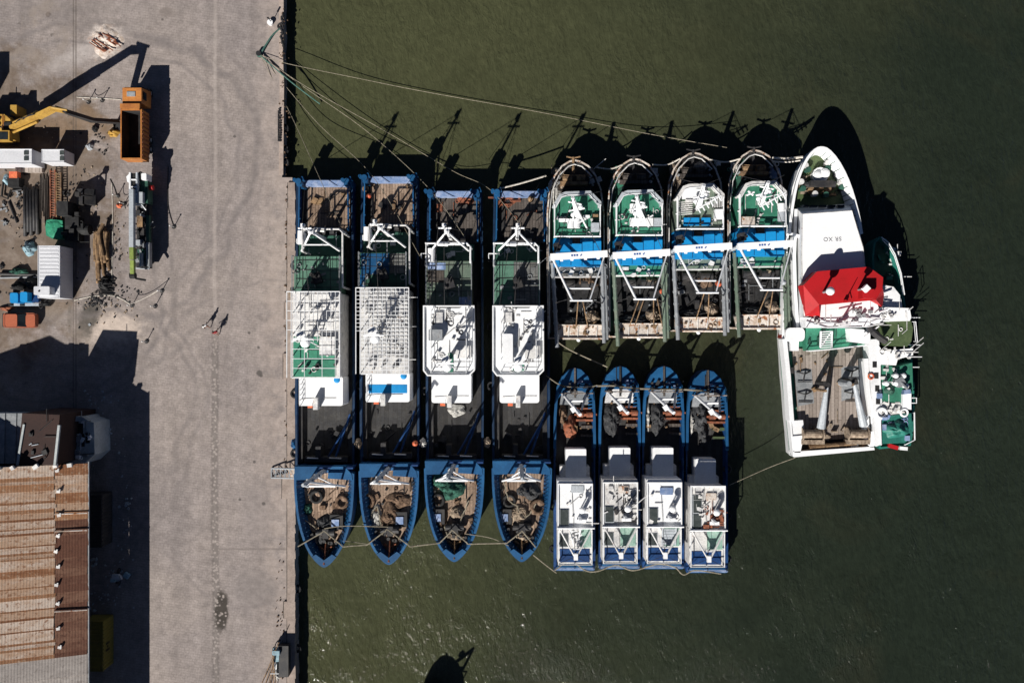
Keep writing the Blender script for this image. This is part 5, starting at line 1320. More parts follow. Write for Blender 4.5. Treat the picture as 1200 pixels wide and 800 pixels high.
# starboard gangway with dark openings
g = G(); g.ppoly(W0, [(1017, 398), (1030, 397), (1033, 430), (1034, 520), (1027, 523), (1022, 470)], 1.6, 3.3); gw = obj('side_gangway', g, MT['white'], ship)
for k, (px, py) in enumerate(((1025, 427), (1027, 440), (1028, 455), (1029, 470))):
    g = G(); g.pbox(W0, px - 2.4, py - 3.5, px + 2.6, py + 3.5, 3.3, 3.33); obj('opening', g, MT['black'], gw)
g = G(); x, y, _ = P(1021.5, 441, 3.6); g.torus((x, y, 3.4), .3, .09, 14, 6); obj('lifebuoy', g, MT['pink'], gw)
g = G(); g.tube([P(1019, 383, 4.6), P(1022, 388, 4.8), P(1029, 394, 4.6), P(1038, 400, 4.4)], .38, 8); obj('crane_arm', g, MT['dark'], ship)
g = G(); g.tube([P(1019, 400, 4.6), P(1019, 350, 4.9)], .1); g.tube([P(1010, 372, 5.0), P(1042, 376, 5.0)], .09); g.tube([P(1030, 366, 5), P(1041, 362, 5)], .12); g.tube([P(1012, 395, 4.7), P(1030, 382, 4.9)], .09); obj('rigging_pole', g, MT['white'], ship)
# red boot-topping seen at the port quarter
g = G(); g.wall([P(919, 386, 2.5), P(916.5, 396, 2.5)], .25, 1.2, 2.5); obj('red_sponson', g, MT['red_hull'], ship)

# ---------------------------------------------------------------- teal work boat moored outside the white ship
wb = thing('work_boat', 'teal and white work boat with green roofs tucked outside the white ship', 'fishing boat', (*P(1050, 400, WZ)[:2], WZ))
o2 = [(1030, 526), (1029, 450), (1026, 380), (1023, 330), (1022, 300), (1024, 284), (1031, 277), (1039, 281), (1048, 296), (1055, 318), (1060, 350), (1067, 400), (1071, 450), (1071, 500), (1067, 522)]
pts = [P(a, b, 1.6)[:2] for a, b in o2]
hull_shell(wb, pts, 1.6, .6, .4, MT['teal'], MT['green_dark'], w=.16, bscale=.92, capmat=MT['teal'])
g = G(); g.tube([P(a, b, 2.4) for a, b in ((1033, 278), (1041, 284), (1049, 298), (1056, 320), (1060, 345))], .06, 5); g.tube([P(a, b, 2.0) for a, b in ((1034, 281), (1041, 288), (1048, 300), (1055, 322), (1058, 345))], .05, 5)
for a, b in ((1041, 284), (1045, 291), (1049, 298), (1052.5, 309), (1056, 320), (1058, 333), (1060, 345)): g.seg(P(a, b, 1.6), P(a, b, 2.4), .05)
obj('bow_rail', g, MT['white'], wb)
clutter(W0, 1040, 290, 1054, 325, .7, 16, 501, 'white_dirty', wb, .6, .5); clutter(W0, 1030, 290, 1050, 330, .7, 14, 502, 'teal', wb, .8, .6)
def blk(nm, pl, z0, z1, m, par=wb):
    g = G(); g.ppoly(W0, pl, z0, z1); return obj(nm, g, MT[m], par)
blk('fore_cabin', [(1036, 334), (1047, 336), (1055, 346), (1058, 362), (1036, 362)], .6, 3.0, 'white')
r1 = blk('white_roof', [(1028, 361), (1040, 360), (1066, 361), (1068, 372), (1066, 376), (1030, 377)], .6, 3.6, 'white_clean')
g1 = blk('fore_green_roof', [(1034, 377), (1066, 371), (1070, 385), (1068, 400), (1063, 406), (1036, 405)], .6, 3.5, 'green_olive')
r2 = blk('middle_white_roof', [(1030, 405), (1034, 411), (1070, 408), (1070, 416), (1052, 421), (1050, 428), (1030, 427)], .6, 3.4, 'white_clean')
g2 = blk('middle_green_roof', [(1032, 427), (1051, 430), (1069, 425), (1070, 458), (1058, 461), (1056, 472), (1034, 470), (1032, 450)], .6, 3.3, 'green')
r3 = blk('white_cabin', [(1058, 462), (1068, 460), (1068, 480), (1058, 478)], .6, 3.7, 'white_clean')
r4 = blk('white_house', [(1027, 468), (1041, 472), (1056, 473), (1062, 486), (1048, 490), (1028, 485)], .6, 3.2, 'white_dirty')
g3 = blk('aft_green_roof', [(1033, 488), (1068, 484), (1069, 512), (1060, 519), (1032, 520)], .6, 3.3, 'teal')
for k, (rf, a) in enumerate(((g1, (1036, 378, 1066, 402)), (g2, (1034, 430, 1066, 456)), (g3, (1035, 488, 1066, 516)), (r2, (1032, 408, 1068, 420)), (r1, (1032, 362, 1064, 375)), (r4, (1030, 472, 1056, 486)))):
    z = (3.5, 3.3, 3.3, 3.4, 3.6, 3.2)[k]
    clutter(W0, *a, z, (6, 10, 12, 15, 9, 13)[k], 510 + k, 'white_dirty' if k != 2 else 'blue_faded', rf, .7, .6)
g = G(); x, y, _ = P(1033, 484, 3.4); g.torus((x, y, 3.4), .55, .16, 18, 6); g.cut(); x, y, _ = P(1058, 483, 3.4); g.torus((x, y, 3.7), .4, .12, 16, 6); obj('life_ring', g, MT['white_clean'], r4)
for k, (px, py) in enumerate(((1048, 440), (1057, 440), (1048, 449), (1060, 452), (1037, 449))):
    x, y, _ = P(px, py, 3.5); g = G(); g.cyl((x, y, 3.3), .25, .6, 10); g.ball((x, y, 3.95), .3, 10, 6, .6); obj('vent', g, MT['white_clean'], g2)
x, y, _ = P(1052, 447, 3.3); g = G(); g.cbox((x, y, 3.3), (.9, 1.0, .8), .5); g.tube([(x, y, 4), (x + .6, y - .8, 4.4)], .14); obj('searchlight', g, MT['grey'], g2)
g = G(); g.ppoly(W0, [(1060, 457), (1067, 456), (1068, 461), (1059, 462)], 3.3, 3.9); g.cut(); g.ppoly(W0, [(1029, 461), (1034, 461), (1034, 467), (1029, 467)], 3.3, 3.7); obj('blue_cover', g, MT['blue_faded'], g2)
for k, (py, L) in enumerate(((404, 8), (418, 9), (372, 7), (430, 6))):
    x, y, z = P(1068, py, 3.0); g = G(); g.tube([(x - .6, y, 3), (x + L * .1 + .3, y, 3)], .05, 5); obj('side_pole', g, MT['white'], wb)
g = G(); g.tube([P(1068, 466, 2.4), P(1074, 466, 2.4), P(1074, 472, 2.4), P(1068, 472, 2.4)], .07, 5); g.cut(); g.tube([P(1062, 486, 2.4), P(1071.5, 483, 2.4), P(1072, 515, 2.4), P(1060, 521, 2.4)], .08, 5); obj('side_frame', g, MT['white'], wb)
g = G(); g.rail([P(1069, 377, 3.4), P(1071, 400, 3.4)], .8, .05, 1.2); g.cut(); g.rail([P(1028, 489, 2.6), P(1029, 520, 2.6)], .8, .05, 1.2); obj('deck_rail', g, MT['white'], wb)
g = G(); x, y, _ = P(1046, 523, 1.6); g.cbox((x, y, 1.3), (1.2, .45, .5), -.3); obj('stern_board', g, MT['red'], wb); g = G(); g.cbox((x + 1.2, y - .2, 1.3), (.9, .4, .5), -.1); obj('stern_step', g, MT['white'], wb)
pile(W0, 1050, 503, 3.32, 15, 9, .7, 'teal', 'teal tarpaulin bunched on the aft roof of the work boat outside the white ship', None, 530, name='tarpaulin', cat='tarpaulin', coils=1)
pile(W0, 1042, 457, 3.32, 7, 5, .5, 'green_dark', 'dark green folded net on the middle roof of the work boat', None, 531, coils=1)
# ---------------------------------------------------------------- warehouse with the rusty gable roof
F = W0
EX, EZ = P(103, 0, 6.15)[0], 6.15
SL_ = 0.368
def rz_(x): return EZ + (EX - x) * SL_
RX = EX - 15.2
YN, YS_, YS2 = P(0, 544, 6.15)[1], P(0, 768, 6.15)[1], P(0, 1120, 6.15)[1]
wx = P(101, 0, 0)[0]
war = thing('warehouse', 'long warehouse with rusty corrugated gable roof at the lower left of the road', 'building', (P(60, 680)[0], P(60, 680)[1], 0))
g = G()
def gable(y0, y1, zoff, x_e, g):
    pr = [(x_e, 0), (x_e, rz_(x_e) - zoff), (RX, rz_(RX) - zoff), (2 * RX - x_e, rz_(x_e) - zoff), (2 * RX - x_e, 0)]
    k = len(pr); g.add([(x, y0, z) for x, z in pr] + [(x, y1, z) for x, z in pr], [(i, (i + 1) % k, k + (i + 1) % k, k + i) for i in range(k)] + [tuple(range(k)), tuple(range(2 * k - 1, k - 1, -1))])
gable(YN - .2, YS2, .35, wx, g)
obj('wall', g, MT['plaster'], war)
def rust_roof(name, c1, c2, c3, lo, hi):
    t = NT(name); v = t.rnd(); o = t.obj
    oi = t.n('ShaderNodeObjectInfo')
    a = t.noise(t.map(v, sc=(.45, 1.6, 1)), 1.0, 7, .65); b = t.noise(v, 2.6, 6, .7)
    rr = t.math('ADD', t.math('MULTIPLY', a, .75), t.math('MULTIPLY', oi.outputs['Random'], .30))
    c = t.mix(t.ramp(rr, lo, hi), c1, c2)
    c = t.mix(t.ramp(b, .53, .64, 0, .8), c, c3)
    sep = t.n('ShaderNodeSeparateXYZ'); t.L(o, sep.inputs[0])
    w = t.math('SINE', t.math('MULTIPLY', sep.outputs[0], 2 * math.pi / .27))
    c = t.mulv(c, t.ramp(w, -1, 1, .93, 1.04))
    c = t.mulv(c, t.ramp(t.noise(v, 6, 4, .7), .25, .75, .85, 1.12))
    t.bump(w, .3, .02)
    return t.done(c, .8, 0, .2)
MT['roof_rust'] = rust_roof('rusty_sheet', (.50, .37, .27), (.27, .13, .065), (.15, .065, .035), .40, .66)
MT['roof_rust_dark'] = rust_roof('dark_rusty_sheet', (.19, .10, .065), (.125, .055, .035), (.08, .034, .022), .36, .60)
MT['roof_grey'] = rust_roof('grey_sheet', (.42, .38, .345), (.32, .285, .26), (.22, .19, .17), .4, .65)
rs = random.Random(12)
xm = EX - 3.0
def sheet(y0, y1, xa, xb, m, lift=.0):
    g = G(); za, zb = rz_(xa) + lift, rz_(xb) + lift; t = .05
    hi = .07          # the lower edge of each sheet laps over the next
    g.add([(xa, y0, za + hi), (xb, y0, zb + hi), (xb, y1 + .12, zb), (xa, y1 + .12, za), (xa, y0, za + hi - t), (xb, y0, zb + hi - t), (xb, y1 + .12, zb - t), (xa, y1 + .12, za - t)],
          [(0, 1, 2, 3), (4, 7, 6, 5), (0, 4, 5, 1), (1, 5, 6, 2), (2, 6, 7, 3), (3, 7, 4, 0)])
    return obj('roof_sheet', g, MT[m], war)
MT['roof_pale'] = rust_roof('pale_sheet', (.56, .46, .38), (.42, .28, .19), (.22, .10, .05), .38, .66)
MT['roof_rusty'] = rust_roof('deep_rusty_sheet', (.33, .17, .09), (.22, .095, .045), (.42, .30, .21), .38, .62)
y = YN; k = 0
while y - .4 > YS_:
    pale = k % 2 == 0
    h = rs.choice((.35, .6, .75, 1.1)) if pale else rs.choice((.15, .25, .4, .75))
    xs = xm + rs.uniform(-.1, .1)
    sheet(y - h, y, RX, xs, 'roof_pale' if pale else 'roof_rusty')
    y -= h; k += 1
yend = y
y = YN; k = 0
while y - .4 > YS_:
    h = min(rs.uniform(.7, 1.3), y - yend) if y - yend > .1 else .4
    sheet(y - h, y, xm, EX + rs.uniform(-.08, .08), ('roof_pale' if k in (1, 2, 4) else 'roof_rusty' if k in (0, 3, 5) else 'roof_rust_dark'), -.04)
    y -= h; k += 1
y = yend
while y > YS2:
    sheet(y - 2.2, y, RX, EX, 'roof_grey'); y -= 2.2
g = G(); a = (RX, YN + .1, rz_(RX)); b = (2 * RX - EX, YN + .1, EZ); c = (2 * RX - EX, YS2, EZ); d = (RX, YS2, rz_(RX)); g.add([a, b, c, d], [(0, 1, 2, 3)]); obj('far_roof_slope', g, MT['roof_rust_dark'], war)
for py in (551, 575, 603, 627, 645, 663, 684, 706, 735, 757):
    x, yq, _ = P(70 + rs.uniform(-2, 2), py, 6.9); z = rz_(x) + .08; g = G(); g.cbox((x, yq, z), (.4, .28, .1), rs.uniform(-.4, .4)); g.cbox((x + .15, yq + .2, z), (.15, .15, .12)); obj('ridge_vent', g, MT['white_dirty'], war)
g = G()
for py in (596, 709): pass
for py, xa in ((620, 73), (713, 73), (600, 73)):
    g.tube([(xm, P(0, py, 6.5)[1], rz_(xm) + .15), (EX, P(0, py, 6)[1], EZ + .15)], .07, 5); g.cut()
obj('roof_batten', g, MT['white_rust'], war)
g = G(); g.tube([(EX + .05, YN + .3, EZ - .1), (EX + .05, YS2, EZ - .1)], .10, 6); obj('gutter', g, MT['grey'], war)
for px in (2, 12, 25, 47, 66, 80):
    x, yq, _ = P(px, 546.5, 7.2); g = G(); g.cbox((x, yq + .1, rz_(x)), (rs.uniform(.3, .6), .4, .3), rs.random()); obj('roof_ballast', g, MT['white_dirty'], war)

# annex to the north
anx = thing('annex_building', 'low annex in shadow with dark brown roof, grey sheets and pale terrace', 'building', (P(50, 515)[0], P(50, 515)[1], 0))
g = G(); g.ppoly(W0, [(26, 484), (70, 486), (65, 545), (20, 545)], 0, 7.6); bb = obj('brown_block', g, MT['brown_sheet'], anx)
g = G(); g.wall([P(28, 497, 7.72), P(20, 545, 7.72)], .22, 7.5, 7.75); g.cut(); g.wall([P(69, 498, 7.72), P(64, 545, 7.72)], .25, 7.5, 7.75); obj('flashing', g, MT['plaster'], bb)
g = G()
for a, b in (((34, 521), (37, 519)), ((37, 521.5), (40, 521)), ((40, 521), (45, 520)), ((36, 536), (51, 532))): g.tube([P(*a, 7.66), P(*b, 7.66)], .06, 4)
obj('pale_batten', g, MT['grey_light'], bb, split=True)
g = G()
for k in range(13):
    x0 = -60 + k * 6.6; g.ppoly(W0, [(x0, 484), (x0 + 6.6, 484), (x0 + 6.6 - 1.2, 543), (x0 - 1.2, 543)], 6.15 if k % 2 else 6.0, 6.4 if k % 2 else 6.3)
gs = obj('corrugated_roof', g, MT['grey'], anx)
g = G(); g.ppoly(W0, [(-60, 488), (24, 488), (24, 543), (-60, 543)], 0, 5.95); obj('back_wall', g, MT['plaster'], anx)
g = G(); g.ppoly(W0, [(62, 488), (96, 488), (98, 491), (110, 495), (111, 532), (99, 543), (58, 543)], 0, 3.6); te = obj('terrace', g, MT['plaster'], anx)
for q in ((67, 499, 84, 511), (84, 496, 97, 508), (67, 517, 72, 535), (74, 517, 79, 531), (94, 508, 99, 523), (100, 507, 105, 519)):
    g = G(); g.pbox(W0, *q, 3.6, 3.66); obj('roof_opening', g, MT['black'], te)
g = G(); g.tube([P(64, 490, 3.9), P(95, 489, 3.9), P(106, 493, 3.9)], .06, 5); g.cut(); g.tube([P(56, 538, 4.0), P(80, 534, 4.0), P(110, 531, 3.8)], .06, 5); obj('cable', g, MT['dark'], te)
clutter(W0, 64, 490, 106, 540, 3.62, 22, 700, 'grey', te, 1.0, .5); clutter(W0, 66, 490, 108, 540, 3.62, 12, 701, 'white', te, .8, .4); clutter(W0, 30, 490, 60, 540, 7.62, 9, 702, 'dark', bb, .6, .2)
g = G(); g.ppoly(W0, [(72, 487), (96, 488), (104, 493), (73, 494)], 3.6, 4.3); obj('parapet', g, MT['plaster'], te)
# tall box added out of view to cast the shadow at the yard edge
caster = thing('shadow_caster', 'unseen tall grey box added behind the excavator to cast a shadow', 'shadow caster', (P(-86, 130)[0], P(-86, 130)[1], 0))
g = G(); g.pbox(W0, -106, 124, -84, 150, 2.4, 7); obj('bin', g, MT['grey'], caster)
g = G()
for a in ((-104, 126), (-86, 126), (-104, 148), (-86, 148)): g.seg(P(*a, 2.4)[:2] + (0,), P(*a, 2.4)[:2] + (2.5,), .15); 
obj('leg', g, MT['grey'], caster, split=True)

# ---------------------------------------------------------------- shaded side lane
def container(name, x0, y0, x1, y1, z, m, label, group=None, ribs=True, cat='container', doors=None):
    r = thing(name, label, cat, P((x0 + x1) / 2, (y0 + y1) / 2, z)[:2] + (0,), group)
    g = G(); g.pbox(W0, x0, y0, x1, y1, .12, z); bd = obj('body', g, MT[m], r)
    A, B = P(x0, y0, z), P(x1, y1, z)
    if ribs:
        g = G(); n = int(abs(A[1] - B[1]) / .42) if abs(A[1] - B[1]) > abs(A[0] - B[0]) else int(abs(A[0] - B[0]) / .42)
        for i in range(n):
            f = (i + .5) / n
            if abs(A[1] - B[1]) > abs(A[0] - B[0]):
                yy = A[1] + (B[1] - A[1]) * f; g.cbox((B[0] + .02, yy, .25), (.08, .2, z - .4)); g.cbox(((A[0] + B[0]) / 2, yy, z), (abs(B[0] - A[0]) - .3, .2, .035))
            else:
                xx = A[0] + (B[0] - A[0]) * f; g.cbox((xx, B[1] - .02, .25), (.2, .08, z - .4)); g.cbox((xx, (A[1] + B[1]) / 2, z), (.2, abs(B[1] - A[1]) - .3, .035))
        o = obj('rib', g, MT[m], r); o['kind'] = 'stuff'
    g = G(); 
    g.tube([(A[0], A[1], z), (B[0], A[1], z), (B[0], B[1], z), (A[0], B[1], z)], .07, 5, closed=True); obj('top_rail', g, MT[m], r)
    return r
yc = container('shipping_container', 96, 728, 120.5, 786, 2.6, 'yellow_box', 'dull yellow shipping container in the shade beside the warehouse')
x, y, _ = P(120.6, 760, 2.6)
g = G()
for k in range(3):
    for q in range(3):
        if (k + q) % 2 == 0 or q == 1: g.cbox((x + .07, y + .35 - k * .38, 1.5 - q * .28 + .3), (.02, .26, .2))
obj('faded_marking', g, MT['black'], yc)
dc = container('shipping_container', 94, 580, 119, 641, 2.6, 'dark', 'black shipping container in the shade under the warehouse eave')
sc_ = thing('cargo_scooter', 'scooter loaded with pale blue boxes parked in the warehouse shade', 'scooter', P(141, 672))
x, y, _ = P(141, 675, 0)
g = G(); g.torus((x, y + 1.0, .3), .24, .07, 12, 6); g.v = [(a, b + 0, c) for a, b, c in g.v]
for s in (0, 1):
    h = G(); 
    pts = [(x, y + (.75 if s else -.65) + .28 * math.cos(t * .524), .3 + .28 * math.sin(t * .524)) for t in range(12)]
    h.tube(pts, .06, 6, closed=True); obj('wheel', h, MT['black'], sc_)
g = G(); g.cbox((x, y, .4), (.35, 1.3, .4)); g.tube([(x, y + .6, .4), (x, y + .5, 1.05)], .05); g.tube([(x - .35, y + .45, 1.05), (x + .35, y + .45, 1.05)], .03); obj('frame', g, MT['dark'], sc_)
for k, (a, b, c) in enumerate(((-.3, -.1, .8), (.35, .1, .8), (.9, .2, .1), (.0, .3, .9))):
    g = G(); g.cbox((x + a, y + b, c), (.55, .45 + .1 * k, .4), k * .5); tag(obj('plastic_box', g, MT['cyan' if k % 2 == 0 else 'grey_light']), ['pale blue box on the left of the scooter', 'grey box on the right of the scooter', 'pale blue box on the ground right of the scooter', 'grey box at the front of the scooter'][k], 'box')
for k, (px, py, l) in enumerate(((110, 658, 'nearest the black container'), (108, 710, 'just above the yellow container'), (150, 588, 'in the shade by the road'), (127, 507, 'right of the annex terrace'))):
    rs2 = random.Random(k); g = G(); x, y, _ = P(px, py, 0)
    for j in range(6): g.cbox((x + rs2.uniform(-.5, .5), y + rs2.uniform(-.5, .5), 0), (rs2.uniform(.15, .4), rs2.uniform(.1, .3), rs2.uniform(.1, .3)), rs2.random() * 3)
    tag(obj('scrap_heap', g, MT['grey_light']), 'small pale scrap heap ' + l, 'scrap')

# ---------------------------------------------------------------- yard: excavator
ex = thing('excavator', 'yellow tracked excavator reaching its arm towards the orange dump truck', 'excavator', P(0, 160)[:2] + (0,))
for k, yy in enumerate((139, 166)):
    g = G(); x0, x1 = P(-28, 0, 1)[0], P(17, 0, 1)[0]; y = P(0, yy, 1)[1]
    pr = [(x0, .5), (x0 + .4, .05), (x1 - .4, .05), (x1, .5), (x1 - .4, .95), (x0 + .4, .95)]
    g.add([(a, y - .3, c) for a, c in pr] + [(a, y + .3, c) for a, c in pr], [(i, (i + 1) % 6, 6 + (i + 1) % 6, 6 + i) for i in range(6)] + [tuple(range(6))[::-1], tuple(range(6, 12))]); obj('track', g, MT['dark'], ex)
g = G(); g.ppoly(W0, [(-30, 134), (5, 134), (12, 140), (14, 163), (-30, 165)], 1.0, 2.5); tr = obj('turret', g, MT['yellow'], ex)
g = G(); g.pbox(W0, -28, 136, -14, 164, 2.5, 3.0); obj('counterweight', g, MT['yellow'], tr)
g = G(); g.pbox(W0, -4, 153, 11, 165, 2.5, 3.2); cb = obj('cab', g, MT['yellow'], tr)
g = G(); g.pbox(W0, -2, 154.5, 9, 163.5, 3.2, 3.24); obj('cab_window', g, MT['glass'], cb)
clutter(W0, -14, 137, 12, 150, 2.5, 14, 870, 'dark', tr, .8, .3); clutter(W0, -14, 150, 12, 163, 2.5, 8, 871, 'orange', tr, .8, .3)
g = G(); g.pbox(W0, 4, 143, 13, 151, 2.5, 2.62); obj('engine_grille', g, MT['black'], tr)
g = G(); g.pbox(W0, 12, 123, 19.5, 134, 0, 1.9); obj('fuel_tank', g, MT['yellow'], ex)
b0, b1, b2, b3 = Vector(P(14, 150, 2.6)), Vector(P(44, 137, 6.0)), Vector(P(62, 128, 7.6)), Vector(P(75, 130, 7.8))
def boxbeam(g, pts, w, hs):
    n = len(pts); vs = []; fs = []
    for i, p in enumerate(pts):
        d = (pts[min(i + 1, n - 1)] - pts[max(i - 1, 0)]).normalized(); s = d.cross(Vector((0, 0, 1))).normalized(); u = s.cross(d)
        for a, b in ((-1, -1), (1, -1), (1, 1), (-1, 1)): vs.append(p + s * a * w / 2 + u * b * hs[i] / 2)
    for i in range(n - 1):
        for k in range(4): fs.append((i * 4 + k, i * 4 + (k + 1) % 4, (i + 1) * 4 + (k + 1) % 4, (i + 1) * 4 + k))
    fs += [(3, 2, 1, 0), tuple(range((n - 1) * 4, n * 4))]; g.add(vs, fs); return g
g = boxbeam(G(), [b0, b1, b2, b3], .45, (.6, .8, .7, .45)); bo_ = obj('boom', g, MT['yellow'], ex)
g = G(); s = Vector((0, -.55, 0))
g.tube([b0 + s + Vector((.3, 0, .2)), b1 + s], .14, 8); g.tube([b0 - s + Vector((.3, 0, .2)), b1 - s], .14, 8); obj('hydraulic_ram', g, MT['yellow'], bo_, split=True)
s1 = Vector(P(108, 141, 4.2)); s2 = Vector(P(139, 143, 1.0))
g = boxbeam(G(), [b2 + Vector((.4, .1, .1)), b3, s1, s2], .40, (.5, .75, .6, .4)); st = obj('stick', g, MT['dark'], ex)
for q in (.25, .55):
    g = G(); g.tube(curve([b0.lerp(b1, q) + Vector((0, .1, .55)), b0.lerp(b1, q + .22) + Vector((.1, .25, .75)), b1 + Vector((0, .1, .6))], 5), .05, 5); obj('hydraulic_hose', g, MT['black'], bo_)
g = G(); g.tube([b2 + Vector((.2, 0, .7)), b3 + Vector((.5, 0, .3))], .12, 8); g.cut(); g.tube([s1 + Vector((0, 0, .4)), s2 + Vector((-.3, 0, .5))], .09, 8); obj('hydraulic_ram', g, MT['yellow'], st)
x, y, _ = P(137, 146, .8); g = G(); g.add([(x - .5, y + .6, 1.1), (x + .5, y + .6, 1.1), (x + .55, y - .5, .25), (x - .55, y - .5, .25), (x - .5, y + .5, .3), (x + .5, y + .5, .3)], [(0, 1, 5, 4), (4, 5, 2, 3), (0, 4, 3), (1, 2, 5)]); obj('bucket', g, MT['dark'], ex)
pile(W0, 134, 156, 0, 7, 5, .7, 'yellow', 'small yellow and black rubbish heap by the dump truck', None, 800, name='rubbish_heap', cat='rubbish', coils=2)
pile(W0, 112, 151, 0, 4, 4, .5, 'black', 'black rag heap under the excavator arm', None, 801, name='rag_heap', cat='rubbish', coils=1)
pile(W0, 106, 172, 0, 4, 5, .6, 'grey_light', 'pale tyre and rag heap beside the white containers', None, 802, name='rag_heap', cat='rubbish', coils=2)

# ---------------------------------------------------------------- orange dump truck
dt = thing('dump_truck', 'orange dump truck with empty tipper parked facing away from the camera bottom', 'truck', P(160, 150)[:2] + (0,))
g = G(); g.pbox(W0, 146, 126, 162, 185, .6, 1.0); obj('chassis', g, MT['dark'], dt)
xl, yt, _ = P(141, 128, 3.0); xr, yb, _ = P(166, 186, 3.0)
g = G()
g.prism([(xl, yb), (xl + .14, yb), (xl + .14, yt), (xl, yt)], 1.1, 3.0); g.prism([(xr - .14, yb), (xr, yb), (xr, yt), (xr - .14, yt)], 1.1, 3.0)
g.prism([(xl + .14, yt - .14), (xr - .14, yt - .14), (xr - .14, yt), (xl + .14, yt)], 1.1, 3.3); g.prism([(xl + .14, yb), (xr - .14, yb), (xr - .14, yb + .12), (xl + .14, yb + .12)], 1.1, 2.9)
g.prism([(xl + .14, yb + .12), (xr - .14, yb + .12), (xr - .14, yt - .14), (xl + .14, yt - .14)], 1.05, 1.2)
tp = obj('tipper', g, MT['orange'], dt)
g = G()
for k in range(11): g.cbox((xr + .05, yt - .4 - k * (yt - yb - .6) / 10.5, 1.15), (.12, .12, 1.8))
obj('side_rib', g, MT['orange_rust'], tp, split=True)
g = G(); g.prism([(xl + .16, yb + .14), (xr - .16, yb + .14), (xr - .16, yt - .16), (xl + .16, yt - .16)], 1.2, 1.26); g.prism([(xl + .142, yb + .14), (xl + .17, yb + .14), (xl + .17, yt - .16), (xl + .142, yt - .16)], 1.2, 2.93); g.prism([(xl + .17, yt - .19), (xr - .17, yt - .19), (xr - .17, yt - .143), (xl + .17, yt - .143)], 1.2, 2.93); obj('tipper_shade_dirt', g, MT['black'], tp)  # thin black faces stand for the dirty, shaded inside of the tipper
g = G(); g.prism([(xl + .1, yt + .0), (xr - .1, yt), (xr - .1, yt + .55), (xl + .1, yt + .55)], 3.1, 3.3); obj('cab_guard', g, MT['orange'], tp)
cx0, cy0, _ = P(143, 103, 3.0); cx1, cy1, _ = P(166.5, 121, 3.0)
g = G(); g.prism([(cx0, cy1), (cx1, cy1), (cx1, cy0 + .25), (cx0, cy0 + .25)], .7, 3.0, [(cx0 + .05, cy1), (cx1 - .08, cy1), (cx1 - .08, cy0 - .0), (cx0 + .05, cy0 - .0)]); cb = obj('cab', g, MT['orange'], dt)
g = G(); g.cbox(((cx0 + cx1) / 2 - .1, (cy0 + cy1) / 2 + .15, 3.0), (.95, .55, .07)); obj('roof_hatch', g, MT['grey'], cb)
g = G(); g.cbox((cx1 + .0, (cy0 + cy1) / 2 + .1, 1.9), (.05, .9, .75)); obj('window', g, MT['glass'], cb)
g = G(); g.cbox(((cx0 + cx1) / 2, cy0 + .16, 1.8), (2.1, .06, .8)); obj('windscreen', g, MT['glass'], cb)
for s in (cx0 - .25, cx1 + .2): g = G(); g.cbox((s, cy0 + .1, 1.7), (.2, .1, .5)); g.tube([(s, cy0 + .1, 2.3), (s * .98 + (cx0 + cx1) * .01, cy0, 2.5)], .03); obj('mirror', g, MT['dark'], cb)
for yy in (108, 163, 174):
    for s in (xl + .25, xr - .25):
        y = P(0, yy, 1)[1]; g = G(); g.tube([(s - .2, y, .5), (s + .2, y, .5)], .5, 16); w_ = obj('wheel', g, MT['black'], dt)
        g = G(); g.tube([(s - .22, y, .5), (s + .22, y, .5)], .22, 10); obj('rim', g, MT['grey'], w_)
# ---------------------------------------------------------------- mobile crane truck
ct = thing('crane_truck', 'dark truck with a long white and lime boom lying over its side', 'truck', P(165, 270)[:2] + (0,))
g = G(); g.pbox(W0, 160, 228, 175, 314, .7, 1.5); obj('chassis', g, MT['dark'], ct)
g = G(); g.pbox(W0, 160, 212, 173, 238, 1.2, 2.5); cabn = obj('cab', g, MT['green_dark'], ct)
g = G(); g.pbox(W0, 157, 225, 167, 238, 2.5, 3.1); obj('operator_seat_housing', g, MT['grey_light'], ct)
g = G(); g.tube([P(157, 240, 2.8), P(166, 240, 2.8), P(171, 246, 2.4)], .09, 6); obj('handrail', g, MT['white'], ct)
bl = [P(155, 222, 3.4), P(155, 290, 3.4)]
g = boxbeam(G(), [Vector(bl[0]), Vector(bl[1])], .5, (.6, .6)); bm_ = obj('boom', g, MT['grey_light'], ct)
g = boxbeam(G(), [Vector(P(155.2, 290, 3.4)), Vector(P(155.5, 304, 3.4))], .46, (.6, .6)); obj('boom_section', g, MT['lime'], bm_)
g = boxbeam(G(), [Vector(P(155.5, 305, 3.4)), Vector(P(155.7, 321, 3.4))], .42, (.5, .5)); obj('boom_tip', g, MT['lime'], bm_)
g = G(); x, y, _ = P(155.8, 323, 3.2); g.tube([(x - .3, y, 3.2), (x + .3, y, 3.2)], .35, 10); g.tube([(x + .2, y - .3, 3), (x + 1.1, y - .45, 2.4)], .12); obj('boom_head', g, MT['black'], bm_)
g = G(); g.ppoly(W0, [(148, 207), (152, 203), (152, 215), (149, 213)], 2.6, 2.8); g.cut(); g.pbox(W0, 151, 202, 153, 228, 2.6, 3.2); obj('boom_rear_plate', g, MT['white'], ct)
for k in range(3):
    g = G(); g.pbox(W0, 153.5, 203 + k * 8.5, 159, 209.5 + k * 8.5, 1.6, 3.0); obj('winch_drum_case', g, MT['black'], ct)
    g = G(); g.pbox(W0, 153, 209.8 + k * 8.5, 160, 211.3 + k * 8.5, 2.6, 3.15); obj('cross_frame', g, MT['white'], ct)
g = G(); g.pbox(W0, 159, 202, 161, 226, 2.6, 3.1); obj('side_frame', g, MT['grey_light'], ct)
clutter(W0, 161, 204, 171, 218, 2.4, 8, 820, 'dark', ct, .6, .5)
g = G(); g.rbox(W0, 165.5, 203, 171.5, 211, 1.5, 1.5, 2.9); obj('water_tank', g, MT['white'], ct)
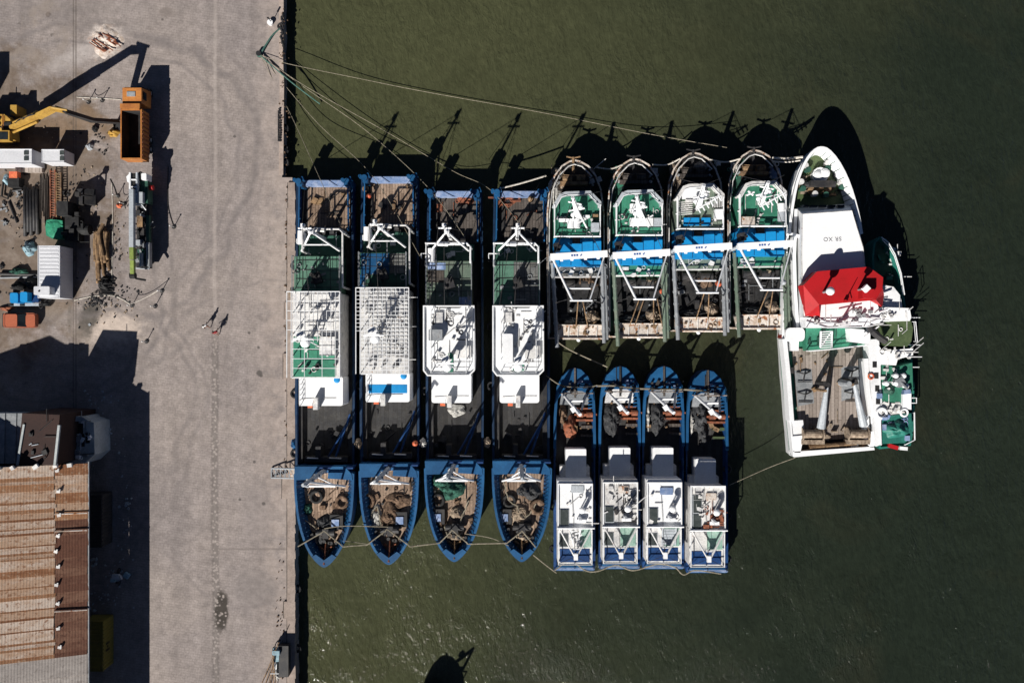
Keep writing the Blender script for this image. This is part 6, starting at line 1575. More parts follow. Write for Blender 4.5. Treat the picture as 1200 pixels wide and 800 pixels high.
g = G(); x, y, _ = P(176.5, 220, 1.9); g.tube([(x - .35, y, 1.9), (x + .3, y, 1.9)], .32, 12); obj('red_drum', g, MT['red'], ct)
for (q, z, m) in (((171, 252, 174.5, 283), 2.0, 'green_dark'), ((171, 284, 175, 312), 2.1, 'grey'), ((160.5, 253, 167, 266), 1.9, 'timber'), ((161, 292, 170, 305), 1.9, 'green_dark'), ((163, 296, 166, 312), 2.4, 'grey_light'), ((158.5, 281, 164, 287), 2.2, 'grey_light')):
    g = G(); g.pbox(W0, *q, 1.4, z); obj('deck_locker', g, MT[m], ct)
g = G(); g.tube([P(159, 314, 1.9), P(175, 315, 1.9)], .09); g.tube([P(175, 315, 1.9), P(175, 290, 1.9)], .06); obj('rear_frame', g, MT['grey_light'], ct)
clutter(W0, 160, 240, 174, 312, 1.5, 26, 821, 'dark', ct, .9, .6); clutter(W0, 160, 240, 174, 312, 1.6, 12, 822, 'grey', ct, .5, .5)
for yy in (222, 236, 285, 296, 307):
    for s in (160.5, 174):
        x, y, _ = P(s, yy, .5); g = G(); g.tube([(x - .2, y, .5), (x + .2, y, .5)], .5, 14); obj('wheel', g, MT['black'], ct)
for (px, py) in ((197, 222), (199, 262)):
    pass
# ---------------------------------------------------------------- containers, cabin, tarpaulins, pipes
c1 = container('container', -25, 175, 37.5, 192, 2.6, 'panel_white', 'long white container box at the left edge under the excavator', None, False)
c2 = container('container', 49, 175.5, 75, 190, 2.3, 'panel_white', 'short white container box right of the long white one', None, False)
for c, x0, z in ((c1, 28, 2.6), (c2, 70, 2.3)):
    for k in range(2):
        g = G(); g.pbox(W0, x0, 176.5 + k * 6.5, x0 + 5, 181.5 + k * 6.5, z, z + .08); obj('cooling_grille', g, MT['hatch'], c)
g = G(); g.pbox(W0, 18, 195, 49, 202, 0, .5); tag(obj('plywood_stack', g, MT['wood_pale']), 'pale plywood stack below the long white container box', 'plywood')
cab = container('cabin', 45, 288, 70, 349, 2.9, 'panel_white', 'white ribbed cabin with a white tank standing on its roof', None, True, 'cabin')
tk = thing('roof_tank', 'white square water tank standing on the ribbed white cabin', 'tank', P(49, 340, 2.9))
g = G(); g.rbox(W0, 39.5, 335.5, 58, 345.5, 1.5, 2.94, 4.0); obj('body', g, MT['panel_white'], tk)
g = G(); x, y, _ = P(46, 341, 4.0); g.cyl((x, y, 4.0), .1, .06, 8); obj('cap', g, MT['black'], tk)
g = G(); g.ppoly(W0, [(54.5, 258), (60, 257), (73, 258.5), (74, 270), (73, 279), (62, 280), (54, 276), (53, 266)], 0, .95); g.heap((*P(63.5, 268, .95)[:2], .95), .85, 1.0, .16, 5, 0, .4, 6, 20, .4); g.tube([P(55, 262, .99), P(73, 264, .99)], .05, 5); tag(obj('tarpaulin_heap', g, MT['tarp_green']), 'bright green tarpaulin over goods above the ribbed white cabin', 'tarpaulin')
for k in range(5):
    x0 = 29 + k * 3.6; g = G(); y0, y1 = 218 + (k * 7) % 5, 277 - (k * 5) % 9
    g.tube([P(x0, y0, .22), P(x0 + .5, y1, .22)], .19, 10); tag(obj('black_pipe', g, MT['dark'], smooth=True), ['leftmost', 'second', 'third', 'fourth', 'rightmost'][k] + ' thick dark pipe in the bundle left of the rusty racks', 'pipe', 'thick dark pipes lying side by side')
rs = random.Random(3)
for k in range(7):
    x0 = 47 + k * 1.5; g = G(); g.tube([P(x0, 202 + rs.uniform(0, 10), .1), P(x0 + rs.uniform(-1.5, 1.5), 258 + rs.uniform(-12, 18), .1)], .06, 6); tag(obj('steel_rod', g, MT['wood_grey']), ['leftmost', 'second', 'third', 'fourth', 'fifth', 'sixth', 'seventh', 'eighth'][k] + ' thin brown steel rod from the left, between dark pipes and rusty racks', 'rod', 'thin steel rods on the yard floor')
for k, x0 in enumerate((59, 66)):
    g = G()
    for xx in (x0, x0 + 5.5): g.tube([P(xx, 199 + k * 3, .6), P(xx + .5, 257, .6)], .09, 6); g.tube([P(xx, 199 + k * 3, .1), P(xx + .5, 257, .1)], .09, 6)
    for j in range(18): yy = 201 + k * 3 + j * 3; g.tube([P(x0, yy, .6), P(x0 + 5.5, yy, .6)], .05, 5); g.tube([P(x0, yy, .6), P(x0 + 5.5, yy + 3, .1)], .04, 5)
    tag(obj('lattice_section', g, MT['orange_rust' if k == 0 else 'timber']), ['rusty lattice section lying left of its twin', 'brown lattice section lying right of the rusty one'][k], 'steel lattice')
pile(W0, 35, 291, 0, 8, 9, .8, 'cyan', 'crumpled pale blue plastic below the dark pipes', None, 810, name='plastic_sheet', cat='plastic sheet', coils=1)
pm = thing('pump', 'orange pump with dark tank at the left edge of the yard', 'pump', P(15, 208)[:2] + (0,))
g = G(); g.pbox(W0, 10.5, 201, 20, 208.5, .5, 1.2); obj('engine_cover', g, MT['pink'], pm)
g = G(); g.pbox(W0, 9, 208, 22, 219, 0, 1.1); obj('tank', g, MT['black'], pm)
g = G(); g.tube([P(4, 213, .3), P(2, 230, .3), P(9, 233, .3), P(13, 222, .3)], .12, 6); obj('hose', g, MT['black'], pm)
pile(W0, 7, 211, 0, 4, 6, .5, 'cyan', 'pale blue rag beside the orange pump', None, 811, name='rag_heap', cat='rubbish', coils=1)
for k, (a, b, r, lab) in enumerate((((10, 236), (20, 261), .12, 'black bar lying left of the dark pipes'), ((15, 224), (26, 222), .15, 'black beam end beside the orange pump'), ((0, 321), (45, 322), .2, 'long dark pipe above the blue truck'), ((0, 325.5), (44, 324.5), .12, 'thin grey pipe above the blue truck'))):
    g = G(); g.tube([P(*a, r), P(*b, r)], r, 8); tag(obj('pipe', g, MT['dark' if k < 3 else 'grey']), lab, 'pipe')
pile(W0, 22, 318, .3, 10, 4, .4, 'net_green', 'green net over the pipes above the blue truck', None, 812)
for k, (px, py) in enumerate(((5, 244), (20, 240), (8, 262), (5, 314), (24, 228), (79, 226))):
    rs2 = random.Random(k + 9); g = G(); x, y, _ = P(px, py, 0)
    for j in range(5): g.cbox((x + rs2.uniform(-.4, .4), y + rs2.uniform(-.4, .4), 0), (rs2.uniform(.1, .5), rs2.uniform(.1, .25), rs2.uniform(.1, .3)), rs2.random() * 3)
    tag(obj('scrap_heap', g, MT['dark' if k % 2 else 'grey']), ['small grey scrap heap left of the black bar', 'small dark scrap heap above the black bar', 'grey scrap heap below the black bar', 'dark scrap heap above the long pipes', 'grey scrap heap between pump and pipes', 'dark scrap beside the right lattice section'][k], 'scrap')
# scrap grab and the machine beside the tarpaulin
gr = thing('grab_bucket', 'black clamshell grab bucket standing upright left of the crane truck', 'grab bucket', P(98, 232)[:2] + (0,))
x, y, _ = P(101, 231, 1)
for s in (-1, 1):
    g = G(); g.add([(x + s * .1, y - .9, 1.6), (x + s * .1, y + .9, 1.6), (x + s * 1.1, y + .9, 1.0), (x + s * 1.1, y - .9, 1.0), (x + s * .5, y + .9, .02), (x + s * .5, y - .9, .02)], [(0, 1, 2, 3), (3, 2, 4, 5), (0, 3, 5), (1, 4, 2)] if s > 0 else [(3, 2, 1, 0), (5, 4, 2, 3), (5, 3, 0), (2, 4, 1)]); obj('jaw', g, MT['dark'], gr)
g = G(); g.tube([(x - .9, y, 1.3), (x, y, 2.9)], .1); g.tube([(x + .9, y, 1.3), (x, y, 2.9)], .1); g.cbox((x, y, 2.6), (.5, .5, .4)); obj('hanger', g, MT['dark'], gr)
mc = thing('winch_machine', 'winch machine blackened to match the deep shade right of the green tarpaulin', 'winch', P(88, 265)[:2] + (0,))
g = G(); g.pbox(W0, 76, 254, 92, 282, 0, 1.2); g.cbox((*P(80, 246, 1)[:2], 0), (1.3, 1.6, 2.3)); obj('frame', g, MT['black'], mc)  # frame, drum and fittings coloured black to stand for deep shade
g = G(); x, y, _ = P(96, 269, 1); g.tube([(x - 1.0, y, .7), (x + .8, y, .7)], .6, 14); obj('drum', g, MT['black'], mc)
clutter(W0, 76, 240, 100, 285, .9, 18, 830, 'black', mc, .9, .7)
# curved log pile
rs = random.Random(8)
for k in range(15):
    x0 = 109 + (k % 8) * 2.2; z = .2 + (k // 8) * .35; r = rs.uniform(.15, .21)
    g = G(); y0 = 269 + rs.uniform(-3, 6); y1 = 316 + rs.uniform(-14, 16); w = rs.uniform(1.5, 4.5)
    g.tube(curve([P(x0 + 3, y0, z), P(x0 + 2.6 - w * .3, (y0 + y1) / 2, z), P(x0 + 2 + w * .5, y1, z)], 5), r, 8); tag(obj('log', g, MT['timber'], smooth=True), ['leftmost', 'second', 'third', 'fourth', 'fifth', 'sixth', 'seventh', 'eighth'][k % 8] + ' log from the left in the %s layer of the curved timber pile' % ('bottom' if k < 8 else 'top'), 'log', 'logs in the curved timber pile')
g = G(); g.tube(curve([P(121, 262, .8), P(116, 275, .9), P(121, 300, .8)], 5), .22, 8); tag(obj('bent_trunk', g, MT['timber']), 'bent dark trunk over the top of the timber pile', 'log')
g = G(); rs = random.Random(2)
for k in range(11):
    x, y, _ = P(116 + rs.uniform(-2, 3), 326 + k * 1.9, .3); g.tube([(x, y, .2 + rs.random() * .5), (x + 1.6, y + rs.uniform(-.15, .15), .1)], .07, 5)
g.heap((*P(124, 333, 0)[:2], 0), .85, .95, .8, 3, 0, .5)
tag(obj('scrap_rebar', g, MT['black']), 'black comb shaped heap of bars below the timber pile', 'scrap')
g = G(); rs = random.Random(6)
for k in range(46):
    x, y, _ = P(103 + rs.gauss(12, 7), 357 + rs.gauss(-3, 5), 0); s = rs.uniform(.08, .32); g.cbox((x, y, 0), (s, s * rs.uniform(.5, 1), s * .5), rs.random() * 3)
o = obj('rubble', g, MT['dark']); tag(o, 'scattered dark rubble on the pale dust below the timber pile', 'rubble', None, 'stuff')
# ---------------------------------------------------------------- vehicles at the left edge
bt = thing('blue_truck', 'bright blue truck with split cab and long bed beside the ribbed cabin', 'truck', P(30, 350)[:2] + (0,))
g = G(); g.rbox(W0, 11.5, 343, 21, 355, 2, .5, 2.1); cb = obj('cab', g, MT['blue_bright'], bt)
g = G(); g.rbox(W0, 23.5, 342, 32, 354, 2, .5, 2.0); obj('crew_box', g, MT['blue_bright'], bt)
g = G(); g.pbox(W0, 20.5, 344, 24, 353, .6, 1.6); obj('windscreen', g, MT['glass'], cb)
g = G(); g.pbox(W0, 12, 355, 46, 358.5, .5, .7); obj('side_step', g, MT['grey_light'], bt)
g = G(); g.pbox(W0, 32, 343, 45, 354, .6, 1.1); obj('load_bed', g, MT['blue_deep'], bt)
for xx in (15, 28, 50, 55):
    for yy in (344, 357):
        x, y, _ = P(xx, yy, .4); g = G(); g.tube([(x, y - .15, .42), (x, y + .15, .42)], .42, 14); obj('wheel', g, MT['black'], bt)
clutter(W0, 47, 353, 58, 359, .5, 7, 840, 'dark', bt, .4, .4)
pile(W0, 22, 336, 0, 8, 5, 1.1, 'black', 'black heap of gear above the blue truck', None, 841, name='gear_heap', cat='gear', coils=2)
pile(W0, 38, 331, 0, 8, 7, 1.0, 'black', 'black tyre and gear heap left of the ribbed cabin', None, 842, name='gear_heap', cat='gear', coils=2)
car = thing('pickup_car', 'orange red car with dark windows parked under the blue truck', 'car', P(23, 375)[:2] + (0,))
def cp(x, y, z): return P(x, y, z)
g = G(); g.rbox(W0, 3.5, 366.5, 41.5, 384, 3.5, .35, .95); bd = obj('body', g, MT['car_orange'], car)
g = G(); lo = [P(5, 367.5, 1)[:2], P(31, 367.5, 1)[:2], P(31, 383, 1)[:2], P(5, 383, 1)[:2]]; hi = [P(6.5, 368.5, 1.5)[:2], P(20, 368.5, 1.5)[:2], P(20, 382, 1.5)[:2], P(6.5, 382, 1.5)[:2]]
loft(g, lo, hi, .94, 1.42); cbn = obj('cabin', g, MT['glass'], bd)
g = G(); g.rbox(W0, 6, 368, 20, 382.5, 2, 1.4, 1.47); obj('roof', g, MT['car_orange'], bd)
g = G(); g.rbox(W0, 30, 368, 41, 382.5, 3, .94, 1.0); obj('bonnet', g, MT['car_orange'], bd)
g = G(); g.cbox((*P(41.2, 369.5, .8)[:2], .6), (.12, .35, .18)); g.cut(); g.cbox((*P(41.2, 381, .8)[:2], .6), (.12, .35, .18)); obj('headlight', g, MT['grey_light'], car)
g = G(); g.cbox((*P(3.5, 375, .6)[:2], .4), (.15, 1.6, .2)); obj('bumper', g, MT['dark'], car)
for xx in (10, 34):
    for yy in (367.5, 383):
        x, y, _ = P(xx, yy, .32); g = G(); g.tube([(x, y - .1, .32), (x, y + .1, .32)], .32, 14); obj('wheel', g, MT['black'], car)
pile(W0, 8, 361, 0, 9, 3, .4, 'orange_rust', 'flat rusty orange sheet heap between the car and the blue truck', None, 843, name='sheet_heap', cat='scrap', coils=0)
# barrier posts with chains around the work area
bps = [(138, 230, 'nearest the grab bucket'), (146, 239, 'beside the orange bag'), (204, 266, 'right of the crane truck'), (155, 358, 'below the comb shaped heap'), (190, 341, 'alone on the road edge'), (120, 118, 'above the excavator arm'), (104, 120, 'left of the one above the excavator arm'), (182, 359, 'lower left of the two people'), (172, 400, 'beside the warehouse shadow'), (176, 212, 'between the two trucks')]
for px, py, w in bps:
    x, y, _ = P(px, py, 0); r = thing('barrier_post', 'thin barrier post with round foot, ' + w, 'post', (x, y, 0), 'barrier posts around the yard')
    g = G(); g.tube([(x, y, 0), (x, y, 1.15)], .045, 6); g.ball((x, y, 1.2), .1, 8, 6); obj('pole', g, MT['white_dirty'], r)
    g = G(); g.cyl((x, y, 0), .24, .1, 12); obj('foot', g, MT['dark'], r)
for k, (i, j, m) in enumerate(((3, 4, 'rope_white'), (0, 1, 'rope'), (5, 6, 'rope'))):
    a, b = bps[i], bps[j]; A, B = Vector(P(a[0], a[1])), Vector(P(b[0], b[1])); A.z = B.z = 1.1
    g = G(); pts = [A.lerp(B, t / 12) + Vector((0, 0, -.5 * 4 * (t / 12) * (1 - t / 12))) for t in range(13)]; g.tube(pts, .035, 5)
    tag(obj('barrier_chain', g, MT[m]), ['white chain between the two lower barrier posts', 'chain between the posts by the orange bag', 'chain between the posts above the excavator arm'][k], 'chain')
for k, pl in enumerate((((87, 352), (110, 347), (135, 347), (155, 358)), ((129, 60 + 150), (134, 220), (137, 230)), ((90, 114), (130, 116), (142, 117)), ((197, 195), (197, 240), (203, 264)), ((131, 215), (132, 260), (131, 330)))):
    g = G(); g.tube(curve([P(a, b, .04) for a, b in pl], 6), .05, 5); tag(obj('ground_cable', g, MT['rope_white' if k in (0, 2, 4) else 'dark']), ['white hose running from the ribbed cabin corner to the right', 'thin dark cable leading down to the barrier post by the grab', 'white line on the ground above the excavator arm', 'dark cable along the crane truck shadow', 'long pale hose beside the timber pile'][k], 'cable')
g = G(); x, y, _ = P(140, 241, 0); g.heap((x, y, 0), .4, .3, .45, 9); tag(obj('orange_bag', g, MT['pink']), 'small orange bag left of the crane truck boom', 'bag')
g = G(); g.tube([P(142, 243, .2), P(146, 239, .9), P(147, 244, .2)], .07); tag(obj('trestle', g, MT['dark']), 'dark folding trestle beside the small orange bag', 'trestle')

# ---------------------------------------------------------------- people on the quay
def person(px, py, label, shirt, trousers, head_dir, phase, mv):
    x, y, _ = P(px, py, 0)
    d = Vector((math.cos(head_dir), math.sin(head_dir), 0)); s = Vector((-d.y, d.x, 0)); U = Vector((0, 0, 1)); o = Vector((x, y, 0))
    root = thing('person', label, 'person', (x, y, 0))
    def skin(name, pts, edges, rad, m, par, rootv=0, sub=2):
        me = D.meshes.new(name); me.from_pydata([tuple(p - o) for p in pts], edges, []); ob = D.objects.new(name, me); COL.objects.link(ob); ob.parent = par
        md = ob.modifiers.new('skin', 'SKIN'); me.skin_vertices  # layer made by the modifier below
        if not me.skin_vertices: 
            bpy.context.view_layer.objects.active = ob
        return ob, md
    hip = o + U * .92; ch = o + U * 1.28 + d * .02; nk = o + U * 1.48 + d * .03; hd = o + U * 1.63 + d * .05
    f = .30 * phase
    joints = {'hip': (hip, .15), 'waist': (o + U * 1.08, .125), 'chest': (ch, .155), 'neck': (nk, .06), 'head': (hd, .10), 'crown': (hd + U * .08, .085)}
    ed = [('hip', 'waist'), ('waist', 'chest'), ('chest', 'neck'), ('neck', 'head'), ('head', 'crown')]
    for q, n in ((1, 'l'), (-1, 'r')):
        st_ = f * q
        joints['hj' + n] = (hip + s * q * .10 - U * .03, .095); joints['kn' + n] = (o + s * q * .11 + d * (st_ * .55 + .04) + U * .50, .062); joints['an' + n] = (o + s * q * .10 + d * (st_ if st_ > 0 else st_ * 1.1) + U * (.09 if st_ > 0 else .14), .042); joints['to' + n] = (joints['an' + n][0] + d * .16 - U * .06, .035)
        ed += [('hip', 'hj' + n), ('hj' + n, 'kn' + n), ('kn' + n, 'an' + n), ('an' + n, 'to' + n)]
        joints['sh' + n] = (o + s * q * .19 + U * 1.40, .06); joints['el' + n] = (o + s * q * .25 + d * (-st_ * .45) + U * 1.12, .042); joints['wr' + n] = (o + s * q * .24 + d * (-st_ * .9 + .06) + U * .88, .03); joints['ha' + n] = (joints['wr' + n][0] + d * .03 - U * .09, .034)
        ed += [('chest', 'sh' + n), ('sh' + n, 'el' + n), ('el' + n, 'wr' + n), ('wr' + n, 'ha' + n)]
    def tubes(names_edges, grow, m, name, par, extra=None):
        keys = []
        for a, b in names_edges:
            for k in (a, b):
                if k not in keys: keys.append(k)
        me = D.meshes.new(name); me.from_pydata([tuple(joints[k][0] - o) for k in keys], [(keys.index(a), keys.index(b)) for a, b in names_edges], [])
        ob = D.objects.new(name, me); COL.objects.link(ob); ob.parent = par
        ob.modifiers.new('skin', 'SKIN')
        if not me.skin_vertices: me.attributes.new('x', 'FLOAT', 'POINT')
        for sv in (me.skin_vertices[0].data if me.skin_vertices else []): sv.use_root = False
        if me.skin_vertices:
            for i, k in enumerate(keys): r = joints[k][1] + grow; me.skin_vertices[0].data[i].radius = (r, r)
            me.skin_vertices[0].data[0].use_root = True
        ss = ob.modifiers.new('sub', 'SUBSURF'); ss.levels = 1; ss.render_levels = 2
        me.materials.append(m)
        return ob
    body = tubes(ed, 0, MT['skin'], 'body', root)
    tubes([e for e in ed if e[0] in ('hip', 'hjl', 'hjr') and e[1] != 'waist' and e != ('hip', 'waist')] , .022, trousers, 'trousers', body)
    tubes([('waist', 'chest'), ('hip', 'waist'), ('chest', 'shl'), ('chest', 'shr'), ('shl', 'ell'), ('shr', 'elr')], .024, shirt, 'shirt', body)
    g = G(); g.ball(tuple(hd + U * .05 - d * .015), .108, 12, 8, 1.0); obj('hair', g, MT['hair'], body, smooth=True)
    g = G(); g.ball(tuple(hd + d * .105 - U * .01), .018, 6, 5); g.cut()
    for q in (1, -1): g.ball(tuple(hd + s * q * .098), .024, 6, 5); g.cut()
    obj('face_feature', g, MT['skin'], body)
    for n in 'lr':
        h = joints['ha' + n][0]
        g = G()
        for k in range(4): g.tube([h + d * (k - 1.5) * .018, h + d * (k - 1.2) * .02 - U * .05, h + d * (k - 1.2) * .02 - U * (.075 + .008 * (k % 3)) - s * .01], .009, 5)
        g.tube([h + d * .03 + U * .03, h + d * .055 - U * .02], .011, 5); obj('fingers', g, MT['skin'], body)
    return root
person(244.5, 382, 'person in a white top and brown trousers walking on the quay', MT['shirt_white'], MT['cloth_brown'], math.radians(115), 1, 0)
person(256, 389.5, 'person in a dark red top and pink trousers walking just behind the white-topped one', MT['shirt_red'], MT['cloth_pink'], math.radians(120), -1, 0)

# ---------------------------------------------------------------- quay edge gear
bw = thing('bollard', 'dark iron mooring bollard where all the long lines meet', 'bollard', P(304.5, 64.5, 0))
x, y, _ = P(304.5, 64.5, 0); g = G(); g.cyl((x, y, 0), .35, .12, 14); g.cyl((x, y, 0), .2, .5, 12); g.cyl((x, y, .45), .3, .15, 12); obj('post', g, MT['dark'], bw)
g = G()
for k in range(4): g.torus((x, y, .15 + k * .09), .27, .05, 14, 6)
obj('rope_turns', g, MT['rope_green'], bw)
mk = thing('marker_post', 'white bucket with a thin pole near the top of the quay edge', 'bucket', P(317, 28, 0))
x, y, _ = P(317.5, 28, 0); g = G(); g.tube([(x, y, 0), (x, y, .45)], .28, 12, .34); obj('bucket', g, MT['white_clean'], mk)
g = G(); g.tube([(x + .1, y + .1, 0), (x + .1, y + .1, 1.6)], .04, 6); g.cbox((x + .1, y + .1, 1.1), (.22, .1, .5)); obj('pole', g, MT['dark'], mk)
g = G(); g.tube(curve([P(332, 17, .1), P(330, 26, .1), P(328, 32, .12), P(330, 37, .12), P(329, 45, .1), P(331, 55, .1)], 6, 0, .15, 3), .13, 6); g.torus((*P(328.5, 31, .1)[:2], .1), .3, .1, 12, 6)
tag(obj('chain_heap', g, MT['dark']), 'dark chain coiled along the quay edge near the white bucket', 'chain')
def line(pts, lab, m='rope', r=.032, sag=0, group='long mooring lines'):
    g = G(); g.tube(curve(pts, 14), r, 5); return tag(obj('mooring_line', g, MT[m]), lab, 'mooring line', group)
B0 = P(304.5, 64.5, .4)
line([B0, P(318, 43, .35), P(329, 33, .1)], 'short dark line from the bollard to the chain heap', 'rope_green', .09, group=None)
line([B0, P(340, 133, -.3), P(372, 203, 1.3), P(402, 270, 4.2)], 'mooring line from bollard to the trawler nearest the quay')
line([B0, P(370, 142, -.6), P(437, 207, 1.6), P(492, 300, 4.5)], 'mooring line from bollard over the stern of the second big trawler')
line([B0, P(356, 102, -.6), P(430, 154, -1.1), P(500, 218, 1.4), P(545, 278, 4.0)], 'mooring line from bollard to the third big trawler')
line([B0, P(356, 100, -.2), P(450, 153, -1.2), P(530, 200, -.8), P(574, 222, 1.6), P(615, 270, 4)], 'mooring line from bollard to the fourth big trawler')
line([B0, P(338, 75, .3), P(420, 92, -.9), P(500, 108, -1.2), P(640, 133, -1.2), P(760, 157, -.6), P(852, 173, 1.8)], 'longest mooring line, from bollard to the bow beside the white ship')
line([B0, P(341, 96, .0), P(375, 122, -1.2)], 'dark green line dipping from the bollard into the water', 'rope_green', .07)
def lo_(pts, lab, m='rope_white', r=.06): return line(pts, lab, m, r, group='lines between the boats')
lo_([P(577, 223, 1.6), P(610, 215, 1.8), P(640, 206, 2.0)], 'white line from the fourth big trawler stern to the leftmost green-decked trawler', r=.09)
lo_([P(698, 196, 1.8), P(715, 198, 1.2), P(730, 193, 1.8)], 'line between the bows of the first and second green-decked trawlers', r=.08)
lo_([P(765, 193, 1.8), P(782, 193, 1.2), P(797, 186, 1.8)], 'line between the bows of the second and third green-decked trawlers', r=.08)
lo_([P(832, 187, 1.8), P(850, 190, 1.2), P(868, 186, 1.8)], 'line between the bows of the third and fourth green-decked trawlers', r=.08)
lo_([P(905, 185, 1.8), P(922, 186, 2.2), P(941, 184, 3.4)], 'thick double line from the rightmost green-decked trawler to the white ship bow', r=.13)
lo_([P(905, 189, 1.8), P(922, 190, 2.2), P(938, 188, 3.4)], 'second line just below the thick one at the white ship bow', r=.08)
for k, pl in enumerate((((349, 640), (380, 622), (402, 640), (430, 638), (454, 620), (481, 640), (515, 636)), ((515, 636), (530, 621), (549, 637), (594, 636)), ((594, 636), (612, 622), (628, 641)))):
    q_ = []
    pw = [P(a, b, 3.15) for a, b in pl]
    for u, v in zip(pw[:-1], pw[1:]):
        q_ += [tuple(Vector(u).lerp(Vector(v), t_)) for t_ in (0, .3, .6, .9)]
    lo_(q_ + [pw[-1]], ['long pale line across the bows of the two big trawlers nearest the quay', 'pale line over the bow of the third big trawler', 'pale line over the bow of the fourth big trawler'][k], 'rope', .07)
lo_([P(380, 619, 3.1), P(405, 616, 3.3), P(455, 617, 3.1)], 'thin line straight between the first two big trawler bows', 'rope', .05)
lo_([P(545, 625, 3.1), P(575, 630, 3.0), P(596, 639, 3.1)], 'thin line between the third and fourth big trawler bows', 'rope', .045)
lo_([P(402, 633, 3.0), P(430, 637, 2.6), P(440, 638, 3.0)], 'thin slack line between the two nearest bows', 'rope', .04)
lo_([P(625, 650, 3.0), P(640, 662, 2), P(652, 671, 1.0)], 'pale line from the fourth big trawler bow to the small blue trawler stern', 'rope', .06)
lo_([P(650, 668, 1.9), P(668, 657, 1.8), P(686, 668, 1.9), P(700, 669, 1.9), P(722, 662, 1.9), P(742, 668, 1.9), P(770, 661, 1.9), P(790, 664, 1.9), P(801, 673, 1.9), P(815, 668, 1.9), P(845, 672, 1.9)], 'long pale line looping along the sterns of the small blue trawlers', 'rope', .07)
lo_([P(700, 452, 1.6), P(720, 452, 1.6), P(745, 455, 1.7), P(800, 456, 1.6), P(830, 459, 1.6)], 'pale line across the bows of the small blue trawlers', 'rope', .11)
lo_([P(640, 440, 1.0), P(660, 452, 1.6), P(690, 453, 1.6), P(700, 451, 1.6)], 'pale line onto the leftmost small blue trawler bow', 'rope', .06)
lo_([P(654, 401, 1.6), P(672, 412, .4), P(712, 430, 1.2)], 'line from the leftmost green-decked trawler stern to a small blue trawler bow', 'rope', .07)
lo_([P(932, 536, 2.6), P(900, 548, 1.2), P(855, 568, .8)], 'thin line from the white ship stern to the small blue trawlers', 'rope', .045)
# gangway lattice
gw_ = thing('gangway', 'pale lattice gangway from the quay to the nearest big trawler bow', 'gangway', P(340, 554, .2))
g = G()
for yy in (548.5, 559.5): g.tube([P(318, yy, .15), P(361, yy + 1, 1.9)], .09, 6)
for k in range(9):
    f = k / 8; g.tube([P(318 + 43 * f, 548.5 + f, .15 + 1.75 * f), P(318 + 43 * f, 559.5 + f, .15 + 1.75 * f)], .06, 5)
for k in range(8):
    f, h = k / 8, (k + 1) / 8; g.tube([P(318 + 43 * f, 548.5, .15 + 1.75 * f), P(318 + 43 * h, 559.5, .15 + 1.75 * h)], .04, 5)
obj('lattice', g, MT['grey_light'], gw_)
g = G(); A, B, C2, E = P(338, 550, .96), P(361, 550.5, 1.9), P(361, 559, 1.9), P(338, 558.5, .96); g.add([A, B, C2, E] + [(p[0], p[1], p[2] - .05) for p in (A, B, C2, E)], [(3, 2, 1, 0), (4, 5, 6, 7), (0, 1, 5, 4), (1, 2, 6, 5), (2, 3, 7, 6), (3, 0, 4, 7)]); obj('tread', g, MT['white_rust'], gw_)
# cargo tricycle with a sheaf of poles
tc = thing('cargo_tricycle', 'pale blue cargo tricycle against the quay kerb with poles leaning on it', 'tricycle', P(322, 775, 0))
x, y, _ = P(326, 765, .6)
g = G(); g.prism([(x - .5, y - .9), (x + .45, y - .8), (x + .45, y + .8), (x - .5, y + .7)], .5, .95); g.prism([(x - .45, y + .1), (x + .4, y + .1), (x + .4, y + .6), (x - .45, y + .6)], .95, 1.5); obj('cargo_box', g, MT['cyan'], tc)
g = G(); g.tube([(x - .2, y - .9, .6), (x - .3, y - 2.4, .6)], .09); g.tube([(x - .8, y - 2.2, 1.0), (x + .3, y - 2.2, 1.0)], .05); g.cbox((x - .3, y - 1.5, .6), (.35, .6, .2)); obj('frame', g, MT['white'], tc)
for (a, b) in ((-.6, .3), (.55, .3), (-.3, -2.5)):
    g = G(); pts = [(x + a, y + b + .33 * math.cos(t * .524), .35 + .33 * math.sin(t * .524)) for t in range(12)]; g.tube(pts, .06, 6, closed=True); obj('wheel', g, MT['black'], tc)
for k in range(6):
    a = P(327 - k * 1.5, 752 + k * 3, 1.5); b = P(306 + k * 3.6, 802 + (k % 3) * 3, .06); g = G(); g.tube([a, b], .045, 5); tag(obj('pole', g, MT['timber']), ['rightmost', 'second', 'third', 'fourth', 'fifth', 'leftmost'][k] + ' brown pole from the right, leaning against the pale blue cargo tricycle', 'pole', 'poles leaning on the tricycle')
pile(W0, 326, 786, 0, 4, 10, .7, 'net_white', 'white sack heap below the cargo tricycle', None, 850, name='sack_heap', cat='sack', coils=0)
g = G(); x, y, _ = P(338, 771, .2); g.cbox((x - .3, y, .0), (1.1, 3.6, 1.15)); tag(obj('cable_cabinet', g, MT['dark']), 'dark cabinet between the tricycle and the quay kerb', 'cabinet')
pile(W0, 345, 520, .19, 4, 7, .5, 'blue', 'blue cloth heap over the quay kerb by the nearest trawler', None, 851, name='cloth_heap', cat='cloth', coils=1)
pile(W0, 343, 345, .19, 4, 10, .4, 'net_sand', 'sandy rope heap on the quay kerb beside the nearest wheelhouse', None, 852, name='rope_heap', cat='rope', coils=3)
g = G()
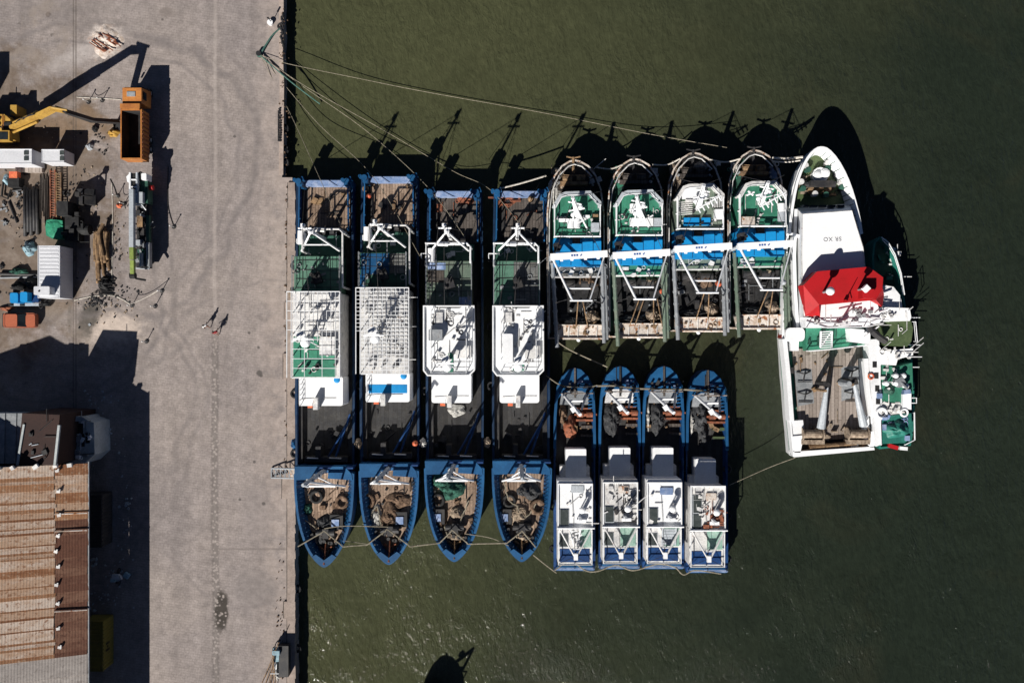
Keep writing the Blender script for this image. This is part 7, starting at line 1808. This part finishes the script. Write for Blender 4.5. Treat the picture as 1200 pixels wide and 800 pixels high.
for yy in (150, 175, 190, 230, 300, 380, 470, 600, 690, 760):
    px = 333.2 if yy < 208 else 347.6
    x, y, _ = P(px, yy, -.3); h = G(); h.torus((x, y, -.5), .38, .16, 14, 6, tilt=(0, 0)); tag(obj('tyre_fender', h, MT['black']), {150: 'highest black tyre fender hung on the upper quay wall', 175: 'middle black tyre fender hung on the upper quay wall', 190: 'lowest black tyre fender hung on the upper quay wall', 230: 'black tyre fender beside the stern of the nearest big trawler', 300: 'black tyre fender beside the green deck of the nearest big trawler', 380: 'black tyre fender beside the white grid of the nearest big trawler', 470: 'black tyre fender beside the white forward roof of the nearest big trawler', 600: 'black tyre fender beside the bow of the nearest big trawler', 690: 'black tyre fender just below the nearest big trawler bow', 760: 'black tyre fender beside the cargo tricycle'}[yy], 'tyre', 'tyre fenders along the quay wall')

# dust heap with rusty boards in it, and litter over the yard
g = G(); g.heap((*P(124, 48, 0)[:2], 0), 1.5, 1.6, .25, 77, .3, 1.2)
tag(obj('sand_heap', g, paint('pale_sand', (.58, .51, .46), (.42, .34, .28), 1.6, .4, .62, (.30, .15, .09), .60, 1.8, .95, fine=.3, bmp=.6), smooth=True), 'low heap of pale sand with rusty streaks above the orange dump truck', 'sand heap')
rs = random.Random(31)
for k in range(9):
    x, y, _ = P(116 + k * 2.3 + rs.uniform(-1, 1), 60 - k * 2.2 + rs.uniform(-5, 6), 0); g = G(); a = math.radians(-30 + rs.uniform(-14, 14)); l = rs.uniform(.5, 1.3)
    g.tube([(x - math.cos(a) * l, y - math.sin(a) * l, .22), (x + math.cos(a) * l, y + math.sin(a) * l, .30)], .07, 5)
    tag(obj('rusty_board', g, MT['orange_rust']), ['first', 'second', 'third', 'fourth', 'fifth', 'sixth', 'seventh', 'eighth', 'ninth'][k] + ' rusty board from the left, stuck in the pale sand heap', 'board', 'rusty boards in the sand heap')
def litter(nm, spots, m, lab, seed, smax=.28):
    rs = random.Random(seed); g = G()
    for (cx, cy, sx, sy, n) in spots:
        for k in range(n):
            x, y, _ = P(cx + rs.gauss(0, sx), cy + rs.gauss(0, sy), 0); s = rs.uniform(.06, smax)
            g.cbox((x, y, .005), (s, s * rs.uniform(.25, 1), rs.uniform(.03, .15)), rs.random() * 3)
    tag(obj(nm, g, MT[m]), lab, 'litter', None, 'stuff')
litter('litter', [(20, 245, 14, 22, 60), (85, 225, 9, 14, 30), (128, 300, 10, 25, 50), (120, 165, 12, 12, 30), (140, 345, 14, 6, 30), (55, 330, 40, 20, 40)], 'dark', 'dark scraps scattered over the brown yard between the machines', 41)
litter('litter', [(20, 255, 14, 25, 30), (100, 215, 10, 14, 24), (136, 290, 8, 28, 30), (90, 330, 8, 30, 20), (60, 160, 25, 10, 16), (130, 360, 14, 8, 30)], 'net_sand', 'pale scraps scattered over the brown yard between the machines', 42, .22)
litter('litter', [(106, 560, 3, 60, 30), (128, 690, 9, 25, 34), (140, 600, 8, 50, 24), (112, 470, 14, 8, 20)], 'grey_light', 'pale scraps lying in the shaded lane beside the warehouse', 43, .3)
litter('gravel', [(331, 60, 1.5, 60, 60), (336, 330, 1.5, 110, 110), (330, 730, 3, 40, 40)], 'net_brown', 'crumbled stone along the quay edge', 44, .22)
